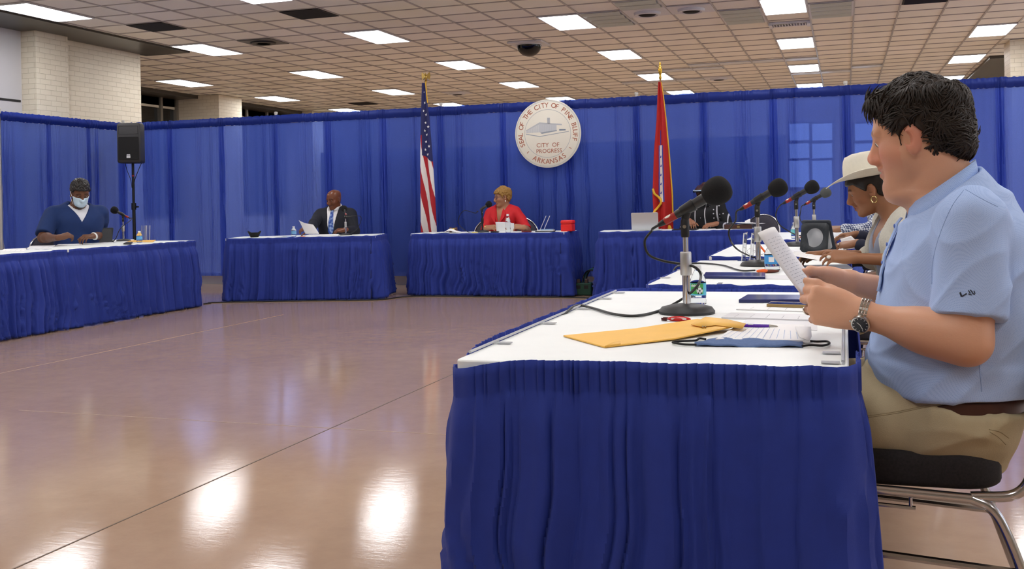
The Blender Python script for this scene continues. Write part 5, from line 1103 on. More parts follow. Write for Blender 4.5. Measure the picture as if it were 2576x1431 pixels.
for y in (1, -1): obj('ear_loop', MB().tube(spline([hp(scr, .062, y*.070, -.025), hp(scr, .03, y*.083, -.01), hp(scr, -.012, y*.088, .020)], 6), .0022, 6).tube(spline([hp(scr, .05, y*.066, -.095), hp(scr, .02, y*.080, -.06), hp(scr, -.018, y*.086, -.03)], 6), .0022, 6), mat('white_elastic', (232, 232, 232), rough=.7), mk)
W, d_, n_ = scr.arms[0][2:5]
obj('wrist_watch', MB().tube([W-d_*.03+.037*(math.cos(t)*n_*.85+math.sin(t)*np.cross(d_, n_)) for t in np.linspace(0, 2*PI, 21)[:-1]], .011, 8, closed=True), mat('white_strap', (232, 232, 230), rough=.5), scr.o)
trousers(scr, M_SCRUB); shoes(scr, M_DKSHOE)
chair('grey padded chair with a pale chrome rim behind the man in scrubs', -8.26, pn[1]+.06, -.3, M_PADG, bw=.66, top=.86)
# empty chair between the red flag and the right row
pe = aty(1897, 560, 12.35)
chair('empty grey padded chair with a rounded chrome rim right of the dotted blouse', pe[0], 12.3, -PI/2-.35, M_PADG, bw=.42, top=.88)
# ================================================================ things on the tables
M_PAPER = mat('white_paper', (240, 240, 240), rough=.8)
M_PAPER2 = mat('grey_white_paper', (226, 227, 230), rough=.8)
M_INK = mat('print_ink', (140, 142, 150), rough=.8)
M_NAVYB = mat('navy_glossy_cover', (24, 34, 92), rough=.18, spec=.6)
M_CLEAR = mat('clear_acrylic', (240, 244, 246), rough=.04, trans=1, ior=1.35)
M_BOTTLE = mat('clear_bottle', (242, 247, 250), rough=.05, trans=1, ior=1.22)
M_CAPW = mat('white_cap', (236, 238, 240), rough=.4)
M_FOAM = mat('black_foam', (17, 17, 19), rough=.95, bump=.9, bscale=900)
M_FOAMG = mat('grey_foam', (84, 88, 88), rough=.95, bump=.9, bscale=900)
M_MIC = mat('mic_body', (40, 40, 41), rough=.4, spec=.5)
M_TAPER = mat('red_tape', (150, 34, 26), rough=.45, noise=.25, nscale=60)
M_TAPEW = mat('white_tape', (216, 208, 196), rough=.6)
M_CABLE = mat('cable_rubber', (24, 25, 24), rough=.45)
M_CAST = mat('cast_base', (44, 45, 46), rough=.5, bump=.3, bscale=200)
M_MANILA = mat('manila_envelope', (238, 186, 84), rough=.55, noise=.04, nscale=12)
ZT_ = ZTAB+.0008
def on_table(A, B, dep):
    A, B = np.array(A, float), np.array(B, float); d = nrm(B-A); n = np.array([-d[1], d[0]])
    def f(px, fr):   # the spot on the table top that lies under picture column px, at a share fr of its depth
        r = _ray(px, 585); o = A+n*dep*fr; k = (o[0]*d[1]-o[1]*d[0])/(r[0]*d[1]-r[1]*d[0]); return np.array([r[0]*k, r[1]*k, ZTAB])
    return f
onF = on_table((-6.92, 10.46), (-5.21, 10.93), .74); onC = on_table((-4.98, 11.41), (-3.06, 11.42), .6); onR = on_table((-2.64, 11.33), (-.93, 11.56), .6)
qq = lambda f: (lambda *c: [tuple(f(*q)) for q in c]); qF, qC, qR = qq(onF), qq(onC), qq(onR)
def flat(name, label, cat, quad, z, th=.0012, m=M_PAPER, group=None, lines=0, lift=None, parent=None, bevel=0, rule=None, px=True):
    """a thin sheet or block whose top outline is given by picture points on the plane z"""
    P = [atz(q[0], q[1], z+th) if px and len(q) == 2 else np.array([q[0], q[1], z+th]) for q in quad]; c = np.mean(P, 0); c[2] = z; n = len(P); mb = MB()
    L_ = [0]*n if lift is None else lift
    V = [p-c+np.array([0, 0, -th+l]) for p, l in zip(P, L_)]+[p-c+np.array([0, 0, l]) for p, l in zip(P, L_)]
    a = sum(P[i][0]*P[(i+1) % n][1]-P[(i+1) % n][0]*P[i][1] for i in range(n)); o = list(range(n))
    Fs = [tuple(o[::-1]), tuple(n+i for i in o)]+[(i, (i+1) % n, n+(i+1) % n, n+i) for i in o]
    if a < 0: Fs = [f[::-1] for f in Fs]
    r = obj(name, mb.add(V, Fs), m, smooth=False, loc=c, bevel=bevel, label=label, cat=cat, group=group)
    if lines and n == 4:
        ln = MB()
        for k in range(lines):
            t = (k+.8)/(lines+.6); A, B = V[4]+(V[7]-V[4])*t, V[5]+(V[6]-V[5])*t; rr = random.Random(k+n); w_ = .9 if rule else rr.uniform(.45, .9); s_ = .05
            d = nrm(B-A); w2 = np.cross([0, 0, 1], d)*.0009; u_ = s_
            while u_ < s_+w_*.9:
                e_ = u_+rr.uniform(.02, .07); p, q = A+(B-A)*u_, A+(B-A)*min(e_, .95); u_ = e_+rr.uniform(.015, .05)
                ln.add([p-w2+[0, 0, .0004], q-w2+[0, 0, .0004], q+w2+[0, 0, .0004], p+w2+[0, 0, .0004]], [(0, 1, 2, 3)])
        obj('print', ln, rule or M_INK, r, smooth=False)
    return r
def bottle(px, py, label, hgt=.17, rad=.031, lab=(120, 196, 230), z=ZTAB, extra=None, cap_m=None):
    c = atz(px, py, z) if py > 1 else (onC(px, py) if py > 0 else onF(px, -py)); r = thing('water_bottle', label, 'bottle', c, 0, 'small water bottles on the tables'); h = hgt
    obj('bottle_body', MB().lathe([(rad*.8, 0), (rad, .006), (rad, h*.14), (rad*.95, h*.17), (rad, h*.20), (rad, h*.58), (rad*.96, h*.64), (rad*.72, h*.76), (rad*.42, h*.87), (rad*.40, h*.92)], 28), M_BOTTLE, r)
    obj('label', MB().lathe([(rad*1.012, h*.26), (rad*1.012, h*.56)], 28, cap=False), mat('bottle_label_%d_%d' % lab[:2], lab, rough=.4), r)
    obj('cap', MB().lathe([(rad*.46, h*.89), (rad*.46, h*.99), (rad*.42, h)], 20), cap_m or M_CAPW, r)
    if extra: extra(r, h, rad)
    return r
# ---- microphones: one desk-stand kind
_b = aty(1728, 788, 3.26)
def _q(px, py): p = aty(px, py, 3.26); return np.array([p[0]-_b[0], 0, p[2]-ZTAB])
MZ = {k: _q(1724, y)[2] for k, y in dict(base=782, c0=690, c1=632, rod=586, clip=545).items()}
FOAM_C, TAIL, NECK = _q(1801, 482), _q(1657, 566), _q(1768, 503)
def mic(label, base, rz, foam=None, cable=None, cabz=None, tilt=0, k=1.0, base_z=ZTAB, tapes=True, dark=False, flip=False):
    r = thing('desk_microphone', label, 'microphone', (base[0], base[1], base_z), rz, 'desk microphones on short chrome stands'); k_ = k
    S = lambda v: np.array(v)*k_
    obj('base', MB().lathe([(.086*k, 0), (.087*k, .008*k), (.078*k, .020*k), (.045*k, .028*k), (.016*k, .031*k)], 40), M_CAST, r)
    pm = M_BLACK if dark else M_CHROME
    obj('lower_pole', MB().cyl((0, 0, .028*k), (0, 0, MZ['c0']*k), .0122*k, n=20), pm, r)
    obj('clutch', MB().lathe([(.0165*k, MZ['c0']*k), (.018*k, MZ['c0']*k+.004), (.018*k, MZ['c1']*k-.004), (.0165*k, MZ['c1']*k)], 20), mat('satin_clutch', (190, 190, 188), rough=.35, metal=.9) if not dark else M_BLACK, r)
    obj('upper_pole', MB().cyl((0, 0, MZ['c1']*k), (0, 0, MZ['rod']*k), .0088*k, n=18), pm, r)
    d = nrm(FOAM_C-TAIL); c0 = (FOAM_C+TAIL)/2; R_ = frame(d, (0, 1, 0)); lerp = lambda t: S(TAIL+(FOAM_C-TAIL)*t)
    obj('mic_clip', MB().lathe([(.0125*k, MZ['rod']*k-.012*k), (.0135*k, MZ['rod']*k), (.0135*k, MZ['clip']*k-.012*k), (.008*k, MZ['clip']*k)], 18).tube([S((0, 0, MZ['clip']-.012)), S((0, 0, MZ['clip']))+(lerp(.55)-S((0, 0, MZ['clip'])))*.5, lerp(.52)], [.011*k, .012*k, .014*k], 14).tube([lerp(.40), lerp(.62)], [.0165*k, .0195*k], 18), M_BLACK, r)
    obj('clip_screw', MB().cyl((-.0, -.0155*k, MZ['clip']*k-.03*k), (0, .0155*k, MZ['clip']*k-.03*k), .0055*k, n=12), mat('screw_steel', (170, 168, 160), rough=.3, metal=1), r)
    L_ = np.linalg.norm(FOAM_C-TAIL)
    obj('mic_body', MB().lathe([(.0118*k, L_*.30*k), (.0135*k, L_*.34*k), (.0155*k, L_*.60*k), (.0172*k, L_*.74*k), (.0175*k, L_*.80*k), (.020*k, L_*.82*k), (.020*k, L_*.9*k)], 24, S(TAIL), R_), M_MIC, r)
    f = MB(); F0 = S(FOAM_C)
    prof = [(.001, -.052), (.024, -.050), (.036, -.040), (.047, -.020), (.0525, .004), (.050, .026), (.041, .043), (.024, .053), (.001, .056)]
    obj('windscreen', f.lathe([(a*k*.87, z*k*.86) for a, z in prof], 36, F0, R_), foam or M_FOAM, r, sub=1)
    obj('plug', MB().lathe([(.006*k, 0), (.0085*k, .01), (.0098*k, L_*.10*k), (.0098*k, L_*.12*k)], 16, S(TAIL), R_), M_BLACK, r)
    if tapes:
        obj('red_tape', MB().lathe([(.0110*k, L_*.11*k), (.0118*k, L_*.125*k), (.0122*k, L_*.30*k), (.0115*k, L_*.31*k)], 18, S(TAIL), R_), M_TAPER, r)
        obj('white_tape', MB().ell(lerp(.18)+R_ @ np.array([.004, -.0 , 0])*k+np.array([0, -.0062*k, .0055*k]), (.0085*k, .0075*k, .020*k), R_), M_TAPEW, r)
    if cable is not None:
        Mi = np.array(r.matrix_basis.inverted()) if False else None
        c_, s_ = math.cos(-rz), math.sin(-rz); o = np.array([base[0], base[1], base_z]); T_ = lambda p: np.array([c_*(p-o)[0]-s_*(p-o)[1], s_*(p-o)[0]+c_*(p-o)[1], (p-o)[2]])
        pts = [S(TAIL)+d*.01]+[S(TAIL)-d*.02]+[T_(np.array(p)) for p in cable]
        obj('cable', MB().tube(spline(pts, 10), .0042*max(.8, k), 8), M_CABLE, r)
    return r
zc = ZTAB+.006
b1 = atz(1728, 788, ZTAB)
air = lambda pts, y: [aty(*p, y) for p in pts]; tab = lambda pts, z=zc: [atz(*p, z) for p in pts]
mic('large near desk microphone with black foam ball and red taped plug on the nearest table', b1, 0, cable=air([(1640, 580), (1622, 606), (1632, 640), (1668, 656), (1715, 664)], 3.27)+air([(1748, 672), (1763, 692)], 3.20)+air([(1752, 722)], 3.12)+[np.array([*atz(1716, 752, .775)[:2], .775])]+tab([(1662, 780), (1602, 794), (1545, 790), (1495, 776), (1455, 768)])+[atz(1428, 783, zc), atz(1420, 792, ZTAB+.002)+np.array([-.03, 0, -.05]), atz(1420, 792, ZTAB)+np.array([-.07, 0, -.35]), atz(1420, 792, ZTAB)+np.array([-.10, .02, -.70]), atz(1420, 792, ZTAB)+np.array([-.16, .3, -.734])])
b2 = atz(1908, 669, ZTAB)
mic('desk microphone with black foam at the second table, in front of the hat', b2, 0, cable=air([(1850, 556), (1834, 580), (1838, 605), (1856, 628)], 5.50)+[atz(1890, 645, ZTAB+.02)]+tab([(1925, 653), (1960, 650)]), k=1.06)
obj('microphone_cable', MB().tube(spline(tab([(1900, 680), (1862, 680), (1822, 668), (1780, 663), (1745, 662), (1722, 668)])+[atz(1712, 676, ZTAB+.004)+np.array([-.04, 0, -.02]), atz(1712, 676, ZTAB)+np.array([-.10, 0, -.3]), atz(1712, 676, ZTAB)+np.array([-.12, 0, -.735])], 10), .0042, 8), M_CABLE, label='black cable running over the second table from the mic base', cat='cable')
b3 = atz(2005, 619, ZTAB)
mic('third desk microphone with black foam, left of the tablet stand', b3, 0, cable=air([(1954, 530), (1952, 546), (1962, 566), (1985, 582), (2003, 592)], 7.72)+tab([(2010, 604), (1985, 612), (1950, 616)]), k=1.10)
b4 = atz(2049, 596, ZTAB)
mic('farthest desk microphone of the right row, with a grey foam ball', b4, 0, foam=M_FOAMG, cable=air([(2014, 532), (2012, 550), (2022, 566)], 9.3)+tab([(2034, 592), (2010, 592)]), k=1.0)
# front-row microphones face the speakers from the left or right
b5 = onC(1214, .35); mic('small black desk microphone before the woman in red', b5, .75, cable=[b5+np.array([-.22, -.05, .26]), b5+np.array([-.30, -.02, .12]), b5+np.array([-.16, -.06, .008]), b5+np.array([.0, -.12, .008])], k=.88, tapes=False, dark=True)
b6 = onF(870, .45); mic('desk microphone before the bald man in the suit', b6, 2.2, cable=[b6+np.array([.22, -.04, .22]), b6+np.array([.18, -.05, .08]), b6+np.array([.08, -.08, .008])], k=.84, dark=False)
b7 = atz(311, 607, ZTAB); mic('desk microphone on the left table beside the man in scrubs', b7, 3.5, cable=[b7+np.array([.12, -.2, .15]), b7+np.array([.06, -.22, .03]), b7+np.array([-.06, -.20, .008])], k=.95)

# ---- nearest table
def near_label(r, h, rad):
    g_ = mat('label_green', (70, 170, 84), rough=.4); w_ = mat('label_white', (238, 240, 238), rough=.5); k_ = mat('label_black', (24, 24, 26), rough=.5)
    def arc(a0, a1, z0, z1, m, nm, off=1.02, slope=0):
        n = 10; obj(nm, MB().grid([[(rad*off*math.cos(t), rad*off*math.sin(t), z+slope*(t-a0)) for z in (z0, z1)] for t in np.linspace(a0, a1, n)]), m, r, autos=0)
    arc(-2.5, -.75, h*.30, h*.55, g_, 'label_panel')
    for i in range(9): t = -2.36+i*.135; arc(t, t+.10, h*.475, h*(.53 if i % 2 else .52), w_, 'lettering', 1.03, .006)
    a = -1.25; c = np.array([rad*1.0*math.cos(a), rad*1.0*math.sin(a), h*.38]); obj('ball_print', MB().ell(c, (.004, .0105, .0105), rotz(a)), w_, r)
    for da, dz in ((0, 0), (.24, .05), (-.24, .05), (.15, -.06), (-.15, -.06)): arc(a+da-.06, a+da+.06, h*(.38+dz)-.003, h*(.38+dz)+.003, k_, 'ball_spot', 1.16)
bottle(1757, 768, 'small clear water bottle with green label behind the near microphone', .135, .0265, (96, 190, 220), extra=near_label)
env = flat('manila_envelope', 'yellow manila envelope lying across the near edge of the nearest table', 'envelope', [(1417, 843), (1521, 871), (1700, 852), (1866, 827), (1755, 812), (1600, 829)], ZTAB+.001, .004, M_MANILA, lift=[0, 0, .002, .012, .012, .004], bevel=.001)
def mesh_px(name, pts, faces, m, parent=None, off=None, **k):
    V = [atz(p[0], p[1], p[2]) for p in pts]; o = np.array(parent.location) if parent is not None else np.mean(V, 0)
    return obj(name, MB().add([v-o for v in V], faces), m, parent, loc=None if parent is not None else o, autos=0, **k)
mesh_px('flap', [(1738, 816, .757), (1775, 797, .768), (1828, 803, .764), (1876, 814, .762), (1868, 826, .757), (1800, 818, .757), (1765, 822, .757)], [(6, 5, 1, 0), (5, 2, 1), (5, 4, 3, 2)], M_MANILA, env, solid=.0015)
c = atz(1768, 822, .7575)-np.array(env.location); obj('clasp', MB().box(c, (.004, .022, .003), rotz(.1)).box(c+[.007, 0, 0], (.003, .022, .003), rotz(.1)), mat('brass_clasp', (170, 150, 96), rough=.3, metal=1), env, smooth=False)
mesh_px('fold', [(1521, 871, .7455), (1540, 862, .7475), (1560, 858, .7465), (1562, 865, .7462)], [(0, 3, 2, 1)], M_MANILA, env, solid=.001)
wr_ = thing('candy_wrapper', 'red shiny candy wrapper in front of the near microphone base', 'wrapper', atz(1708, 808, ZTAB)); wr_.rotation_euler = (0, 0, -.1)
obj('wrapper_body', MB().ell((0, 0, .007), (.036, .013, .008), nu=10, nv=14), mat('red_foil', (186, 24, 24), rough=.25), wr_)
obj('wrapper_end', MB().grid([[(x, y, .006+.004*math.sin(y*900)) for y in np.linspace(-.012, .012, 9)] for x in (-.034, -.042, -.05)]), mat('dark_foil', (70, 16, 16), rough=.3), wr_, solid=.001)
obj('wrapper_print', MB().box((.002, -.0105, .008), (.045, .002, .005)), mat('foil_white', (220, 200, 196), rough=.4), wr_)
flat('letter_paper', 'loose white sheet under the notepad at the right table edge', 'paper', [(1868, 812), (1880, 800), (2056, 806), (2056, 831)], ZTAB+.0003, .001, M_PAPER2)
pad = flat('notepad', 'ruled white notepad with a curled corner under the purple pen', 'notepad', [(1800, 852), (1862, 813), (2022, 822), (2038, 856)], ZTAB+.002, .006, M_PAPER, lines=0, lift=[0, 0, .006, 0])
rl = MB(); A = [atz(x, y, ZTAB+.0088)-np.array(pad.location) for x, y in ((1805, 850), (1864, 815), (2018, 824), (2034, 853))]
for k in range(13):
    t = (k+.5)/13; p, q = A[0]+(A[3]-A[0])*t, A[1]+(A[2]-A[1])*t; w2 = nrm(A[3]-A[0])*.0005; e = np.array([0, 0, .0006+.005*max(0, t-.6)]); f_ = np.array([0, 0, .0004]); rl.add([p-w2+f_, q-w2+e, q+w2+e, p+w2+f_], [(0, 1, 2, 3)])
obj('ruled_lines', rl, mat('blue_rule', (150, 176, 214), rough=.8), pad, smooth=False)
mesh_px('curled_corner', [(2000, 822, .757), (2040, 822, .765), (2042, 846, .752), (2036, 857, .748), (2012, 848, .753)], [(0, 4, 1), (4, 2, 1), (4, 3, 2)], M_PAPER, pad, solid=.001)
pa, pb = atz(1866, 818, ZTAB+.013), atz(1957, 821, ZTAB+.012); c = (pa+pb)/2; d = nrm(pb-pa); R_ = frame(d); L_ = np.linalg.norm(pb-pa); r = thing('ballpoint_pen', 'purple ballpoint pen with a silver tip lying on the notepad', 'pen', c)
obj('barrel', MB().lathe([(.0042, -L_/2), (.0048, -L_/2+.01), (.0048, L_*.24), (.0046, L_*.26)], 16, (0, 0, 0), R_), mat('purple_barrel', (86, 22, 166), rough=.25), r)
obj('tip', MB().lathe([(.0046, L_*.26), (.0042, L_*.32), (.0018, L_*.47), (.0008, L_*.5)], 16, (0, 0, 0), R_), mat('silver_tip', (200, 198, 190), rough=.2, metal=1), r)
obj('print', MB().box(R_ @ np.array([0, 0, -L_*.25])+[0, -.003, .0036], (.014, .002, .0016)), M_CAPW, r, smooth=False)
def cloth_mask():
    r = thing('cloth_mask', 'folded blue denim face mask with black ear loops near the table corner', 'face mask', atz(1890, 860, ZTAB)); o = np.array(r.location); G = []
    for i in range(25):
        u = i/24; row = []
        for j in range(9):
            v = j/8; p = atz(1748+u*272, 869-(17 if u > .12 else 17*u/.12*.8+3)*v+3*u*(1-v), ZTAB+.003); row.append(p-o+[0, 0, .0035*math.sin(PI*v)+.0022*math.sin(9*u+5*v)+.0015*math.sin(23*u+2*v)])
        G.append(row)
    obj('mask_cloth', MB().grid(G), mat('blue_denim', (92, 116, 160), rough=.9, noise=.15, nscale=160, bump=.4, bscale=900), r, solid=.003, autos=0)
    for nm, pts in (('ear_loop', [(2018, 855), (2050, 859), (2080, 859), (2086, 864), (2070, 869), (2040, 868), (2018, 870)]), ('ear_loop', [(1775, 853), (1760, 851), (1750, 856), (1715, 858), (1692, 861), (1720, 866), (1752, 867)])):
        obj(nm, MB().tube(spline([atz(x, y, ZTAB+.005)-o for x, y in pts], 8), .0028, 7), mat('black_elastic', (22, 22, 24), rough=.8), r)
cloth_mask()
flat('paper_stack', 'stack of printed sheets left of the reading man\'s hands', 'papers', [(1815, 797), (1838, 786), (2045, 790), (2040, 804)], ZTAB+.0005, .005, M_PAPER2, lines=5)
flat('paper_stack', 'thin pile of white printed pages behind the phone on the nearest table', 'papers', [(1852, 777), (1872, 767), (2060, 772), (2056, 783)], ZTAB+.0005, .003, M_PAPER, lines=4)
flat('glossy_booklet', 'thick dark blue glossy booklet at the far side of the nearest table', 'booklet', [(1858, 753), (1880, 740), (2062, 741), (2062, 753)], ZTAB+.0005, .012, M_NAVYB, bevel=.002)
ph = flat('mobile_phone', 'black mobile phone with a gold edge half under the left hand', 'phone', [(1928, 764), (1938, 758), (2050, 760), (2048, 768)], ZTAB+.0035, .010, mat('gold_rim', (160, 136, 92), rough=.3, metal=.8), bevel=.002)
obj('screen', MB().add([atz(x, y, ZTAB+.0142)-np.array(ph.location) for x, y in ((1932, 763), (1940, 759), (2048, 761), (2046, 767))], [(3, 2, 1, 0) if True else ()]), mat('phone_glass', (20, 26, 46), rough=.08), ph, smooth=False)
# sheets held by the man
def held_sheet(name, label, corners, group=None, m=M_PAPER, lines=16, bulge=.01, cat='paper'):
    """corners: near bottom, near top, far top, far bottom (world)"""
    A, B, C_, D = [np.array(p) for p in corners]; c = (A+B+C_+D)/4; n = nrm(np.cross(B-A, D-A)); G = []; S_ = lambda u, v: (A*(1-u)+B*u)*(1-v)+(D*(1-u)+C_*u)*v+n*bulge*math.sin(PI*v)*(.3+u)+n*bulge*.6*u*u-c
    for i in range(13): G.append([S_(i/12, j/8) for j in range(9)])
    r = obj(name, MB().grid(G), m, solid=.0008, autos=0, loc=c, label=label, cat=cat, group=group); ln = MB()
    for k in range(lines):
        u = .15+.7*k/max(1, lines-1); w_ = random.Random(k).uniform(.4, .75)
        for sg in (1, -1): [ln.grid([[S_(u, v)+n*.0009*sg, S_(u+.0045, v)+n*.0009*sg] for v in np.linspace(v0, v0+.045+.05*((k*7+i*3) % 5)/5, 4)]) for i, v0 in enumerate(np.arange(.12, .12+w_, .12))]
    if lines: obj('print', ln, M_INK, r, autos=0)
    return r
held_sheet('letter_paper', 'printed sheet held up in both hands by the man in the polo shirt', (aty(2016, 742, 2.56), aty(1900, 590, 2.57), aty(1946, 580, 2.81), aty(2062, 722, 2.80)), bulge=-.012)
# ---- second table
def blue_label(r, h, rad): obj('print', MB().grid([[(rad*1.03*math.cos(t), rad*1.03*math.sin(t), z) for z in (h*.33, h*.50)] for t in np.linspace(-1.95, -1.25, 8)]), M_CAPW, r, autos=0)
bottle(1943, 682, 'water bottle with a blue label beside the second microphone', .14, .036, (70, 156, 224), extra=blue_label)
bn = flat('glossy_booklet', 'navy glossy booklet at the left of the second table', 'booklet', [(1768, 694), (1775, 684), (1925, 685), (1925, 695)], ZTAB+.0005, .012, M_NAVYB, bevel=.002)
flat('letter_paper', 'white sheets behind the navy booklet on the second table', 'papers', [(1850, 700), (1870, 692), (1990, 692), (1985, 702)], ZTAB+.0004, .001, M_PAPER2)
flat('grey_folder', 'grey folder of papers before the woman in the hat', 'folder', [(1990, 678), (2010, 667), (2130, 664), (2145, 674)], ZTAB+.002, .010, mat('grey_card', (120, 124, 134), rough=.6))
flat('letter_paper', 'white sheet with a curled end on the right edge of the second table', 'paper', [(1995, 690), (2030, 680), (2146, 682), (2130, 692)], ZTAB+.0008, .001, M_PAPER, lift=[0, 0, .012, .004])
cw = thing('candy_wrapper', 'orange and brown candy wrapper in front of the blue-label bottle', 'wrapper', atz(1938, 684, ZTAB+.001)); obj('wrapper_body', MB().ell((.0, -.06, .008), (.045, .016, .009), rotz(.2)), mat('brown_foil', (96, 44, 28), rough=.3), cw); obj('wrapper_end', MB().ell((-.03, -.075, .010), (.03, .012, .009), rotz(.3)), mat('orange_foil', (226, 96, 30), rough=.3), cw)
c = atz(1925, 658, ZTAB); r = thing('orange_ribbon', 'orange twisted wrapper standing behind the second mic pole', 'wrapper', c); obj('strip', MB().grid([[(x-.04+.06*t, .004*math.sin(9*t)+y*.3, .004+.10*(1-t)+y) for y in (-.008, .008)] for t, x in zip(np.linspace(0, 1, 12), np.linspace(0, .02, 12))]), mat('orange_foil'), r, solid=.002)
def acrylic(name, label, px, py, hgt, w, rz, lean=.18, cat='sign holder', y0=None):
    c = atz(px, py, ZTAB) if py > 1 else onC(px, py); r = thing(name, label, cat, c, rz, 'clear acrylic sign holders')
    for s_ in (-1, 1):
        R_ = roty(lean*1.0); o = np.array([s_*.022, 0, 0]); obj('panel', MB().box(o+R_ @ np.array([0, 0, hgt/2])+[0, 0, .002], (.003, w, hgt), R_), M_CLEAR, r, smooth=False)
        for q in (-1, 1): obj('edge', MB().box(o+R_ @ np.array([0, q*w/2, hgt/2])+[0, 0, .002], (.005, .0035, hgt), R_), mat('frosted_edge', (232, 236, 238), rough=.35), r, smooth=False)
    obj('foot', MB().box((0, 0, .002), (.09, w, .003)), M_CLEAR, r, smooth=False)
    return r
acrylic('sign_holder', 'clear acrylic sign holder at the left of the second table', 1880, 654, .155, .20, 0, lean=.10)
gl = thing('eyeglasses', 'thin wire eyeglasses lying by the acrylic holder on the second table', 'eyeglasses', atz(1902, 640, ZTAB+.003)); g = MB()
for s_ in (-1, 1): obj('lens_rim', MB().tube([(s_*.03+.024*math.cos(t), 0, .018+.018*math.sin(t)) for t in np.linspace(0, 2*PI, 21)[:-1]], .0018, 6, closed=True), M_CHROME, gl)
obj('bridge', MB().tube([(-.008, 0, .022), (0, 0, .026), (.008, 0, .022)], .0014, 6), M_CHROME, gl)
for s_ in (-1, 1): obj('temple', MB().tube([(s_*.054, 0, .022), (s_*.056, .09, .018), (s_*.055, .12, .002)], .0014, 6), M_CHROME, gl)
flat('sticky_note', 'orange-yellow note under the hands of the woman in the hat', 'note', [(1994, 662), (2000, 655), (2020, 656), (2016, 664)], ZTAB+.012, .004, mat('amber_note', (240, 180, 60), rough=.7)) if False else None
held_sheet('letter_paper', 'white sheets in the hands of the woman in the hat', (aty(2086, 660, 4.98), aty(1986, 640, 5.02), aty(1998, 630, 5.30), aty(2095, 646, 5.26)), lines=4, bulge=.006)
# ---- third table
M_SIL_ = mat('pale_back', (200, 202, 206), rough=.3)
def tablet_stand(label, base, rz, w, h, lean, flapm, cut=True, k=1.0):
    r = thing('tablet_stand', label, 'tablet', base, rz); R_ = rotx(lean)   # the screen looks to local +y and leans back over its flap
    obj('tablet', MB().prism(rrect(w, h, .012), -.004, .004, R_ @ np.stack([[1, 0, 0], [0, 0, 1], [0, -1, 0]], 1), R_ @ np.array([0, 0, h/2])+[0, 0, .004]), mat('tablet_slate', (52, 58, 68), rough=.5), r, bevel=.002)
    obj('screen', MB().prism(rrect(w-.02, h-.02, .006), -.0052, -.0042, R_ @ np.stack([[1, 0, 0], [0, 0, 1], [0, -1, 0]], 1), R_ @ np.array([0, 0, h/2])+[0, 0, .004]), mat('tablet_screen', (36, 40, 50), rough=.08), r)
    R2 = rotx(-lean*.55); n_ = 28; out = rrect(w*.80, h*.90, .01, 6); ci = [(.30*w*math.cos(2*PI*i/n_), .30*w*math.sin(2*PI*i/n_)) for i in range(n_)]
    obj('back_plate', MB().prism(rrect(w*.8, h*.8, .02), .0042, .0052, R_ @ np.stack([[1, 0, 0], [0, 0, 1], [0, -1, 0]], 1), R_ @ np.array([0, 0, h/2])+[0, 0, .004]), M_SIL_, r)
    top = R_ @ np.array([0, 0, h*.96])+R_ @ np.array([0, -.008, 0]); Rf = R2 @ np.stack([[1, 0, 0], [0, 0, 1], [0, -1, 0]], 1); fl_ = top[2]/math.cos(lean*.55); cc = top+R2 @ np.array([0, 0, -fl_*.5]); m = MB()
    if cut:
        rim = [(x*min(w*.48/max(abs(x), 1e-6), fl_*.49/max(abs(y), 1e-6)), y*min(w*.48/max(abs(x), 1e-6), fl_*.49/max(abs(y), 1e-6))) for x, y in ci]
        m.grid([[cc+Rf @ np.array([x, y, 0]) for x, y in ci], [cc+Rf @ np.array([x, y, 0]) for x, y in rim]], cv=True)
    else: m.prism(out, -.001, .001, Rf, cc)
    obj('cover_flap', m, flapm, r, solid=.003 if cut else 0, autos=20)
    return r
M_CASE = mat('black_case', (34, 40, 46), rough=.55)
tablet_stand('black tablet cover with a round cut-out standing on the third table', atz(2068, 634, ZTAB), -.5, .20, .21, .32, M_CASE)
bottle(1999, 600, 'small water bottle with teal label behind the third microphone', .135, .030, (110, 196, 200))
cw = thing('candy_wrapper', 'small orange candy wrappers near the farthest microphone', 'wrapper', atz(2026, 599, ZTAB)); obj('wrapper_body', MB().ell((0, 0, .009), (.05, .03, .010)), mat('orange_foil'), cw); obj('wrapper_end', MB().ell((.07, .03, .006), (.03, .02, .007)), M_PAPER, cw)
held_sheet('letter_paper', 'white sheet under the ringed hand behind the tablet', (aty(2122, 628, 6.78), aty(2116, 600, 6.80), aty(2143, 592, 6.98), aty(2170, 622, 6.95)), lines=3, bulge=.012)
flat('letter_paper', 'white sheets fanned on the third table beside the tablet', 'papers', [(1930, 640), (1950, 628), (2020, 628), (2015, 640)], ZTAB+.0004, .002, M_PAPER2)
ub = flat('letter_paper', 'white sheet lying before the navy sleeves on the third table', 'paper', [(2100, 640), (2110, 626), (2128, 627), (2128, 641)], ZTAB+.0004, .002, M_PAPER)
pb_, pe_ = aty(2118, 598, 9.80), aty(2142, 590, 9.78); obj('ballpoint_pen', MB().tube([pb_-(pb_+pe_)/2, pe_-(pb_+pe_)/2], [.003, .006], 10), mat('blue_pen', (40, 60, 190), rough=.3), loc=(pb_+pe_)/2, label='blue pen in the hand of the man in the checked shirt', cat='pen')
flat('letter_paper', 'white sheets before the man in the checked shirt', 'papers', [(2040, 588), (2052, 583), (2112, 583), (2108, 589)], ZTAB+.0004, .003, M_PAPER2)
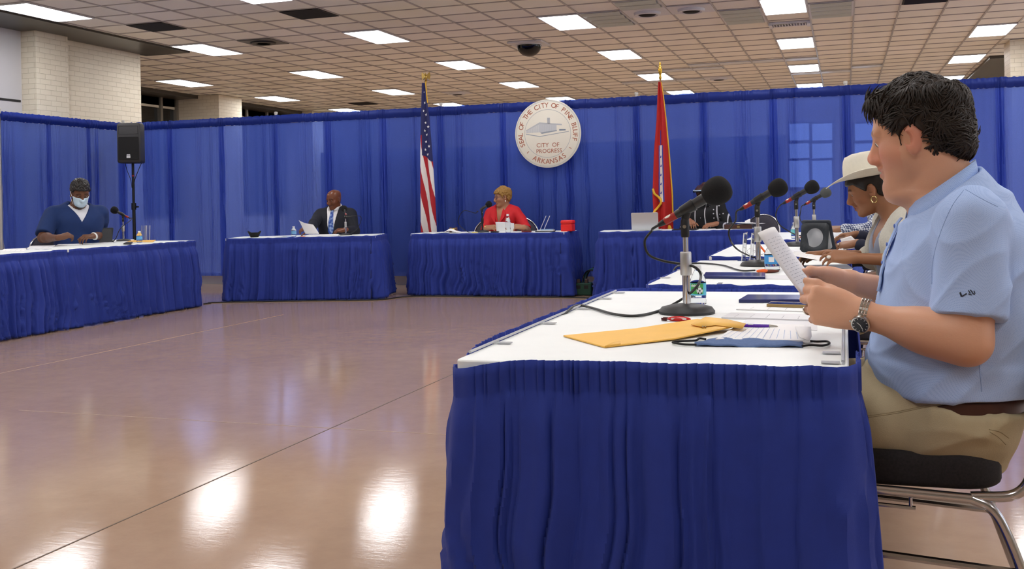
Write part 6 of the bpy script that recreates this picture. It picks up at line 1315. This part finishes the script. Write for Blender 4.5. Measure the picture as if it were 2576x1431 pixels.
# ---- right front table
lp = onR(1652, .16); r = thing('laptop', 'open silver laptop seen from behind on the right front table', 'laptop', lp, .12); M_SIL = mat('silver_aluminium', (206, 208, 212), rough=.35, metal=.35)
Rl = rotx(.28) @ np.stack([[1, 0, 0], [0, 0, 1], [0, -1, 0]], 1)
obj('lid', MB().prism(rrect(.30, .205, .012), -.003, .003, Rl, (-.13, .0, .105)), M_SIL, r, bevel=.001); obj('base', MB().prism(rrect(.30, .205, .012), 0, .012, None, (-.10, .13, .002)), M_SIL, r, bevel=.002); obj('keys', MB().box((-.10, .15, .0146), (.26, .10, .0015)), M_BLACK, r, smooth=False)
bk = thing('leather_portfolio', 'dark brown portfolio under the loose papers at the right table end', 'portfolio', onR(1858, .3), .15); obj('cover', MB().prism(rrect(.30, .2, .01), 0, .05, None, (0, .1, .0)), mat('brown_leather', (64, 34, 26), rough=.45), bk, bevel=.004); obj('clasp', MB().box((0, -.001, .025), (.03, .004, .02)), mat('brass_clasp'), bk, smooth=False)
for i, (dx, dy, dz, a) in enumerate(((0, .1, .052, .1), (.05, .12, .058, -.15), (.12, .10, .064, .3))):
    p = onR(1858, .3)+np.array([dx, dy, dz]); obj('letter_paper', MB().grid([[(x, y, .012*math.sin(9*x+i*2)+.02*max(0, x)) for y in np.linspace(-.09, .09, 5)] for x in np.linspace(-.15, .15, 9)]), M_PAPER, solid=.0015, loc=p, rz=a, autos=0, label='white paper, '+('lowest', 'middle', 'top')[i]+' of three on the brown portfolio', cat='paper', group='papers on the brown portfolio')
ts = thing('tissue_pack', 'pale blue tissue pack beside the papers at the right table end', 'tissue pack', onR(1886, .35), .1); obj('pack', MB().prism(rrect(.10, .06, .01), 0, .06, None, (-.02, .06, 0)), mat('cyan_pack', (150, 206, 232), rough=.5), ts, bevel=.006); obj('tissue', MB().grid([[(-.02+x, .06+.01*math.sin(40*x), z+.01*math.sin(60*x)) for z in (.055, .10)] for x in np.linspace(-.03, .03, 9)]), M_PAPER, ts, solid=.001)
flat('notepad', 'dark notebook under the hands of the woman in the dotted blouse', 'notebook', qR((1690, .06), (1698, .5), (1758, .5), (1752, .06)), ZTAB+.0005, .010, M_BLACK)
flat('letter_paper', 'flat white sheets at the near edge of the right front table', 'papers', qR((1760, .04), (1764, .5), (1822, .5), (1820, .04)), ZTAB+.0004, .002, M_PAPER2)
# ---- centre table
gv = thing('gavel', 'small brown gavel with a gold band on the centre table', 'gavel', onC(1140, .55), .2); obj('head', MB().lathe([(.026, -.05), (.030, -.045), (.030, -.02), (.022, -.018), (.022, .018), (.030, .02), (.030, .045), (.026, .05)], 22, (0, .02, .032), frame((1, .1, 0))), mat('walnut', (78, 42, 26), rough=.3), gv); obj('band', MB().lathe([(.0235, -.016), (.0235, .016)], 22, (0, .02, .032), frame((1, .1, 0)), cap=False), mat('gold_chain'), gv); obj('handle', MB().tube([(0, .02, .03), (.02, .22, .012)], [.007, .011], 10), mat('walnut'), gv)
r = obj('letter_paper', MB().grid([[(x, y, .004+.05*math.exp(-((x+.02)/.06)**2)*(1-.5*abs(y)/.1)+.006*math.sin(30*x)) for y in np.linspace(-.1, .1, 7)] for x in np.linspace(-.18, .18, 21)]), M_PAPER, solid=.0012, autos=0, loc=onC(1137, .25)+np.array([0, 0, .002]), rz=.1, label='crumpled white sheet in front of the gavel', cat='paper')
flat('sticky_note', 'yellow sticky note pad left of the small black microphone', 'note', qC((1187, .04), (1189, .16), (1202, .16), (1201, .04)), ZTAB+.0004, .01, mat('yellow_note', (226, 206, 110), rough=.7))
flat('mobile_phone', 'black phone lying before the woman in red', 'phone', qC((1234, .06), (1238, .2), (1256, .2), (1254, .06)), ZTAB+.0004, .014, M_BLACK, bevel=.002)
flat('red_book', 'dark red closed book right of the water bottle', 'book', qC((1312, .06), (1316, .32), (1338, .32), (1336, .06)), ZTAB+.0004, .012, mat('maroon_cover', (96, 22, 30), rough=.5), bevel=.002)
bottle(1278, .10, 'tall clear water bottle before the woman in red', .215, .032, (232, 240, 244))
held_sheet('letter_paper', 'white sheet held by the woman in red', (aty(1250, 587, 11.86), aty(1246, 559, 11.80), aty(1293, 562, 11.82), aty(1294, 586, 11.88)), lines=0, bulge=.01)
for i, (nm, q, th, mm, z_) in enumerate((('lowest, dark', qC((1346, .12), (1352, .6), (1398, .6), (1396, .12)), .008, M_BLACK, 0), ('middle, white', qC((1350, .15), (1355, .57), (1396, .57), (1392, .15)), .010, M_PAPER, .0085), ('top, pale blue', qC((1360, .2), (1364, .52), (1394, .52), (1391, .2)), .008, mat('pale_blue_cover', (150, 180, 214), rough=.5), .019))):
    flat('booklet', 'booklet, '+nm+', in the small stack left of the red box', 'booklet', q, ZTAB+.0004+z_, th, mm, 'booklets left of the red box')
acrylic('sign_holder', 'clear acrylic sign holders leaning on the booklets left of the red box', 1362, .45, .20, .12, .25, lean=.42)
rb = thing('red_box', 'bright red rounded cube box at the right end of the centre table', 'box', onC(1424, .25), -.1); M_RB = mat('red_plastic', (226, 36, 34), rough=.4)
obj('box_body', MB().prism(rrect(.14, .13, .02), 0, .085, None, (0, .065, 0)), M_RB, rb, bevel=.01, seg=3); obj('lid', MB().prism(rrect(.146, .136, .024), .085, .13, None, (0, .065, 0)), M_RB, rb, bevel=.016, seg=4)
# ---- front left table
bw = thing('black_bowl', 'black folded mask standing like a bowl on the front left table', 'face mask', onF(640, .3), .2); obj('cup', MB().grid([[((.045+.035*t)*math.cos(a), (.04+.03*t)*math.sin(a), .002+.055*t+.02*t*max(0, math.cos(2*a))) for a in np.linspace(0, 2*PI, 33)[:-1]] for t in np.linspace(0, 1, 8)], cv=True), M_BLACKM, bw, solid=.003); obj('bottom', MB().lathe([(.045, .001), (.001, .002)], 24), M_BLACKM, bw)
flat('letter_paper', 'loose sheets flat between the black mask and the bottle', 'papers', qF((660, .05), (668, .6), (722, .6), (718, .1)), ZTAB+.0004, .002, M_PAPER2)
flat('blue_sheet', 'pale blue sheet left of the bottle on the front left table', 'paper', qF((706, .05), (714, .4), (736, .4), (732, .05)), ZTAB+.0004, .002, mat('pale_blue_cover'))
bottle(739, -.12, 'small water bottle left of the bald man\'s sheet', .125, .030, (120, 180, 226))
flat('paper_stack', 'stack of white papers under the bald man\'s hands', 'papers', qF((770, .08), (778, .5), (852, .5), (850, .08)), ZTAB+.0004, .016, M_PAPER)
flat('marker_flag', 'orange marked sheet edge under the paper stack', 'paper', qF((754, .03), (758, .3), (768, .3), (768, .03)), ZTAB+.0004, .004, mat('orange_note', (226, 140, 90), rough=.7))
held_sheet('letter_paper', 'white sheet held up by the bald man in the suit', (aty(768, 588, 11.02), aty(753, 553, 10.98), aty(789, 564, 10.98), aty(803, 588, 11.0)), lines=0, bulge=-.02)
# ---- left table
tablet_stand('dark tablet leaning on its stand before the man in scrubs', atz(254, 610, ZTAB), .95, .24, .175, .42, mat('grey_case', (40, 42, 46), rough=.5), cut=False)
for i, q in enumerate(([(140, 617), (160, 610), (215, 608), (205, 616)], [(200, 614), (215, 608), (290, 604), (282, 611)], [(262, 609), (275, 603), (338, 602), (325, 608)], [(62, 626), (80, 618), (140, 616), (130, 624)], [(0, 633), (10, 626), (70, 624), (60, 632)])):
    flat('letter_paper', 'white sheet on the left tables, '+('in front of the hands of the man in scrubs', 'at the foot of the dark tablet', 'between the tablet and the microphone', 'left of the man in scrubs, near the skirt seam', 'cut by the left picture edge')[i], 'paper', q, ZTAB+.0004, .003, M_PAPER2 if i % 2 else M_PAPER, lines=4)
flat('manila_envelope', 'orange manila envelope behind the bottle on the left table', 'envelope', [(318, 608), (330, 604), (392, 603), (384, 608)], ZTAB+.0004, .006, M_MANILA)
flat('mobile_phone', 'black phone at the foot of the left-table microphone', 'phone', [(310, 612), (318, 608), (334, 608), (330, 612)], ZTAB+.0036, .010, M_BLACK, bevel=.002)
bottle(351, 610, 'small water bottle with blue label on the left table', .125, .032, (100, 170, 226))
acrylic('sign_holder', 'thin acrylic sign holder seen edge-on behind the left-table bottle', 366, 604, .17, .12, 1.1, lean=.05)

# ================================================================ standing things
c = np.array([-9.35, 11.95, 0]); sp = thing('speaker_stand', 'black tripod speaker stand in the left corner', 'speaker stand', c)
zs0 = 1.74
obj('pole', MB().cyl((0, 0, .45), (0, 0, zs0), .0175, n=16).cyl((0, 0, .12), (0, 0, 1.15), .022, n=16), M_BLACK, sp); obj('collar', MB().cyl((0, 0, 1.10), (0, 0, 1.19), .032, n=16), M_BLACK, sp); obj('height_mark', MB().cyl((0, 0, 1.56), (0, 0, 1.575), .0182, n=16), mat('red_mark', (170, 40, 30), rough=.5), sp); obj('knob', MB().cyl((.02, 0, 1.14), (.09, -.02, 1.14), .012, n=10), M_BLACK, sp)
for k in range(3): a = 2*PI*k/3+.4; obj('leg', MB().tube([(0.02*math.cos(a), .02*math.sin(a), .62), (.5*math.cos(a), .5*math.sin(a), .012)], .012, 10), M_BLACK, sp)
sk = thing('loudspeaker', 'black loudspeaker on the tripod stand in the left corner', 'loudspeaker', (c[0], c[1], zs0), .34)
# front faces local -y ; a wedge cabinet
zt_ = .55
sec = [(-.155, -.16), (.155, -.16), (.175, -.05), (.12, .15), (-.12, .15), (-.175, -.05)]
obj('cabinet', MB().grid([[(x*s_, y*s_, z) for x, y in sec] for z, s_ in ((0, .02), (.0, .9), (.02, 1), (zt_-.03, 1), (zt_, .9), (zt_, .02))], cv=True), mat('speaker_plastic', (52, 52, 54), rough=.55, bump=.3, bscale=300), sk, bevel=.012)
obj('grille', MB().prism(rrect(.27, .31, .012), 0, .008, np.stack([[1, 0, 0], [0, 0, 1], [0, -1, 0]], 1), (0, -.160, .20)), mat('black_grille', (16, 16, 17), rough=.8, bump=.8, bscale=900), sk)
obj('horn', MB().grid([[((.13*t+.03*(1-t))*sx, -.162+.05*(1-t), .45+(.055*t+.02*(1-t))*sz) for sx, sz in ((-1, -1), (1, -1), (1, 1), (-1, 1))] for t in np.linspace(1, 0, 6)], cv=True), M_BLACK, sk)
obj('badge', MB().box((0, -.171, .085), (.05, .004, .035)), mat('badge_white', (214, 216, 220), rough=.4), sk, smooth=False); obj('badge_text', MB().box((0, -.171, .113), (.045, .003, .008)), M_WHITEM, sk, smooth=False)
for s_ in (-1, 1): obj('cable', MB().tube(spline([(s_*.11, .02, .0), (s_*.08, -.01, -.09), (s_*.03, -.02, -.22), (s_*.01, -.025, -.34)], 6), .005, 6), M_CABLE, sk)

# round town seal hung on the drape
sc_ = aty(1379, 336, 12.66); RS = .435
sl = thing('round_seal', 'large round cream seal with brown lettering hung on the back drape', 'seal', (sc_[0], 12.66, sc_[2])); RF = np.stack([[1, 0, 0], [0, 0, 1], [0, -1, 0]], 1); M_SEAL = mat('seal_cream', (232, 228, 214), rough=.5); M_RUST = mat('rust_lettering', (164, 92, 64), rough=.6); M_GREYL = mat('grey_line', (172, 176, 180), rough=.6)
obj('disc', MB().lathe([(.001, .0), (RS-.006, .0), (RS, .004), (RS, .022), (RS-.006, .026), (.001, .026)], 96, (0, 0, 0), RF), M_SEAL, sl)
def ring(r_, w_): return MB().grid([[RF @ np.array([(r_+q)*math.cos(t), (r_+q)*math.sin(t), .0268]) for q in (-w_/2, w_/2)] for t in np.linspace(0, 2*PI, 97)])
for r_, w_ in ((RS*.965, .004), (RS*.945, .002), (RS*.70, .005)): obj('ring', ring(r_, w_), M_GREYL, sl)
lt = MB()
def arc_text(txt, a0, a1, rad, size, inward=False):
    n = len(txt)
    for i, ch in enumerate(txt):
        if ch == ' ': continue
        a = math.radians(a0+(a1-a0)*i/(n-1)); rr = (a+PI/2) if inward else (a-PI/2)
        put_text(lt, ch, size, RF @ np.array([rad*math.cos(a), rad*math.sin(a), .0264]), RF @ rotz(rr), bold=.0003)
arc_text('SEAL OF THE CITY OF PINE BLUFF', 203, -13.5, RS*.825, .088); arc_text('ARKANSAS', 241, 306, RS*.825, .088, True)
for a in (221, 326.5): t = math.radians(a); lt.box(RF @ np.array([RS*.81*math.cos(t), RS*.81*math.sin(t), .0268]), (.040, .0008, .010) if False else (.034, .001, .008), RF @ rotz(t+PI/2) @ rotx(PI/2) if False else np.stack([RF @ rotz(t) @ np.array([1, 0, 0]), RF[:, 2], RF @ rotz(t) @ np.array([0, 1, 0])], 1))
put_text(lt, 'CITY  OF', .076, RF @ np.array([.0, -.149, .0264]), RF, bold=.0); put_text(lt, 'PROGRESS', .073, RF @ np.array([.014, -.224, .0264]), RF, bold=.0)
obj('lettering', lt, M_RUST, sl, smooth=False)
q2 = lambda pts: [((x-383)/345*RS, (410-y)/345*RS) for x, y in pts][::-1]
for nm, pts, cc in (('print', [(155, 375), (300, 302), (300, 395), (155, 400)], (206, 208, 208)), ('print', [(300, 302), (478, 320), (478, 384), (300, 395)], (196, 200, 204)), ('print', [(155, 370), (300, 294), (533, 320), (533, 333), (300, 312), (155, 380)], (186, 190, 194)), ('print', [(382, 252), (410, 252), (410, 312), (382, 308)], (176, 180, 186)), ('print', [(155, 404), (300, 434), (605, 394), (605, 400), (300, 441), (155, 413)], (160, 168, 176)), ('print', [(304, 397), (480, 380), (480, 389), (322, 412)], (150, 158, 168)), ('print', [(505, 370), (572, 374), (572, 386), (505, 386)], (120, 134, 152))):
    obj(nm, MB().prism(q2(pts), .0262, .0270 if cc[0] > 190 else .0276, RF), mat('seal_print_%d' % cc[0], cc, rough=.7), sl, smooth=False)
mull = MB()
for k in range(17): x = 168+k*18.2; t = (x-155)/145; y0 = 372-70*t if x < 300 else 303+(x-300)*.10; y1 = 399-5*t if x < 300 else 395-(x-300)*.06; mull.prism(q2([(x, y0+12), (x+3, y0+12), (x+3, y1), (x, y1)]), .0268, .0274, RF)
obj('print', mull, mat('seal_print_180'), sl, smooth=False) if 'seal_print_180' in _M else obj('print', mull, mat('seal_print_lines', (184, 188, 192), rough=.7), sl, smooth=False)
for s_ in (-1, 1): obj('hook', MB().tube([(s_*.12, .0, RS*.93), (s_*.12, .02, RS+.0), (s_*.12, .06, RS+.0)], .003, 6), M_CHROME, sl)

# flags on poles
def flagpole(name, label, px, y, top_px, cat='flag'):
    p = aty(px, 520, y); zt2 = aty(px, top_px, y)[2]; r = thing(name, label, cat, (p[0], y, 0))
    obj('pole', MB().cyl((0, 0, .03), (0, 0, zt2), .0125, n=12), mat('oak_pole', (150, 108, 60), rough=.4), r); obj('base', MB().lathe([(.14, 0), (.14, .02), (.06, .045), (.02, .08), (.016, .12)], 28), mat('brass', (190, 150, 72), rough=.3, metal=1), r)
    return r, zt2
GOLD = mat('gold_finial', (176, 148, 84), rough=.3, metal=1); FR = mat('gold_fringe', (226, 178, 50), rough=.7)
us, zu = flagpole('striped_flag', 'furled red, white and blue striped flag with stars, on a pole topped by an eagle', 1078, 12.36, 205)
e = MB().ell((0, 0, zu+.055), (.022, .022, .035)).lathe([(.014, zu), (.022, zu+.012), (.012, zu+.025)], 14).ell((0, -.012, zu+.098), (.012, .016, .014))
for s_ in (-1, 1): e.add([(s_*.008, 0, zu+.085), (s_*.055, .005, zu+.125), (s_*.062, .008, zu+.075), (s_*.05, .006, zu+.02), (s_*.028, 0, zu+.045), (s_*.008, 0, zu+.04), (s_*.03, .018, zu+.07)], [(0, 1, 6), (1, 2, 6), (2, 3, 6), (3, 4, 6), (4, 5, 6), (5, 0, 6), (5, 4, 3, 2, 1, 0)])
obj('eagle_finial', e, GOLD, us)
FW_ = [(0, -.035, .012), (.1, -.048, .030), (.25, -.062, .062), (.45, -.076, .090), (.7, -.082, .112), (1, -.088, .125)]
def cloth_x(t, u, tab_): a = np.array(tab_); l, r_ = np.interp(t, a[:, 0], a[:, 1]), np.interp(t, a[:, 0], a[:, 2]); return l+(r_-l)*u
def fold_y(t, u): return -.03-.035*math.sin(PI*u)-(.018+.02*t)*math.sin(2.4*PI*u+1.2*t+.6)
zt3, zb3 = zu-.02, .66; nU, nT = 110, 220
def us_c(i, j):
    t, u = i/nT, j/nU; edge = .47+.03*u
    if t < edge and not (u < .16 and t > .34): return 0
    cst = u-.95*(t-.47)/.53; return 1 if math.floor(cst*3.1+20.35) % 2 else 2
g = MB().grid([[(cloth_x(t, u, FW_), fold_y(t, u), zt3-(zt3-zb3)*t+.04*t*math.sin(5*u)) for u in np.linspace(0, 1, nU+1)] for t in np.linspace(0, 1, nT+1)], mi=us_c)
fc = obj('flag_cloth', g, [mat('flag_blue', (34, 38, 92), rough=.7), mat('flag_red', (170, 28, 38), rough=.7), mat('flag_white', (228, 224, 220), rough=.75)], us, solid=.002, autos=0)
st = MB()
def star(c, r_): return [(c[0]+(r_ if k % 2 == 0 else r_*.4)*math.sin(PI*k/5), c[1], c[2]+(r_ if k % 2 == 0 else r_*.4)*math.cos(PI*k/5)) for k in range(10)]
for k, (u, t) in enumerate(((.55, .06), (.62, .13), (.35, .185), (.72, .205), (.55, .26), (.86, .28), (.40, .315), (.66, .335), (.5, .385), (.82, .405), (.40, .44), (.66, .462))):
    c_ = (cloth_x(t, u, FW_), fold_y(t, u)-.004, zt3-(zt3-zb3)*t+.04*t*math.sin(5*u)); pts = star(c_, .021 if k else .013); V = pts+[(c_[0], c_[1]-.002, c_[2])]; st.add(V, [((i+1) % 10, i, 10) for i in range(10)])
obj('stars', st, mat('star_white', (236, 236, 236), rough=.7), fc, smooth=False)
obj('fringe', MB().tube(spline([(cloth_x(t, 1, FW_)+.002, fold_y(t, 1)-.003, zt3-(zt3-zb3)*t) for t in (0, .03, .06, .10, .13)], 5), .008, 6).tube(spline([(.0, -.01, zu-.02), (.012, -.02, zu-.0), (-.008, -.02, zu-.05)], 5), .007, 6).ell((cloth_x(.99, .85, FW_), fold_y(1, .85)-.01, zb3+.02), (.03, .012, .022)), FR, fc)
ar, za2 = flagpole('red_flag', 'furled red flag with gold fringe and a blue and white strip, on a spear-tipped pole', 1668, 12.30, 200)
obj('spear_finial', MB().lathe([(.012, za2), (.02, za2+.02), (.012, za2+.05), (.018, za2+.07), (.024, za2+.11), (.016, za2+.16), (.009, za2+.175), (.012, za2+.19), (.004, za2+.215)], 14), mat('bright_brass', (214, 172, 70), rough=.2, metal=1), ar)
FA = [(0, -.02, .012), (.1, -.035, .035), (.25, -.05, .06), (.45, -.085, .085), (.6, -.10, .10), (.75, -.115, .115), (1, -.10, .12)]
zt4, zb4 = za2-.03, .70
def ar_c(i, j):
    t, u = i/nT, j/nU; c0 = .50-.05*t
    if .42 < t < .80 and abs(u-c0) < .17: return 2 if abs(u-c0) < .095 else 1
    if .32 < t <= .42 and abs(u-c0+.02) < .04: return 1
    return 0
zz = lambda t, u: zt4-(zt4-zb4)*t
g = MB().grid([[(cloth_x(t, u, FA), -.025-.03*math.sin(PI*u)-(.012+.02*t)*math.sin(3.2*PI*u+2*t), zz(t, u)) for u in np.linspace(0, 1, nU+1)] for t in np.linspace(0, 1, nT+1)], mi=ar_c)
fa = obj('flag_cloth', g, [mat('deep_red_flag', (178, 26, 24), rough=.7), mat('flag_blue2', (44, 54, 150), rough=.7), mat('flag_white')], ar, solid=.002, autos=0)
fy = lambda t, u: -.025-.03*math.sin(PI*u)-(.012+.02*t)*math.sin(3.2*PI*u+2*t)-.006
obj('fringe', MB().tube(spline([(cloth_x(t, 1, FA), fy(t, 1), zz(t, 1)) for t in np.linspace(0, .93, 11)], 5), .009, 6), FR, fa)
obj('fringe', MB().tube(spline([(cloth_x(t, u, FA), fy(t, u)-.01, zz(t, u)) for t, u in ((.71, .02), (.745, .12), (.765, .28), (.785, .42), (.81, .42), (.84, .22), (.87, .04), (.91, .03), (.96, .12), (.995, .16))], 6), .014, 6), FR, fa)
obj('fringe', MB().ell((cloth_x(.98, .80, FA), fy(.98, .8)-.01, zb4+.03), (.03, .014, .05)), FR, fa)
mk_ = MB()
for t, u in ((.50, .47), (.56, .48), (.62, .46), (.68, .46), (.74, .455)): mk_.box((cloth_x(t, u, FA), fy(t, u)-.002, zz(t, u)), (.012, .002, .03), roty(.3))
obj('print', mk_, mat('flag_blue2'), fa, smooth=False)

# power box and cables between the centre and right tables
c = atz(1455, 744, 0); r = thing('power_box', 'dark green power box on the floor between centre and right tables', 'power box', c, .1); obj('case', MB().box((0, .09, .075), (.30, .16, .14)), mat('dark_green_case', (22, 66, 50), rough=.5), r, bevel=.01); obj('foot', MB().box((0, .09, .003), (.26, .14, .006)), M_BLACK, r, smooth=False)
for k in range(3): obj('socket', MB().box((-.09+.09*k, .009, .10), (.05, .006, .04)), M_BLACK, r, smooth=False); obj('plug', MB().box((-.09+.09*k, .05, .165), (.04, .05, .05)), mat('plug_dark', (60, 44, 40), rough=.5), r, bevel=.005)
for i in range(3):
    cc_ = c+np.array([.10+.03*i, .22+.02*i, .16]); obj('coiled_cable', MB().tube([np.array([(.10+.018*i)*math.cos(t), .02*math.sin(3*t)+.02*i, (.12+.015*i)*math.sin(t)]) for t in np.linspace(0, 2*PI, 33)[:-1]], .009, 8, closed=True), M_CABLE if i != 1 else mat('teal_cable', (40, 96, 96), rough=.5), loc=cc_, label=('black cable loop standing over the green power box', 'teal cable loop among the black loops by the power box', 'outer black cable loop by the right table skirt')[i], cat='cable', group='cable loops by the power box')
pts = [atz(x, y, .006) for x, y in ((512, 764), (530, 762), (546, 760))]+[np.array([-5.9, 10.62, .006]), np.array([-5.15, 10.80, .006]), np.array([-4.9, 11.24, .006]), np.array([-4.0, 11.27, .006]), np.array([-2.9, 11.26, .006]), np.array([-2.66, 11.20, .006]), np.array([-1.6, 11.32, .006])]
obj('floor_cable', MB().tube(spline(pts, 10), .006, 8), M_CABLE, label='thin black cable on the floor along the front of the far tables', cat='cable')
cu = thing('blue_cloth_bundle', 'bundled end of blue cloth on the floor beside the centre table', 'cloth', c+np.array([-.16, .28, 0])); obj('bundle', MB().grid([[((.13+.03*math.sin(5*a))*math.cos(a)*s_, (.09+.02*math.sin(7*a))*math.sin(a)*s_, z) for a in np.linspace(0, 2*PI, 41)[:-1]] for z, s_ in ((0, 1), (.08, 1.05), (.16, .9), (.23, .6), (.27, .25), (.28, .02))], cv=True), M_SKIRT, cu)

# small mark woven on the sleeve of the polo shirt
from mathutils.bvhtree import BVHTree
bpy.context.view_layer.update()
_me = polo.data; _mw = man.o.matrix_world; bv = BVHTree.FromPolygons([_mw @ v.co for v in _me.vertices], [tuple(p.vertices) for p in _me.polygons])
def surf(o):
    m_ = o.data; return BVHTree.FromPolygons([_mw @ v.co for v in m_.vertices], [tuple(p.vertices) for p in m_.polygons])
def seam(o, bvh, pts, m, r=.0008, lift=.0002):
    out = []
    for px, py in spline([np.array(p, float) for p in pts], 8):
        d = Vector([float(v) for v in _ray(px, py)]).normalized(); h = bvh.ray_cast(Vector((0, 0, CAMH)), d)
        if h[0] is not None and h[3] < 4.5: out.append(np.array(_mw.inverted() @ (h[0]-d*lift)))
    if len(out) > 3: obj('seam', MB().tube(out, r, 6), m, o, autos=0)
bt = surf(tr); M_ST = mat('khaki_stitch', (152, 138, 106), rough=.9); M_ST2 = mat('blue_stitch', (144, 170, 218), rough=.9)
for p_ in ([(2180, 1046), (2250, 1036), (2320, 1022), (2390, 1010), (2440, 1002)], [(2182, 1050), (2250, 1040), (2320, 1026), (2390, 1014), (2440, 1006)], [(2488, 1080), (2515, 1086), (2538, 1102)], [(2490, 1086), (2512, 1100), (2530, 1118)]): seam(tr, bt, p_, M_ST)
for p_ in ([(2424, 478), (2394, 520), (2364, 590), (2346, 660), (2344, 715)], [(2428, 476), (2470, 500), (2510, 520)], [(2462, 900), (2466, 945), (2470, 985)]): seam(polo, bv, p_, M_ST2, .0007)
def on_shirt(px, py):
    d = Vector([float(v) for v in _ray(px, py)]).normalized(); h = bv.ray_cast(Vector((0, 0, CAMH)), d); return None if h[0] is None else (_mw.inverted() @ (h[0]-d*.0012))
mk_ = MB()
for a, b, w_ in (((2415, 735), (2419, 746), 2.2), ((2419, 746), (2432, 738), 1.6), ((2436, 730), (2441, 738), 1.3), ((2441, 729), (2447, 736), 1.3), ((2446, 737), (2452, 741), 1.3), ((2436, 739), (2445, 742), 1.2), ((2450, 731), (2453, 739), 1.2)):
    A, B = np.array(a, float), np.array(b, float); t = nrm(np.append(B-A, 0))[:2]; n_ = np.array([-t[1], t[0]])*w_; pp = [on_shirt(*(A-n_)), on_shirt(*(B-n_)), on_shirt(*(B+n_)), on_shirt(*(A+n_))]
    if all(p is not None for p in pp): mk_.add(pp, [(0, 1, 2, 3)])
if mk_.f: obj('sleeve_mark', mk_, mat('dark_thread', (44, 46, 60), rough=.8), man.o, smooth=False)
